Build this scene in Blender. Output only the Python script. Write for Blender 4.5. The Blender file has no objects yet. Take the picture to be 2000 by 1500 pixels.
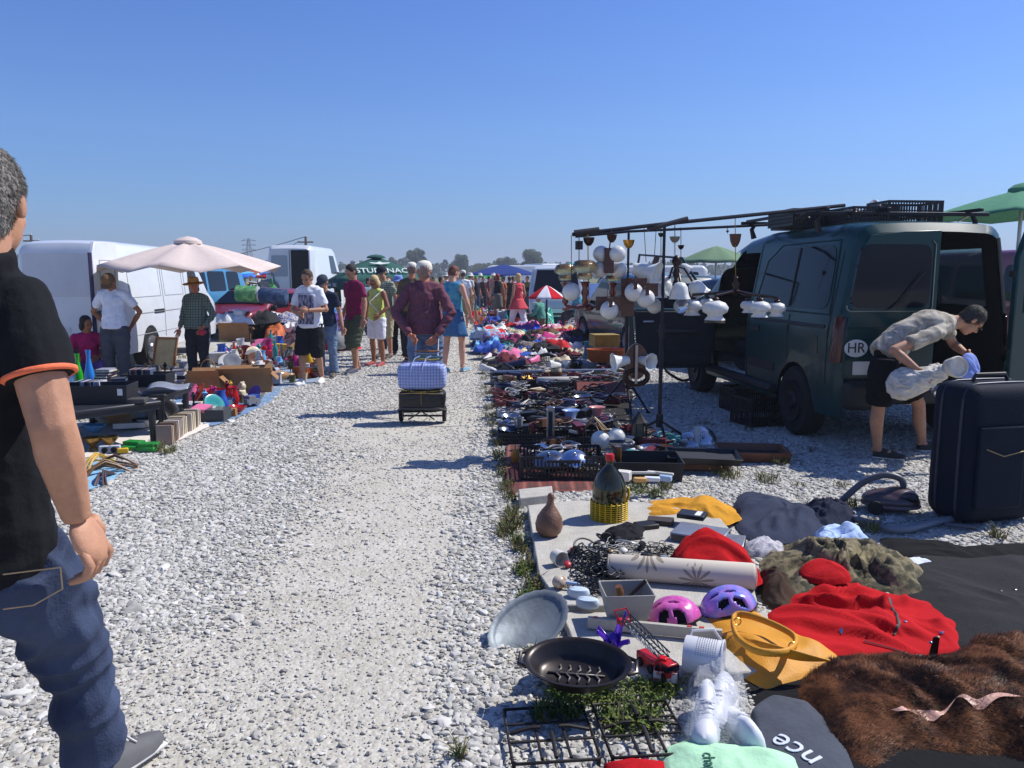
# Flea market on a gravel field: one script, everything built from code
import bpy,bmesh,math,random
import numpy as np
from mathutils import Vector,Matrix,noise
R=random.Random(7)
rad=math.radians
sc=bpy.context.scene
COL=sc.collection
TS=bpy.data.scenes.new("workbench")
F=1556.0;H=1.6;TH=rad(7.87)
FW=Vector((0,math.cos(TH),-math.sin(TH)));UP=Vector((0,math.sin(TH),math.cos(TH)));RT=Vector((1,0,0));EYE=Vector((0,0,H))
def ray(px,py):return FW+RT*((px-1000)/F)+UP*((750-py)/F)
def G(px,py,z=0.0):
 d=ray(px,py);t=(z-H)/d.z
 p=EYE+d*t;return Vector((p.x,p.y,z))
def P(px,py,Y):
 d=ray(px,py);return EYE+d*(Y/d.y)
def mpp(px,py,z=0.0):return((z-H)/ray(px,py).z)/F
def lin(c):
 return tuple((x/255/12.92 if x<=10 else((x/255+.055)/1.055)**2.4)for x in c)
MC={}
def mat(col,rough=.65,metal=0.0,var=.15,vs=9.0,bump=.0,bs=80.0,trans=0.0,coat=0.0,sss=0.0,col2=None,spec=.5,alpha=1.0,stretch=None,ior=1.45):
 key=(tuple(col),rough,metal,var,vs,bump,bs,trans,coat,sss,col2,spec,alpha,stretch,ior)
 if key in MC:return MC[key]
 m=bpy.data.materials.new("surface");m.use_nodes=True
 nt=m.node_tree;N=nt.nodes;L=nt.links;b=N["Principled BSDF"]
 c=lin(col)
 b.inputs["Roughness"].default_value=rough;b.inputs["Metallic"].default_value=metal
 b.inputs["Transmission Weight"].default_value=trans;b.inputs["Coat Weight"].default_value=coat
 b.inputs["Specular IOR Level"].default_value=spec;b.inputs["Alpha"].default_value=alpha;b.inputs["IOR"].default_value=ior
 if sss:b.inputs["Subsurface Weight"].default_value=sss;b.inputs["Subsurface Radius"].default_value=(.02,.008,.004)
 b.inputs["Base Color"].default_value=(*c,1)
 tc=None
 if var or bump or col2:
  tc=N.new("ShaderNodeTexCoord").outputs["Object"]
  if stretch:
   mp=N.new("ShaderNodeMapping");mp.inputs["Scale"].default_value=stretch;L.new(tc,mp.inputs[0]);tc=mp.outputs[0]
 if var or col2:
  n=N.new("ShaderNodeTexNoise");n.inputs["Scale"].default_value=vs;n.inputs["Detail"].default_value=5;n.inputs["Roughness"].default_value=.65
  L.new(tc,n.inputs["Vector"])
  r=N.new("ShaderNodeValToRGB");r.color_ramp.elements[0].position=.33;r.color_ramp.elements[1].position=.67
  if col2:
   r.color_ramp.elements[0].color=(*c,1);r.color_ramp.elements[1].color=(*lin(col2),1)
   r.color_ramp.elements[0].position=.44;r.color_ramp.elements[1].position=.56
  else:
   r.color_ramp.elements[0].color=(*[x*(1-var)for x in c],1);r.color_ramp.elements[1].color=(*[min(1,x*(1+var))for x in c],1)
  L.new(n.outputs["Fac"],r.inputs[0]);L.new(r.outputs[0],b.inputs["Base Color"])
 if bump:
  n2=N.new("ShaderNodeTexNoise");n2.inputs["Scale"].default_value=bs;n2.inputs["Detail"].default_value=3;L.new(tc,n2.inputs["Vector"])
  bp=N.new("ShaderNodeBump");bp.inputs["Strength"].default_value=bump;bp.inputs["Distance"].default_value=.01
  L.new(n2.outputs["Fac"],bp.inputs["Height"]);L.new(bp.outputs[0],b.inputs["Normal"])
 MC[key]=m;return m
def cloth(col,var=.12,bump=.35,bs=45,**k):return mat(col,.93,var=var,vs=14,bump=bump,bs=bs,spec=.2,**k)
def plastic(col,rough=.38,**k):return mat(col,rough,var=k.pop('var',.06),**k)
def metal(col,rough=.35,**k):return mat(col,rough,metal=1,var=k.pop('var',.12),**k)
def paint(col,**k):return mat(col,.32,var=k.pop('var',.04),vs=3,coat=.6,**k)
def glass(col=(235,240,240)):return mat(col,.03,trans=1.0,var=0)
def plaid(c1,c2,c3,s=22,axis='z'):
 key=('plaid',c1,c2,c3,s)
 if key in MC:return MC[key]
 m=bpy.data.materials.new("checked_cloth");m.use_nodes=True
 N=m.node_tree.nodes;L=m.node_tree.links;b=N["Principled BSDF"];b.inputs["Roughness"].default_value=.92
 tc=N.new("ShaderNodeTexCoord");prev=None
 for i,(d,c)in enumerate((('X',c2),('Z',c2),('X',c3),('Z',c3))):
  w=N.new("ShaderNodeTexWave");w.bands_direction=d;w.inputs["Scale"].default_value=s*(1 if i<2 else .37);w.inputs["Phase Offset"].default_value=i*1.3
  w.inputs["Distortion"].default_value=.6
  L.new(tc.outputs["Object"],w.inputs["Vector"])
  mt=N.new("ShaderNodeMath");mt.operation='POWER';mt.inputs[1].default_value=3 if i<2 else 7;L.new(w.outputs["Fac"],mt.inputs[0])
  m2=N.new("ShaderNodeMath");m2.operation='MULTIPLY';m2.inputs[1].default_value=.75;L.new(mt.outputs[0],m2.inputs[0])
  mx=N.new("ShaderNodeMix");mx.data_type='RGBA';L.new(m2.outputs[0],mx.inputs[0])
  if prev is None:mx.inputs[6].default_value=(*lin(c1),1)
  else:L.new(prev,mx.inputs[6])
  mx.inputs[7].default_value=(*lin(c),1);prev=mx.outputs[2]
 L.new(prev,b.inputs["Base Color"])
 MC[key]=m;return m
class B:
 def __init__(s):s.v=[];s.f=[];s.m=[];s.mi=0;s.T=Matrix()
 def add(s,vs,fs):
  o=len(s.v);T=s.T
  s.v+=[T@Vector(p)for p in vs];s.f+=[tuple(i+o for i in f)for f in fs];s.m+=[s.mi]*len(fs);return s
 def box(s,c,d,rz=0,rx=0,ry=0,taper=1.0):
  M=Matrix.Translation(c)@Matrix.Rotation(rz,4,'Z')@Matrix.Rotation(ry,4,'Y')@Matrix.Rotation(rx,4,'X')
  x,y,z=d[0]/2,d[1]/2,d[2]/2
  vs=[M@Vector((a*x*(taper if e<0 else 1),b*y*(taper if e<0 else 1),e*z))for e in(-1,1)for b in(-1,1)for a in(-1,1)]
  return s.add(vs,[(0,2,3,1),(4,5,7,6),(0,1,5,4),(2,6,7,3),(0,4,6,2),(1,3,7,5)])
 def tube(s,pts,r,n=8,cap=True,flat=1.0,fdir=None):
  pts=[Vector(p)for p in pts];k=len(pts)
  rs=[r]*k if isinstance(r,(int,float))else list(r)
  vs=[];prev=None
  for i,p in enumerate(pts):
   t=(pts[min(i+1,k-1)]-pts[max(i-1,0)])
   t=t.normalized()if t.length>1e-9 else Vector((0,0,1))
   a=fdir if fdir is not None else(prev if prev is not None else(Vector((0,0,1))if abs(t.z)<.9 else Vector((1,0,0))))
   u=(a-t*a.dot(t))
   if u.length<1e-6:u=t.orthogonal()
   u.normalize();w=t.cross(u);prev=u
   for j in range(n):
    an=2*math.pi*j/n
    vs.append(p+u*(math.cos(an)*rs[i]*flat)+w*(math.sin(an)*rs[i]))
  fs=[(i*n+j,i*n+(j+1)%n,(i+1)*n+(j+1)%n,(i+1)*n+j)for i in range(k-1)for j in range(n)]
  if cap:fs+=[tuple(range(n-1,-1,-1)),tuple((k-1)*n+j for j in range(n))]
  return s.add(vs,fs)
 def lathe(s,prof,n=20,c=(0,0,0),sx=1,sy=1,M=None,wav=None):
  vs=[];k=len(prof);c=Vector(c)
  for i,(r,z)in enumerate(prof):
   for j in range(n):
    a=2*math.pi*j/n;q=r*(1+(wav(i/(k-1),a)if wav else 0))
    p=Vector((math.cos(a)*q*sx,math.sin(a)*q*sy,z))
    if M is not None:p=M@p
    vs.append(p+c)
  fs=[(i*n+j,i*n+(j+1)%n,(i+1)*n+(j+1)%n,(i+1)*n+j)for i in range(k-1)for j in range(n)]
  if prof[0][0]>1e-5:fs.append(tuple(range(n-1,-1,-1)))
  if prof[-1][0]>1e-5:fs.append(tuple((k-1)*n+j for j in range(n)))
  return s.add(vs,fs)
 def ell(s,c,r,M=None,nu=12,nv=8):
  if isinstance(r,(int,float)):r=(r,r,r)
  vs=[];c=Vector(c)
  for i in range(nv+1):
   ph=math.pi*i/nv
   for j in range(nu):
    a=2*math.pi*j/nu
    p=Vector((r[0]*math.sin(ph)*math.cos(a),r[1]*math.sin(ph)*math.sin(a),-r[2]*math.cos(ph)))
    if M is not None:p=M@p
    vs.append(p+c)
  fs=[(i*nu+j,i*nu+(j+1)%nu,(i+1)*nu+(j+1)%nu,(i+1)*nu+j)for i in range(nv)for j in range(nu)]
  return s.add(vs,fs)
 def prism(s,pts,z0,z1):
  n=len(pts);a=sum(pts[i][0]*pts[(i+1)%n][1]-pts[(i+1)%n][0]*pts[i][1]for i in range(n))
  if a<0:pts=pts[::-1]
  vs=[(p[0],p[1],z0)for p in pts]+[(p[0],p[1],z1)for p in pts]
  return s.add(vs,[tuple(range(n-1,-1,-1)),tuple(range(n,2*n))]+[(i,(i+1)%n,n+(i+1)%n,n+i)for i in range(n)])
 def grid(s,fn,nu,nv):
  vs=[fn(i/nu,j/nv)for j in range(nv+1)for i in range(nu+1)]
  return s.add(vs,[(j*(nu+1)+i,j*(nu+1)+i+1,(j+1)*(nu+1)+i+1,(j+1)*(nu+1)+i)for j in range(nv)for i in range(nu)])
 def mesh(s,name):
  me=bpy.data.meshes.new(name);me.from_pydata([tuple(p)for p in s.v],[],s.f);me.polygons.foreach_set("material_index",s.m)
  me.validate();return me
 def build(s,name,mats,parent=None,smooth=35,bevel=0,solid=0,weld=True):
  me=s.mesh(name)
  return link_mesh(name,me,mats,parent,smooth,bevel,solid,weld)
def link_mesh(name,me,mats,parent=None,smooth=35,bevel=0,solid=0,weld=False):
 if not isinstance(mats,(list,tuple)):mats=[mats]
 for m in mats:me.materials.append(m)
 if weld:
  bm=bmesh.new();bm.from_mesh(me);bmesh.ops.remove_doubles(bm,verts=bm.verts,dist=1e-5);bmesh.ops.recalc_face_normals(bm,faces=bm.faces)if not solid else None
  bm.to_mesh(me);bm.free()
 if smooth:
  me.polygons.foreach_set("use_smooth",[True]*len(me.polygons))
  if smooth<180:me.set_sharp_from_angle(angle=rad(smooth))
 o=bpy.data.objects.new(name,me);COL.objects.link(o)
 if parent is not None:o.parent=parent
 if bevel:
  m=o.modifiers.new("Bevel",'BEVEL');m.width=bevel;m.segments=2;m.limit_method='ANGLE';m.angle_limit=rad(40)
 if solid:
  m=o.modifiers.new("Solidify",'SOLIDIFY');m.thickness=solid;m.offset=0
 return o
def tag(o,label=None,cat=None,group=None,kind=None):
 if label:o['label']=label
 if cat:o['category']=cat
 if group:o['group']=group
 if kind:o['kind']=kind
 return o
def thing(name,label,cat,loc=(0,0,0),rz=0,group=None):
 o=bpy.data.objects.new(name,None);COL.objects.link(o);o.empty_display_size=.05
 o.location=loc;o.rotation_euler=(0,0,rz);return tag(o,label,cat,group)
def one(name,b,mats,label,cat,loc=(0,0,0),rz=0,group=None,rot=None,**k):
 o=b.build(name,mats,None,**k);o.location=loc;o.rotation_euler=rot if rot else(0,0,rz);return tag(o,label,cat,group)
def copy_tree(o,parent=None):
 c=o.copy();COL.objects.link(c);c.parent=parent
 for ch in o.children:
  if ch.parent==o:copy_tree(ch,c)
 return c
def recolor(o,m,slot=0):
 o.material_slots[slot].link='OBJECT';o.material_slots[slot].material=m;return o
def text_mesh(s,size,depth=.002):
 cu=bpy.data.curves.new("lettering",'FONT');cu.body=s;cu.size=size;cu.extrude=depth;cu.align_x='CENTER';cu.align_y='CENTER';cu.resolution_u=3
 o=bpy.data.objects.new("lettering",cu);COL.objects.link(o)
 dg=bpy.context.evaluated_depsgraph_get();dg.update()
 me=bpy.data.meshes.new_from_object(o.evaluated_get(dg));bpy.data.objects.remove(o);bpy.data.curves.remove(cu);return me
def lettering(s,size,m,parent,loc,rot,depth=.002,label=None,sx=1):
 o=link_mesh("lettering",text_mesh(s,size,depth),m,parent,smooth=0);o.location=loc;o.rotation_euler=rot;o.scale=(sx,1,1)
 if label:o['label']=label
 return o
def remesh(b,voxel,smooth=4,wr=0.0,wf=9.0,seed=0,dec=0):
 me=b.mesh("tmp");o=bpy.data.objects.new("tmp",me);TS.collection.objects.link(o)
 m=o.modifiers.new("r",'REMESH');m.mode='VOXEL';m.voxel_size=voxel;m.adaptivity=0
 m=o.modifiers.new("s",'SMOOTH');m.factor=.5;m.iterations=smooth
 if dec:m=o.modifiers.new("d",'DECIMATE');m.ratio=dec
 vl=TS.view_layers[0];vl.update();dg=vl.depsgraph
 out=bpy.data.meshes.new_from_object(o.evaluated_get(dg));bpy.data.objects.remove(o);bpy.data.meshes.remove(me)
 if wr:
  out.update();n=len(out.vertices);nn=[v.normal.copy()for v in out.vertices];cc=[]
  for v,vn in zip(out.vertices,nn):
   p=v.co*wf;q=Vector((p.x,p.y,p.z*1.0))+Vector((seed*3.1,0,seed))
   w=noise.noise_vector(q*.6)*1.2
   a=noise.noise(Vector((q.x*.9+w.x,q.y*.9+w.y,q.z*1.9+w.z)))
   a=1-abs(a)*3.2
   cc+=(v.co+vn*(a*wr))[:]
  out.vertices.foreach_set("co",cc);out.update()
 return out
def fold(p,f=9.0,seed=0.0):
 q=Vector((p[0]*f*.55+seed,p[1]*f*.55,(p[2]if len(p)>2 else 0)*f))
 w=noise.noise_vector(q*.45)*1.9
 a=noise.noise(q+w);b2=noise.noise(q*1.9+w*1.5+Vector((seed,4,1)))
 return math.exp(-(a/.26)**2)*.62+math.exp(-(b2/.2)**2)*.26+noise.noise(q*.5)*.6-.08
def cloth_heap(outline,h,seed=0,f=9,rings=22,seg=110,base=0.0,crown=None,flat=3.0,folds=.5,edge=.012):
 """outline: world xy points, star-shaped around centre; a crumpled textile with its own volume"""
 pts=[Vector((p[0],p[1]))for p in outline];n=len(pts)
 c=Vector((sum(p.x for p in pts)/n,sum(p.y for p in pts)/n))if crown is None else Vector(crown[:2])
 per=[0]
 for i in range(n):per.append(per[-1]+(pts[(i+1)%n]-pts[i]).length)
 def at(t):
  d=(t%1)*per[-1]
  for i in range(n):
   if d<=per[i+1]:
    u=(d-per[i])/max(1e-9,per[i+1]-per[i]);return pts[i].lerp(pts[(i+1)%n],u)
  return pts[0]
 ring=[at(j/seg)for j in range(seg)]
 for _ in range(2):ring=[(ring[j-1]+ring[j]*2+ring[(j+1)%seg])/4 for j in range(seg)]
 size=per[-1]/6.28
 ring=[c+(p-c)*(1+.09*noise.noise(Vector((p.x*7,p.y*7,seed))))for p in ring]
 vs=[]
 for i in range(rings+1):
  t=i/rings
  for j in range(seg):
   p=c.lerp(ring[j],t)
   e=1-t**flat
   z=base+edge*(1 if t<1 else 0)+h*e*((1-folds)+folds*fold((p.x,p.y),f,seed)*1.0)+h*.35*e*noise.noise(Vector((p.x*3.1,p.y*3.1,seed)))
   if i>=rings-1:z=base+edge*(.8 if i<rings else 0)+.004
   d=Vector((fold((p.x,p.y,1),f*.8,seed+5)-.4,fold((p.x,p.y,2),f*.8,seed+9)-.4))*.012*t
   vs.append((p.x+d.x,p.y+d.y,max(z,base+(.026 if h>.05 and t<.93 else .003))))
 b=B();fs=[(i*seg+j,(i+1)*seg+j,(i+1)*seg+(j+1)%seg,i*seg+(j+1)%seg)for i in range(rings)for j in range(seg)]
 b.add(vs,fs);return b
def conform(o,t,lift=.002):
 """lay the points of o on the top of mesh t (both unrotated parents), keeping its own thickness"""
 bpy.context.view_layer.update();from mathutils.bvhtree import BVHTree
 bv=BVHTree.FromPolygons([t.matrix_world@v.co for v in t.data.vertices],[p.vertices[:]for p in t.data.polygons]);mw=o.matrix_world;mi=mw.inverted();z0=min((mw@v.co).z for v in o.data.vertices)
 for v in o.data.vertices:
  p=mw@v.co;h=bv.ray_cast(Vector((p.x,p.y,5)),Vector((0,0,-1)))
  if h[0]is not None:p.z=h[0].z+lift+(p.z-z0 if o.name.startswith("let")and p.z-z0<.01 else(p.z-z0)*.3 if not o.name.startswith("let")else 0);v.co=mi@p
 o.data.update()
def strands(root,n,l0,l1,w0,flow,rise,m,name,seed=9,keep=None):
 me=root.data;me.calc_loop_triangles();rr=np.random.RandomState(seed)
 def arr(src,k,dt,ln):
  a=np.empty(ln*3,dtype=dt);src.foreach_get(k,a);return a.reshape(-1,3)
 V=arr(me.vertices,"co",np.float32,len(me.vertices));Nn=arr(me.vertices,"normal",np.float32,len(me.vertices));T=arr(me.loop_triangles,"vertices",np.int32,len(me.loop_triangles))
 A=np.linalg.norm(np.cross(V[T[:,1]]-V[T[:,0]],V[T[:,2]]-V[T[:,0]]),axis=1);ti=rr.choice(len(T),n,p=A/A.sum());u=rr.rand(n,1);v=rr.rand(n,1);fl=(u+v)[:,0]>1;u[fl]=1-u[fl];v[fl]=1-v[fl]
 p=V[T[ti,0]]*(1-u-v)+V[T[ti,1]]*u+V[T[ti,2]]*v;nn=Nn[T[ti,0]].copy()
 if keep is None:nn[nn[:,2]<0]*=-1
 fw=flow(p)+rr.normal(0,.33,(n,3));fw/=np.linalg.norm(fw,axis=1,keepdims=True);d=nn*rise+fw*.9;d/=np.linalg.norm(d,axis=1,keepdims=True);ln=l0+(l1-l0)*rr.rand(n,1);w=np.cross(d,nn);w/=np.linalg.norm(w,axis=1,keepdims=True)+1e-6;w*=w0
 mid=p+d*ln*.55+nn*l0*.2;tip=p+d*ln-nn*l0*.12;pts=np.stack([p-w,p+w,mid+w*.8,mid-w*.8,tip],1).reshape(-1,3);base=(np.arange(n)*5)[:,None]
 m2=bpy.data.meshes.new(name);m2.vertices.add(n*5);m2.vertices.foreach_set("co",pts.astype(np.float32).ravel());m2.loops.add(n*7)
 m2.loops.foreach_set("vertex_index",np.concatenate([base+np.array([[0,1,2,3]]),base+np.array([[3,2,4]])],1).ravel().astype(np.int32));m2.polygons.add(n*2)
 m2.polygons.foreach_set("loop_start",((np.arange(n)*7)[:,None]+np.array([[0,4]])).ravel().astype(np.int32));m2.update(calc_edges=True);return link_mesh(name,m2,m,root,0)
def pixpoly(ps,z=0.0):return[G(x,y,z)for x,y in ps]
cam=bpy.data.cameras.new("camera");cam.lens=28;cam.sensor_width=36;cam.clip_end=5000;cam.clip_start=.05
co=bpy.data.objects.new("camera",cam);COL.objects.link(co);co.location=EYE;co.rotation_euler=(math.pi/2-TH,0,0);sc.camera=co
AZ=rad(22);EL=rad(50)
sd=Vector((math.cos(AZ)*math.cos(EL),math.sin(AZ)*math.cos(EL),math.sin(EL)))
sl=bpy.data.lights.new("sun",'SUN');sl.energy=5.0;sl.angle=rad(.53);sl.color=(1,.965,.9)
so=bpy.data.objects.new("sun",sl);COL.objects.link(so);so.rotation_euler=sd.to_track_quat('Z','Y').to_euler()
w=bpy.data.worlds.new("World");sc.world=w;w.use_nodes=True
N=w.node_tree.nodes;L=w.node_tree.links
sk=N.new("ShaderNodeTexSky");sk.sky_type='NISHITA';sk.sun_disc=False;sk.sun_elevation=EL;sk.sun_rotation=math.pi/2-AZ
sk.air_density=1.0;sk.dust_density=.6;sk.ozone_density=3.0;sk.altitude=100
gm=N.new("ShaderNodeNewGeometry");sp_=N.new("ShaderNodeSeparateXYZ");tcw=N.new("ShaderNodeTexCoord");L.new(tcw.outputs["Generated"],sp_.inputs[0])
rp=N.new("ShaderNodeValToRGB");e_=rp.color_ramp.elements
for k,(p,c)in enumerate(((0,(.36,.47,.79)),(.027,(.37,.475,.80)),(.075,(.395,.535,.82)),(.164,(.465,.615,.91)),(.30,(.445,.615,1)),(.8,(.40,.52,.90)))):
 if k>1:e_.new(p)
 e_[k].position=p;e_[k].color=(*c,1)
L.new(sp_.outputs[2],rp.inputs[0])
ml=N.new("ShaderNodeMix");ml.data_type='RGBA';ml.blend_type='MULTIPLY';ml.inputs[0].default_value=1;L.new(sk.outputs[0],ml.inputs[6]);L.new(rp.outputs[0],ml.inputs[7])
L.new(ml.outputs[2],N["Background"].inputs[0]);N["Background"].inputs[1].default_value=.138
sc.view_settings.view_transform='Standard';sc.view_settings.look='None';sc.view_settings.exposure=0.12;sc.view_settings.gamma=1
sc.cycles.use_denoising=True;sc.cycles.max_bounces=8;sc.cycles.transparent_max_bounces=12;sc.cycles.caustics_reflective=False;sc.cycles.caustics_refractive=False
def ground_mat():
 m=bpy.data.materials.new("gravel_ground");m.use_nodes=True;N=m.node_tree.nodes;L=m.node_tree.links;b=N["Principled BSDF"]
 b.inputs["Roughness"].default_value=.95;b.inputs["Specular IOR Level"].default_value=.15
 tc=N.new("ShaderNodeNewGeometry").outputs["Position"]
 def noi(s,d=4,r=.6):
  n=N.new("ShaderNodeTexNoise");n.inputs["Scale"].default_value=s;n.inputs["Detail"].default_value=d;n.inputs["Roughness"].default_value=r;L.new(tc,n.inputs["Vector"]);return n.outputs["Fac"]
 def ramp(i,*st):
  r=N.new("ShaderNodeValToRGB");e=r.color_ramp.elements
  while len(e)<len(st):e.new(.5)
  for k,(p,c)in enumerate(st):e[k].position=p;e[k].color=(*c,1)
  L.new(i,r.inputs[0]);return r.outputs[0]
 def mix(f,a,c,mode='MIX'):
  x=N.new("ShaderNodeMix");x.data_type='RGBA';x.blend_type=mode
  if isinstance(f,float):x.inputs[0].default_value=f
  else:L.new(f,x.inputs[0])
  L.new(a,x.inputs[6]);L.new(c,x.inputs[7]);return x.outputs[2]
 def vor(s):
  v=N.new("ShaderNodeTexVoronoi");v.inputs["Scale"].default_value=s;L.new(tc,v.inputs["Vector"]);return v
 va,vb=vor(34),vor(75)
 sepa=N.new("ShaderNodeSeparateColor");L.new(va.outputs["Color"],sepa.inputs[0])
 sepb=N.new("ShaderNodeSeparateColor");L.new(vb.outputs["Color"],sepb.inputs[0])
 stones=ramp(sepa.outputs[0],(0,(.34,.33,.31)),(.35,(.46,.455,.44)),(.75,(.60,.59,.57)),(1,(.72,.71,.69)))
 grit=ramp(sepb.outputs[1],(0,(.33,.31,.27)),(.5,(.50,.48,.43)),(1,(.66,.64,.60)))
 sand=ramp(noi(2.2,6),(.35,(.40,.365,.29)),(.68,(.52,.49,.415)))
 fine=mix(.45,sand,grit)
 big=noi(.55,3)
 sx=N.new("ShaderNodeSeparateXYZ");L.new(tc,sx.inputs[0])
 def mth(op,a,c,d=None):
  q=N.new("ShaderNodeMath");q.operation=op
  for i,v in enumerate((a,c,d)):
   if v is None:continue
   if isinstance(v,(int,float)):q.inputs[i].default_value=v
   else:L.new(v,q.inputs[i])
  return q.outputs[0]
 cx=mth('ABSOLUTE',mth('ADD',mth('MULTIPLY_ADD',sx.outputs[1],.035,sx.outputs[0]),.72),0)
 tr=mth('MULTIPLY_ADD',noi(1.1,5),-.9,mth('ADD',cx,.30));trk=N.new("ShaderNodeMapRange");trk.inputs[1].default_value=.20;trk.inputs[2].default_value=.85;L.new(tr,trk.inputs[0])
 msk=ramp(noi(1.4,5),(.52,(0,0,0)),(.66,(1,1,1)))
 col=mix(trk.outputs[0],mix(.12,fine,sand),mix(msk,fine,stones))
 green=ramp(noi(3.3,6,.75),(.60,(0,0,0)),(.72,(1,1,1)))
 far=N.new("ShaderNodeMapRange");far.inputs[1].default_value=90;far.inputs[2].default_value=120;L.new(sx.outputs[1],far.inputs[0])
 gf=ramp(noi(.03,3),(.4,(.10,.13,.04)),(.6,(.22,.20,.09)))
 col=mix(far.outputs[0],col,gf)
 L.new(col,b.inputs["Base Color"])
 bp=N.new("ShaderNodeBump");L.new(mth('MULTIPLY_ADD',trk.outputs[0],.50,.30),bp.inputs["Strength"]);bp.inputs["Distance"].default_value=.016;bp.invert=True
 L.new(va.outputs["Distance"],bp.inputs["Height"])
 b2=N.new("ShaderNodeBump");b2.inputs["Strength"].default_value=.45;b2.inputs["Distance"].default_value=.006;b2.invert=True
 L.new(vb.outputs["Distance"],b2.inputs["Height"]);L.new(bp.outputs[0],b2.inputs["Normal"]);L.new(b2.outputs[0],b.inputs["Normal"])
 return m
def gz(x,y):
 if y>60 or abs(x)>30:return 0
 return .012*noise.noise(Vector((x*.8,y*.8,3)))*min(1,max(0,(60-y)/20))
def axis(edges):
 out=[]
 for(a,b2,n)in edges:out+=[a+(b2-a)*i/n for i in range(n)]
 return out+[edges[-1][1]]
xs=axis([(-4000,-200,4),(-200,-30,10),(-30,-6,40),(-6,8,110),(8,30,40),(30,200,10),(200,4000,4)])
ys=axis([(-60,0,10),(0,14,110),(14,60,60),(60,300,12),(300,4000,6)])
b=B();nx=len(xs)
b.add([(x,y,gz(x,y)-.006)for y in ys for x in xs],[(j*nx+i,j*nx+i+1,(j+1)*nx+i+1,(j+1)*nx+i)for j in range(len(ys)-1)for i in range(nx-1)])
tag(b.build("ground",ground_mat(),smooth=180,weld=False),kind='structure')
def pebble_mat():
 m=bpy.data.materials.new("pebble");m.use_nodes=True;N=m.node_tree.nodes;L=m.node_tree.links;b=N["Principled BSDF"];b.inputs["Roughness"].default_value=.85
 oi=N.new("ShaderNodeObjectInfo");r=N.new("ShaderNodeValToRGB");e=r.color_ramp.elements
 st=[(0,(.25,.24,.22)),(.12,(.40,.385,.345)),(.4,(.52,.50,.45)),(.75,(.61,.59,.54)),(1,(.72,.70,.65))]
 while len(e)<len(st):e.new(.5)
 for k,(p,c)in enumerate(st):e[k].position=p;e[k].color=(*c,1)
 L.new(oi.outputs["Random"],r.inputs[0])
 n=N.new("ShaderNodeTexNoise");n.inputs["Scale"].default_value=2.5;n.inputs["Detail"].default_value=6;tc=N.new("ShaderNodeTexCoord");L.new(tc.outputs["Object"],n.inputs["Vector"])
 mx=N.new("ShaderNodeMix");mx.data_type='RGBA';mx.blend_type='MULTIPLY';mx.inputs[0].default_value=.35;L.new(r.outputs[0],mx.inputs[6]);L.new(n.outputs["Fac"],mx.inputs[7])
 L.new(mx.outputs[2],b.inputs["Base Color"]);return m
def in_poly(x,y,poly):
 c=False;n=len(poly)
 for i in range(n):
  x1,y1=poly[i][0],poly[i][1];x2,y2=poly[(i+1)%n][0],poly[(i+1)%n][1]
  if(y1>y)!=(y2>y)and x<(x2-x1)*(y-y1)/(y2-y1)+x1:c=not c
 return c
SLABS=[pixpoly([(1030,1002),(1180,985),(1400,1000),(1440,1070),(1430,1200),(1095,1200),(1055,1140)]),pixpoly([(1095,1195),(1420,1240),(1420,1330),(1225,1345),(1150,1310)])]
SHEETS=[]
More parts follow.
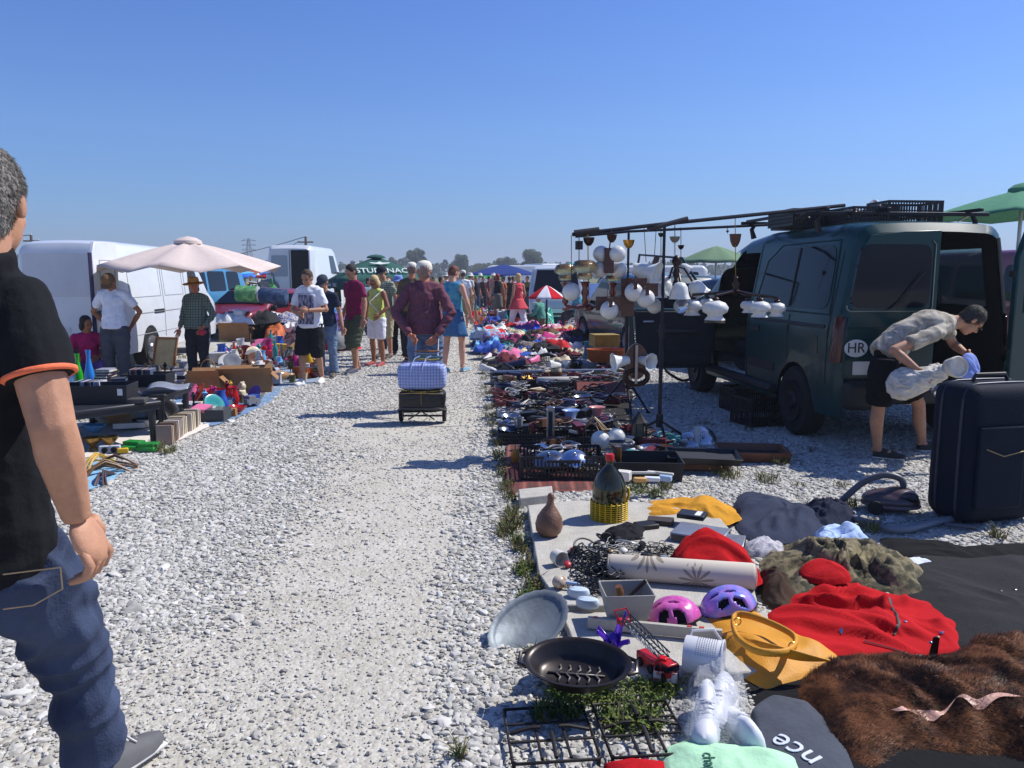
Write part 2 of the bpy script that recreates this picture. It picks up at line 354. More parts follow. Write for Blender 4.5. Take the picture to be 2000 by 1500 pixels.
def pebbles():
 pts=[];sca=[];rot=[]
 rr=np.random.RandomState(3)
 def band(y0,y1,x0,x1,dens,s0,s1):
  n=int((y1-y0)*(x1-x0)*dens)
  X=rr.uniform(x0,x1,n);Y=rr.uniform(y0,y1,n);S=rr.uniform(0,1,n)
  for x,y,s in zip(X,Y,S):
   if abs(x)>.70*y+.6:continue
   q=noise.noise(Vector((x*.9,y*.5,1)))+.5*noise.noise(Vector((x*2.6,y*2.1,5)))
   lx=-1.2-.09*y+.3*q+rr.normal(0,.16)if y<8 else-1.85+.3*q+rr.normal(0,.2)
   if x<lx:d=.95 if y>3.4 else min(.95,.25+1.1*max(0,lx-x))
   elif x<-.22-.02*y+.15*q+rr.normal(0,.07):d=(.16+.5*max(0,q))if y<9 else .5
   else:d=.75+.4*q
   if x>.12 and y<3.4:d=1
   if x>1.5 and y>5:d=.9
   if rr.uniform()>d:continue
   if any(in_poly(x,y,s_)for s_ in SLABS):continue
   w=s0+(s1-s0)*(s**3.2)
   if d<.6:w*=.55
   if x<0 and y<9 and rr.uniform()<.012:w*=1.9
   pts.append((x,y,gz(x,y)-.003+w*.06));sca.append((w*(1+.5*rr.uniform()),w*(.8+.3*rr.uniform()),w*(.34+.26*rr.uniform())));rot.append((rr.uniform(-.35,.35),rr.uniform(-.35,.35),rr.uniform(0,6.28)))
 band(1.6,4.5,-2.6,3.6,6200,.0045,.019)
 band(4.5,8,-5.4,6,3000,.007,.021)
 band(8,14,-6,8.5,1300,.010,.023)
 band(14,24,-5,7,420,.014,.028)
 me=bpy.data.meshes.new("gravel");me.from_pydata(pts,[],[])
 for nm,arr in(("psc",sca),("prot",rot)):
  a=me.attributes.new(nm,'FLOAT_VECTOR','POINT');a.data.foreach_set("vector",np.array(arr,dtype=np.float32).ravel())
 o=bpy.data.objects.new("gravel",me);COL.objects.link(o)
 ng=bpy.data.node_groups.new("scatter",'GeometryNodeTree');ng.interface.new_socket("Geometry",in_out='INPUT',socket_type='NodeSocketGeometry');ng.interface.new_socket("Geometry",in_out='OUTPUT',socket_type='NodeSocketGeometry')
 N=ng.nodes;L=ng.links;gi=N.new("NodeGroupInput");go=N.new("NodeGroupOutput")
 g2i=N.new("GeometryNodeGeometryToInstance")
 for k in range(4):
  ico=N.new("GeometryNodeMeshIcoSphere");ico.inputs["Subdivisions"].default_value=3;ico.inputs["Radius"].default_value=1
  sp=N.new("GeometryNodeSetPosition");nt=N.new("ShaderNodeTexNoise");nt.inputs["Scale"].default_value=.8;nt.inputs["Detail"].default_value=1.5
  pos=N.new("GeometryNodeInputPosition");vm=N.new("ShaderNodeVectorMath");vm.operation='ADD';vm.inputs[1].default_value=(k*7,k*3,1);L.new(pos.outputs[0],vm.inputs[0]);L.new(vm.outputs[0],nt.inputs["Vector"])
  v2=N.new("ShaderNodeVectorMath");v2.operation='SUBTRACT';v2.inputs[1].default_value=(.5,.5,.5);L.new(nt.outputs["Color"],v2.inputs[0])
  v3=N.new("ShaderNodeVectorMath");v3.operation='SCALE';v3.inputs["Scale"].default_value=1.5;L.new(v2.outputs[0],v3.inputs[0])
  L.new(ico.outputs["Mesh"],sp.inputs["Geometry"]);L.new(v3.outputs[0],sp.inputs["Offset"])
  ss=N.new("GeometryNodeSetShadeSmooth");L.new(sp.outputs[0],ss.inputs["Geometry"])
  sm=N.new("GeometryNodeSetMaterial");sm.inputs["Material"].default_value=PEB;L.new(ss.outputs[0],sm.inputs["Geometry"]);L.new(sm.outputs[0],g2i.inputs[0])
 ip=N.new("GeometryNodeInstanceOnPoints");ip.inputs["Pick Instance"].default_value=True
 L.new(gi.outputs[0],ip.inputs["Points"]);L.new(g2i.outputs[0],ip.inputs["Instance"])
 for nm,s in(("psc","Scale"),("prot","Rotation")):
  na=N.new("GeometryNodeInputNamedAttribute");na.data_type='FLOAT_VECTOR';na.inputs["Name"].default_value=nm;L.new(na.outputs["Attribute"],ip.inputs[s])
 rv=N.new("FunctionNodeRandomValue");rv.data_type='INT';rv.inputs[4].default_value=0;rv.inputs[5].default_value=3;L.new(rv.outputs[2],ip.inputs["Instance Index"])
 L.new(ip.outputs[0],go.inputs[0])
 md=o.modifiers.new("scatter",'NODES');md.node_group=ng;o.data.materials.append(PEB)
 tag(o,kind='stuff');print("pebbles",len(pts));return o
PEB=pebble_mat()
pebbles()
LEAF=[mat((62,74,48),.9,var=.35,vs=.6),mat((78,86,56),.9,var=.35,vs=.6),mat((54,68,50),.9,var=.3,vs=.5)]
BARK=mat((84,74,62),.95,var=.2)
def tree(px,ytop,D,wpx,label,group="trees on the horizon",seed=0,basey=None,leafm=0,shape=1.0):
 rr=random.Random(seed);x=(px-1000)/F*D;top=H+(535-ytop)/F*D*1.12;wd=wpx*1.12/F*D/2
 t=thing("tree",label,"tree",(x,D,0),0,group)
 b=B();b.tube([(0,0,0),(.05*wd,0,top*.3),(-.04*wd,0,top*.6)],[top*.045,top*.035,top*.015],7)
 for k in range(5):
  a=k*1.26+seed;b.tube([(0,0,top*(.25+.05*k)),(math.cos(a)*wd*.5,math.sin(a)*wd*.5,top*(.5+.05*k))],[top*.02,top*.006],5)
 b.build("trunk",BARK,t)
 b=B();nb=18
 blobs=[(Vector((rr.uniform(-1,1)*wd*.62,rr.uniform(-1,1)*wd*.5,top*(.26+.56*rr.random()))),wd*rr.uniform(.22,.42))for _ in range(nb)]
 blobs.append((Vector((0,0,top*.82)),wd*.4));blobs.append((Vector((0,0,top*.5)),wd*.6))
 vs=[];fs=[]
 for c,r in blobs:
  for _ in range(330):
   d=Vector((rr.gauss(0,1),rr.gauss(0,1),rr.gauss(0,1))).normalized()*r*(rr.random()**.35)
   p=c+Vector((d.x,d.y,d.z*.85));p.z=min(p.z,top)
   s=wd*.055*rr.uniform(.6,1.3);u=Vector((rr.gauss(0,1),rr.gauss(0,1),rr.gauss(0,1))).normalized()*s;v=u.orthogonal().normalized()*s*.7
   o=len(vs);vs+=[p-u,p+v,p+u,p-v];fs.append((o,o+1,o+2,o+3))
 b.add(vs,fs);b.build("crown",LEAF[leafm],t,smooth=0,weld=False)
 return t
for i,(px,yt,D,wp,lab,lm)in enumerate([(818,487,190,44,"round leafy tree on the horizon, standing behind the man in the wine red shirt",0),(897,498,200,38,"tapering dark tree on the horizon over the woman in the blue dress",2),(1037,489,180,48,"tallest and widest tree on the horizon, right of the navy canopy",0),(990,505,210,42,"low broad tree on the horizon peeking over the navy canopy",2),(943,518,230,44,"low scrubby tree on the horizon left of the navy canopy",1),(768,503,210,28,"small tree on the horizon above the lettered green parasol",1),(692,509,200,22,"tiny round tree on the horizon above the man in the magenta polo",0),(482,497,160,40,"tree crown showing above the sloping edge of the beige parasol",1),(1172,512,190,34,"tree on the horizon behind the hanging globe lamps",2),(1330,505,150,40,"tree crown on the horizon between the two lamp tripods and the pale green umbrella",2),(720,521,220,50,"low wide tree on the horizon just left of the lettered green parasol",0)]):
 tree(px,yt,D,wp,lab,seed=i+1,leafm=lm)
b=B();rr=random.Random(5)
vs=[];fs=[]
for k in range(32000):
 px=rr.uniform(-700,2700);D=rr.uniform(250,300);x=(px-1000)/F*D
 top=1.6*(2.2+2.6*abs(noise.noise(Vector((px*.012,1,0))))+1.5*abs(noise.noise(Vector((px*.05,2,0)))))
 p=Vector((x,D,rr.random()**.7*top*1.15));s=rr.uniform(.35,.9);u=Vector((rr.gauss(0,1),rr.gauss(0,1),rr.gauss(0,1))).normalized()*s;v=u.orthogonal().normalized()*s*.7
 o=len(vs);vs+=[p-u,p+v,p+u,p-v];fs.append((o,o+1,o+2,o+3))
b.add(vs,fs);tag(b.build("treeline",LEAF[2],smooth=0,weld=False),"far hazy line of trees and scrub along the horizon","treeline",kind='stuff')
WOOD=mat((96,80,64),.9,var=.2,vs=4)
def upole(px,yt,D,label,h=None):
 x=(px-1000)/F*D;top=H+(535-yt)/F*D
 t=thing("utility_pole",label,"pole",(x,D,0),0,"utility poles on the horizon")
 b=B();b.tube([(0,0,0),(.1,0,top)],[.16,.11],8);b.build("pole",WOOD,t)
 b=B();b.box((.1,0,top-.5),(1.4,.1,.12));b.build("crossarm",WOOD,t)
 for k in(-.6,0,.6):
  b=B();b.lathe([(.04,0),(.06,.05),(.03,.1),(.05,.14),(0,.18)],8,(.1+k,0,top-.44 if k else top));b.build("insulator",plastic((200,200,195)),t)
 return Vector((x+.1,D,top))
A1=upole(601,464,75,"wooden utility pole rising behind the white van with its rear door open")
A2=upole(73,461,70,"thin utility pole at the far left behind the long white van")
MTL=mat((120,126,132),.6,metal=.3,var=.1)
t=thing("pylon","grey lattice electricity pylon on the horizon above the beige parasol edge","pylon",((493-1000)/F*260,260,0))
b=B();top=H+(535-468)/F*260
for sx in(-1,1):
 for sy in(-1,1):b.tube([(sx*1.5,sy*1.5,0),(sx*.25,sy*.25,top)],.09,4)
for k in range(9):
 z0,z1=top*k/9,top*(k+1)/9;w0,w1=1.5-1.25*k/9,1.5-1.25*(k+1)/9
 b.tube([(-w0,-w0,z0),(w1,-w1,z1)],.05,4);b.tube([(w0,-w0,z0),(-w1,-w1,z1)],.05,4)
b.build("tower",MTL,t)
for z in(.72,.84,.95):
 b=B();b.tube([(-2.4,0,top*z),(2.4,0,top*z)],.08,4);b.tube([(-2.4,0,top*z),(0,0,top*z+.8),(2.4,0,top*z)],.05,4);b.build("arm",MTL,t)
def wire(a,c,sag,label):
 b=B();b.tube([a.lerp(c,k/16)+Vector((0,0,-sag*4*(k/16)*(1-k/16)))for k in range(17)],.035,4)
 one("power_line",b,mat((50,52,56),.6,var=0),label,"cable",group="power lines")
wire(A1,Vector(((300-1000)/F*150,150,H+(535-505)/F*150)),1.2,"upper sagging power line from the wooden pole down behind the beige parasol")
wire(A1+Vector((-.6,0,-.4)),Vector(((420-1000)/F*120,120,H+(535-540)/F*120)),.8,"lower power line dropping from the wooden pole behind the blue canopies")
wire(A2,Vector((-90,75,H+(535-485)/F*75)),.6,"power line running left from the thin pole at the far left edge")
SKIN={'tan':mat((180,132,104),.6,var=.16,vs=11,sss=.05,bump=.12,bs=160),'fair':mat((214,160,132),.55,var=.10,vs=14,sss=.08),'brown':mat((150,98,68),.55,var=.1,vs=14),'red':mat((190,118,88),.5,var=.14,vs=20,sss=.08)}
EYEM=mat((40,30,26),.25,var=0);LIPM=mat((158,92,82),.5,var=0)
J0=dict(pel=(0,0,.95),wai=(0,.005,1.09),che=(0,.0,1.29),nec=(0,-.01,1.47),hea=(0,.025,1.63),sR=(.163,-.01,1.405),eR=(.225,-.035,1.13),wR=(.25,.04,.88),hR=(.095,0,.90),kR=(.105,.025,.50),aR=(.115,-.02,.085),tR=(.135,.16,.03))
for k_ in list(J0):
 if k_.endswith('R'):J0[k_[0]+'L']=(-J0[k_][0],J0[k_][1],J0[k_][2])
def hand(b,w,e,s,curl=.5,thumb_side=1,hdir=None,scale=1.0,palm_n=None):
 d=(hdir if hdir is not None else(w-e)).normalized();s=s*scale
 side=palm_n.cross(d).normalized()if palm_n is not None else(d.cross(Vector((0,0,1)))if abs(d.z)<.8 else d.cross(Vector((1,0,0)))).normalized().cross(d).normalized()
 n=d.cross(side).normalized()
 M=Matrix((side,d,n)).transposed()
 b.ell(w+d*.045*s,(.040*s,.052*s,.017*s),M,10,7)
 for i,(o,ln)in enumerate(((-.030,.068),(-.010,.078),(.011,.072),(.030,.056))):
  p=w+d*.085*s+side*o*s;q=d;pts=[w+d*.05*s+side*o*.9*s,p]
  for k in range(3):
   q=(q*math.cos(curl*.85)+n*math.sin(curl*.85)).normalized()if k else(q*math.cos(curl*.5)+n*math.sin(curl*.5)).normalized()
   p=p+q*ln*s*(.42,.33,.25)[k];pts.append(p)
  b.tube(pts,[.0095*s,.0098*s,.0088*s,.008*s,.0062*s],6)
 t0=w+d*.018*s+side*-.03*s*thumb_side;t1=t0+(d*.028-side*thumb_side*.020+n*.012)*s;t2=t1+(d*.026-side*thumb_side*.004+n*.018)*s;t3=t2+(d*.016+n*.012)*s
 b.tube([t0,t1,t2,t3],[.014*s,.0125*s,.010*s,.008*s],7)
def person(label,px=None,py=None,top=None,face=0,J=None,W=None,skin='tan',hair=(52,40,32),hairstyle='short',shirt=(200,200,200),sleeve=.55,shirt_m=None,collar=False,legs=(60,64,80),leglen=1.0,legs_m=None,skirt=None,dress=False,shoes=(50,48,48),hat=None,fat=0.0,sh=None,vox=.013,face_d=None,group=None,hem=.90,loose=.0,loc=None,female=False,curl=.5,wr=.007,features=True,name="person",extra=None,shorts_loose=.02,barefoot=False,hand_kw=None,legw=1.0,armw=1.0,wrl=None):
 if W is None:
  g=loc if loc is not None else G(px,py)
  if sh is None:
   z=H+(535-top)/F*(g.y*math.cos(TH)+H*math.sin(TH))*1.0;sh=z
  s=sh/1.75;Rm=Matrix.Rotation(rad(face),3,'Z')
  j=dict(J0);j.update(J or{})
  if J:
   for k in list(J):
    if k=='lean':
     d_=J[k]
     for q in('wai','che','nec','hea','sR','sL','eR','eL','wR','wL'):
      if q in J:continue
      x_,y_,z_=j[q];f_=(z_-.95);j[q]=(x_,y_*math.cos(d_)+f_*math.sin(d_),.95+f_*math.cos(d_)-y_*math.sin(d_))
  if fat:j['eR']=(j['eR'][0]+fat*.04,)+tuple(j['eR'][1:]);j['eL']=(j['eL'][0]-fat*.04,)+tuple(j['eL'][1:])
  j={k:Rm@(Vector(v)*s)for k,v in j.items()if k!='lean'}
  fw=Rm@Vector((0,1,0));origin=Vector((g.x,g.y,gz(g.x,g.y)))
 else:
  j={k:Vector(v)for k,v in W.items()};origin=Vector((j['pel'].x,j['pel'].y,0));j={k:v-origin for k,v in j.items()};s=sh/1.75
  fw=None
 root=thing(name,label,"person",origin,0,group)
 up=(j['nec']-j['pel']).normalized()
 def frame(u,sd):
  u=u.normalized();f=u.cross(sd).normalized();sd=f.cross(u).normalized();return Matrix((sd,f,u)).transposed()
 sv=(j['sR']-j['sL']).normalized();hv=(j['hR']-j['hL']).normalized()
 Mc=frame((j['nec']-j['che']),sv);Mw=frame((j['che']-j['pel']),(sv+hv).normalized());Mp=frame((j['wai']-j['pel']),hv)
 fwd=Mc.col[1]
 hd=(face_d if face_d is not None else fwd)
 hd=Vector(hd)if W is not None or face_d is None else Rm@Vector(face_d)
 hd=hd.normalized();hs=hd.cross((j['hea']-j['nec']).normalized()+Vector((0,0,.3))).normalized();hu=hs.cross(hd).normalized();Mh=Matrix((hs,hd,hu)).transposed()
 b=B();hc=j['hea']
 def H_(x,y,z):return hc+Mh@(Vector((x,y,z))*s)
 b.ell(H_(0,-.008,.028),(.076*s,.096*s,.088*s),Mh,16,12)
 b.ell(H_(0,.028,-.035),(.060*s,.062*s,.080*s),Mh,14,10)
 b.ell(H_(0,.060,-.088),(.030*s,.026*s,.024*s),Mh,10,7)
 for sg in(-1,1):
  b.ell(H_(sg*.034,.055,-.03),(.024*s,.026*s,.026*s),Mh,8,6)
  b.ell(H_(sg*.080,-.008,-.002),(.010*s,.020*s,.032*s),Mh@Matrix.Rotation(sg*.25,3,'Z'),8,6)
 b.tube([H_(0,.080,.022),H_(0,.108,-.022),H_(0,.088,-.032)],[.008*s,.015*s,.010*s],7)
 b.tube([H_(-.035,.080,.03),H_(0,.088,.034),H_(.035,.080,.03)],.010*s,6)
 b.tube([j['che'].lerp(j['nec'],.6),j['nec'],H_(0,-.025,-.04)],[.075*s,(.055+.008*(fat>0))*s,.056*s],10)
 wd=1.0 if not female else .92
 def tor(b,e,hemz=None,lo=0.0):
  b.ell(j['che']+up*.01*s,((.150*wd+e)*s,(.100+e+fat*.02)*s,(.150+e)*s),Mc,14,10)
  b.ell(j['wai'],((.138*wd+e+fat*.035+lo)*s,(.098+e+fat*.05+lo)*s,(.15+e)*s),Mw,14,10)
  b.ell(j['che'].lerp(j['nec'],.50),((.110*wd+e)*s,(.080+e+fat*.01)*s,(.095+e*.5)*s),Mc,14,10)
  b.tube([j['sL']*.93+j['sR']*.07,j['nec'].lerp(j['che'],.18),j['sR']*.93+j['sL']*.07],[(.050+e)*s,(.066+e*.6)*s,(.050+e)*s],10)
  if female:
   for sg in(-1,1):b.ell(j['che']+sv*sg*.065*s+fwd*.082*s-up*.0*s,(.058*s+e*s,.05*s,.055*s),Mc,8,6)
 tor(b,0)
 b.ell(j['pel'],(.150*s*(1.04 if female else 1)+fat*.03*s,.108*s+fat*.02*s,.12*s),Mp,14,10)
 for q in 'RL':
  S,E,W_,Hh,K,A,T=(j[c+q]for c in 'sewhkat')
  b.tube([S,S.lerp(E,.35),E,E.lerp(W_,.3),W_],[.055*s,.048*s*armw,.040*s*armw,.042*s*armw,.027*s*armw],9)
  b.ell(S,.053*s,None,8,6);b.ell(E,.040*s,None,8,6)
  b.tube([Hh+(K-Hh)*-.05,Hh.lerp(K,.35),K,K.lerp(A,.35)+(A-T).normalized()*.012*s*1,A],[.095*s,.083*s,.056*s,.058*s,.036*s],10)
  b.ell(K,.056*s,None,8,6)
  b.tube([A+(A-T)*.25,A-(A-T)*.1+Vector((0,0,-.015*s)),T],[.036*s,.036*s,.026*s],8)
 skm=SKIN[skin]
 me=remesh(b,vox*s,2)
 hb=B();hk=hand_kw or{}
 for q in 'RL':
  hk2=dict(curl=curl,thumb_side=1 if q=='R' else-1);hk2.update(hk.get(q,{}))
  hand(hb,j['w'+q],j['e'+q],s,**hk2)
 bm=bmesh.new();bm.from_mesh(me)
 hm=hb.mesh("tmp");bm.from_mesh(hm);bm.to_mesh(me);bm.free();bpy.data.meshes.remove(hm)
 link_mesh("body",me,skm,root,180)
 if features:
  for sg in(-1,1):
   e_=B();e_.ell(H_(sg*.031,.080,.008),(.013*s,.009*s,.0075*s),Mh,8,6);e_.build("eye",EYEM,root)
   e_=B();e_.tube([H_(sg*.014,.088,.026),H_(sg*.032,.089,.031),H_(sg*.050,.076,.026)],[.003*s,.004*s,.002*s],5);e_.build("eyebrow",mat(hair,.9,var=0),root)
  e_=B();e_.tube([H_(-.024,.080,-.060),H_(0,.0885,-.058),H_(.024,.080,-.060)],[.003*s,.006*s,.003*s],6);e_.build("mouth",LIPM,root)
 if hairstyle:
  b=B();
  b.ell(H_(0,-.022,.040),(.084*s,.092*s,.092*s),Mh,18,12)
  b.ell(H_(0,-.045,-.008),(.076*s,.062*s,.075*s),Mh,14,9)
  if hairstyle in('long','bob','bun'):
   b.ell(H_(0,-.052,-.05),(.085*s,.058*s,.10*s),Mh,14,9)
   for sg in(-1,1):b.ell(H_(sg*.072,-.005,-.02),(.022*s,.045*s,.075*s),Mh,8,6)
  if hairstyle=='long':b.ell(H_(0,-.075,-.16),(.085*s,.04*s,.13*s),Mh,12,8)
  if hairstyle=='bun':b.ell(H_(0,-.12,.06),.045*s,Mh,10,7)
  me=remesh(b,vox*s*.9,1,.004*s,40)
  ho=link_mesh("hair",me,mat(hair,.75,var=.35,vs=60,bump=.5,bs=160),root,180)
  if W is not None:strands(ho,26000,.006,.014,.0006,lambda p:np.array([[0,-.2,-1.0]])+0*p,.75,mat(hair,.6,var=0,vs=30,col2=tuple(int(q*1.5)for q in hair)),"strands",keep=1)
 lm=legs_m or cloth(legs)
 if skirt:
  b=B();zt=j['wai'].z-.06*s;zb=j['pel'].z-skirt[1]*s;c0=j['pel'];k0=j['kR'].lerp(j['kL'],.5)
  n=26;vs=[]
  for i in range(9):
   t=i/8;z=zt+(zb-zt)*t;c=c0.lerp(k0,max(0,(c0.z-z)/max(.01,(c0.z-k0.z))))if z<c0.z else c0
   r=(.150+fat*.03)*s*(1+t*skirt[2])
   for k in range(n):
    a=2*math.pi*k/n;q=r*(1+.07*t*math.sin(a*6+1)+.03*t*math.sin(a*11))
    vs.append(Vector((c.x,c.y,z))+Mp.col[0]*math.cos(a)*q+Mp.col[1]*math.sin(a)*q*.8)
  b.add(vs,[(i*n+k,i*n+(k+1)%n,(i+1)*n+(k+1)%n,(i+1)*n+k)for i in range(8)for k in range(n)])
  b.build("skirt",skirt[0],root,180,solid=.006)
 if leglen>0:
  b=B();sl=shorts_loose if leglen<.8 else .012
  b.ell(j['pel']+Mp.col[2]*.0,(.158*s*(1.04 if female else 1)+fat*.03*s,.118*s+fat*.02*s,.125*s),Mp,14,10)
  b.tube([j['wai'].lerp(j['pel'],.55),j['pel'].lerp(j['wai'],.1)],(.138+fat*.033)*s,14,flat=.76,fdir=Mp.col[1])
  for q in 'RL':
   Hh,K,A=(j[c+q]for c in 'hka');L1=(K-Hh).length;L2=(A-K).length;T_=leglen*(L1+L2)
   pts=[Hh-(K-Hh)*.06];rs=[.104*s]
   def at(d):return Hh.lerp(K,d/L1)if d<=L1 else K.lerp(A,(d-L1)/L2)
   for u in(.15,.3,.42,.5,.58,.7,.85,1.0):
    d=u*(L1+L2)
    if d>T_:d=T_
    rr_=(.098 if u<.2 else .088 if u<.35 else .074 if u<.45 else .068 if u<.55 else .062)*s*legw+sl*s*(1 if u>.3 else .6)
    pts.append(at(d));rs.append(rr_)
    if d>=T_:break
   b.tube(pts,rs,12)
  me=remesh(b,vox*s,2,(wrl or wr)*s,(5.5 if wrl else 7)/s,seed=px or 3)
  link_mesh("trousers" if leglen>.8 else "shorts",me,lm,root,180)
 if shirt is not None or shirt_m:
  b=B();e=.014+loose
  tor(b,e,lo=loose)
  hz=j['pel']+up*0
  if not dress:b.tube([j['che'],j['wai'],j['pel'].lerp(j['wai'],(.95-hem)/-.14 if False else 0)-up*(.95-hem)*s],[(.132*wd+e)*s,(.142*wd+e+loose+fat*.035)*s,(.160*wd+e+loose+fat*.035+.006)*s],16,flat=.76+fat*.10,fdir=Mw.col[1])
  else:b.tube([j['che'],j['wai'],j['pel']],[(.145+e)*s,(.140+e)*s,(.16+e)*s],16,flat=.72,fdir=Mw.col[1])
  if sleeve>0:
   for q in 'RL':
    S,E,W_=(j[c+q]for c in 'sew');L1=(E-S).length;L2=(W_-E).length;T_=sleeve*L1 if sleeve<=1 else L1+(sleeve-1)*L2
    pts=[S-(E-S)*.05];rs=[.060*s];d=0
    def at2(d):return S.lerp(E,d/L1)if d<=L1 else E.lerp(W_,(d-L1)/L2)
    for u in(.3,.6,1.0,1.2,1.5,1.8,1.95):
     d=u*L1 if u<=1 else L1+(u-1)*L2
     if d>T_:d=T_
     rs.append((1+(armw-1)*.45)*(.062 if u<.5 else .060 if u<.9 else .052 if u<1.3 else .043)*s*(1 if sleeve>1 else 1.06));pts.append(at2(d))
     if d>=T_:break
    b.tube(pts,rs,12)
    b.ell(S,.061*s,None,10,7)
  if collar:b.tube([j['nec']-up*.02*s,j['nec']+up*.025*s],[.076*s,.068*s],14)
  me=remesh(b,vox*s,2,wr*s,6.5/s,seed=(px or 3)*.1)
  link_mesh("dress" if dress else "shirt",me,shirt_m or cloth(shirt),root,180)
 for q in 'RL':
  A,T=j['a'+q],j['t'+q];d=(T-A);d.z=0
  if d.length<.01:d=Vector((0,1,0))
  d.normalize();u=Vector((0,0,1))if abs(d.z)<.7 else-A.normalized();sd_=d.cross(u).normalized();u=sd_.cross(d);M=Matrix((sd_,d,u)).transposed()
  base=(A+T)/2;base=Vector((base.x,base.y,min(A.z,T.z)+.012*s if A.z<.2*s else base.z-.01))
  b=B();vs=[];
  for(y,wx,zt)in((-.115,.030,.075),(-.09,.040,.088),(-.04,.042,.078),(.02,.045,.062),(.08,.046,.045),(.12,.036,.034),(.145,.018,.024)):
   for k in range(12):
    a=2*math.pi*k/12;vs.append(base+M@Vector((math.cos(a)*wx*s*1.04,y*s,(-.022+max(0,math.sin(a))*zt)*s)))
  b.add(vs,[(i*12+k,i*12+(k+1)%12,(i+1)*12+(k+1)%12,(i+1)*12+k)for i in range(6)for k in range(12)]+[tuple(range(11,-1,-1)),tuple(72+k for k in range(12))])
  so_=b.build("shoe",mat(shoes,.7,var=.12),root,60)
  b=B();b.box(base+M@Vector((0,.01*s,-.028*s)),(.09*s,.25*s,.016*s),rz=math.atan2(-d.x,d.y));b.build("sole",mat((205,203,198)if sum(shoes)>120 else(70,66,62),.8,var=.1),so_,bevel=.006)
 if hat:
  kind,hcx=hat;hmat=cloth(hcx)if kind!='straw' else mat(hcx,.8,var=.25,vs=40,bump=.6,bs=120)
  b=B();Mt=Matrix.Translation(H_(0,-.006,.045))@Mh.to_4x4();b.T=Mt
  if kind=='cap':
   b.lathe([(.092*s,-.012*s),(.094*s,.02*s),(.085*s,.055*s),(.060*s,.080*s),(.02*s,.092*s),(0,.093*s)],18,sy=1.1);
   b.add([(x*s*.078,(y*.075+.085)*s*1.1-abs(x)*abs(x)*.03*s,(-.006-.012*y)*s+z)for z in(0,.004)for y in(0,.5,1)for x in(-1+.12*(y==1)*1,-.5,0,.5,1-.12*(y==1))],[(r_*5+c_+o_,r_*5+c_+1+o_,(r_+1)*5+c_+1+o_,(r_+1)*5+c_+o_)for o_ in(0,15)for r_ in(0,1)for c_ in range(4)])
  elif kind=='sun':
   b.lathe([(.145*s,-.03*s),(.142*s,-.026*s),(.093*s,.0),(.09*s,.05*s),(.075*s,.078*s),(0,.085*s)],20,sy=1.1)
  elif kind=='straw':
   b.lathe([(.175*s,-.012*s),(.17*s,-.02*s),(.13*s,-.014*s),(.093*s,-.002*s),(.092*s,.05*s),(.080*s,.088*s),(.05*s,.095*s),(0,.080*s)],24,sy=1.12,wav=lambda t,a:.05*math.sin(2*a+.6)if t<.4 else 0)
  elif kind=='headband':
   b.lathe([(.088*s,-.01*s),(.090*s,.012*s),(.088*s,.03*s)],18,sy=1.12)
  hb_=b.build({'cap':"cap",'sun':"sun_hat",'straw':"straw_hat",'headband':"visor"}[kind],hmat,root,50)
  if kind=='straw':
   b=B();b.T=Mt;b.lathe([(.0945*s,-.002*s),(.095*s,.016*s)],24,sy=1.12);b.build("hat_band",cloth((90,60,34)),hb_,50)
 return root,j,s,origin,Mh,hc
def man_left():
 W=dict(hea=P(-30,400,1.88),nec=P(-42,506,1.84),sR=P(44,592,1.86),sL=P(-205,592,1.97),che=P(-72,690,1.87),wai=P(-62,900,1.93),pel=P(-42,1050,1.98),hR=P(48,1100,1.98),hL=P(-125,1100,2.04),eR=P(103,835,1.80),wR=P(150,1012,1.88),eL=P(-330,820,2.0),wL=P(-330,1000,2.15),kR=P(146,1290,2.20),aR=Vector((-1.295,2.30,.10)),tR=Vector((-1.225,2.47,.045)),kL=P(-160,1330,2.05),aL=Vector((-1.42,1.72,.16)),tL=Vector((-1.40,1.87,.06)))
 root,j,s,org,Mh,hc=person("grey haired man in a black polo with orange sleeve trim, striding along the path edge",W=W,sh=1.86,skin='tan',hair=(112,108,102),shirt=(26,27,31),sleeve=.60,collar=True,legs_m=JEANS,leglen=.97,shoes=(88,88,90),fat=.35,vox=.0075,face_d=(-.10,.99,0),curl=1.75,wr=.004,wrl=.013,features=True,legw=1.12,armw=1.2,hand_kw={'R':dict(scale=1.28,hdir=Vector((.35,.1,-.9)),palm_n=Vector((-.95,.1,-.3)),thumb_side=1)})
 S,E=j['sR'],j['eR'];c=S.lerp(E,.58);d=(E-S).normalized();u=d.orthogonal().normalized();v=d.cross(u)
 b=B();r=.069*s;b.tube([c+(u*math.cos(k*math.pi/16)+v*math.sin(k*math.pi/16))*r*1.0 for k in range(33)],.0075,6,cap=False);b.build("sleeve_trim",cloth((236,120,84)),root,180)
 b=B()
 Y0=[(6,1122),(118,1108),(122,1150),(66,1182),(6,1190)]
 for a,c2 in((0,1),(1,2),(2,3),(3,4)):
  b.tube([P(Y0[a][0],Y0[a][1],1.835)-org,P(Y0[c2][0],Y0[c2][1],1.835)-org],.0018,5)
 b.build("pocket_stitching",cloth((190,160,120)),root,0)
 b=B();A,T=j['aR'],j['tR'];d=(T-A).normalized();sd_=d.cross(Vector((0,0,1))).normalized()
 for k in range(4):
  p=A.lerp(T,.30+.17*k)+Vector((0,0,.062-.012*k));b.tube([p-sd_*.028-Vector((0,0,.008)),p+Vector((0,0,.006)),p+sd_*.028+d*.01-Vector((0,0,.008))],.0035,5)
 b.build("laces",cloth((206,204,200)),root,180)
JEANS=mat((58,68,92),.9,var=.28,vs=4,col2=None,bump=.3,bs=130,spec=.2)
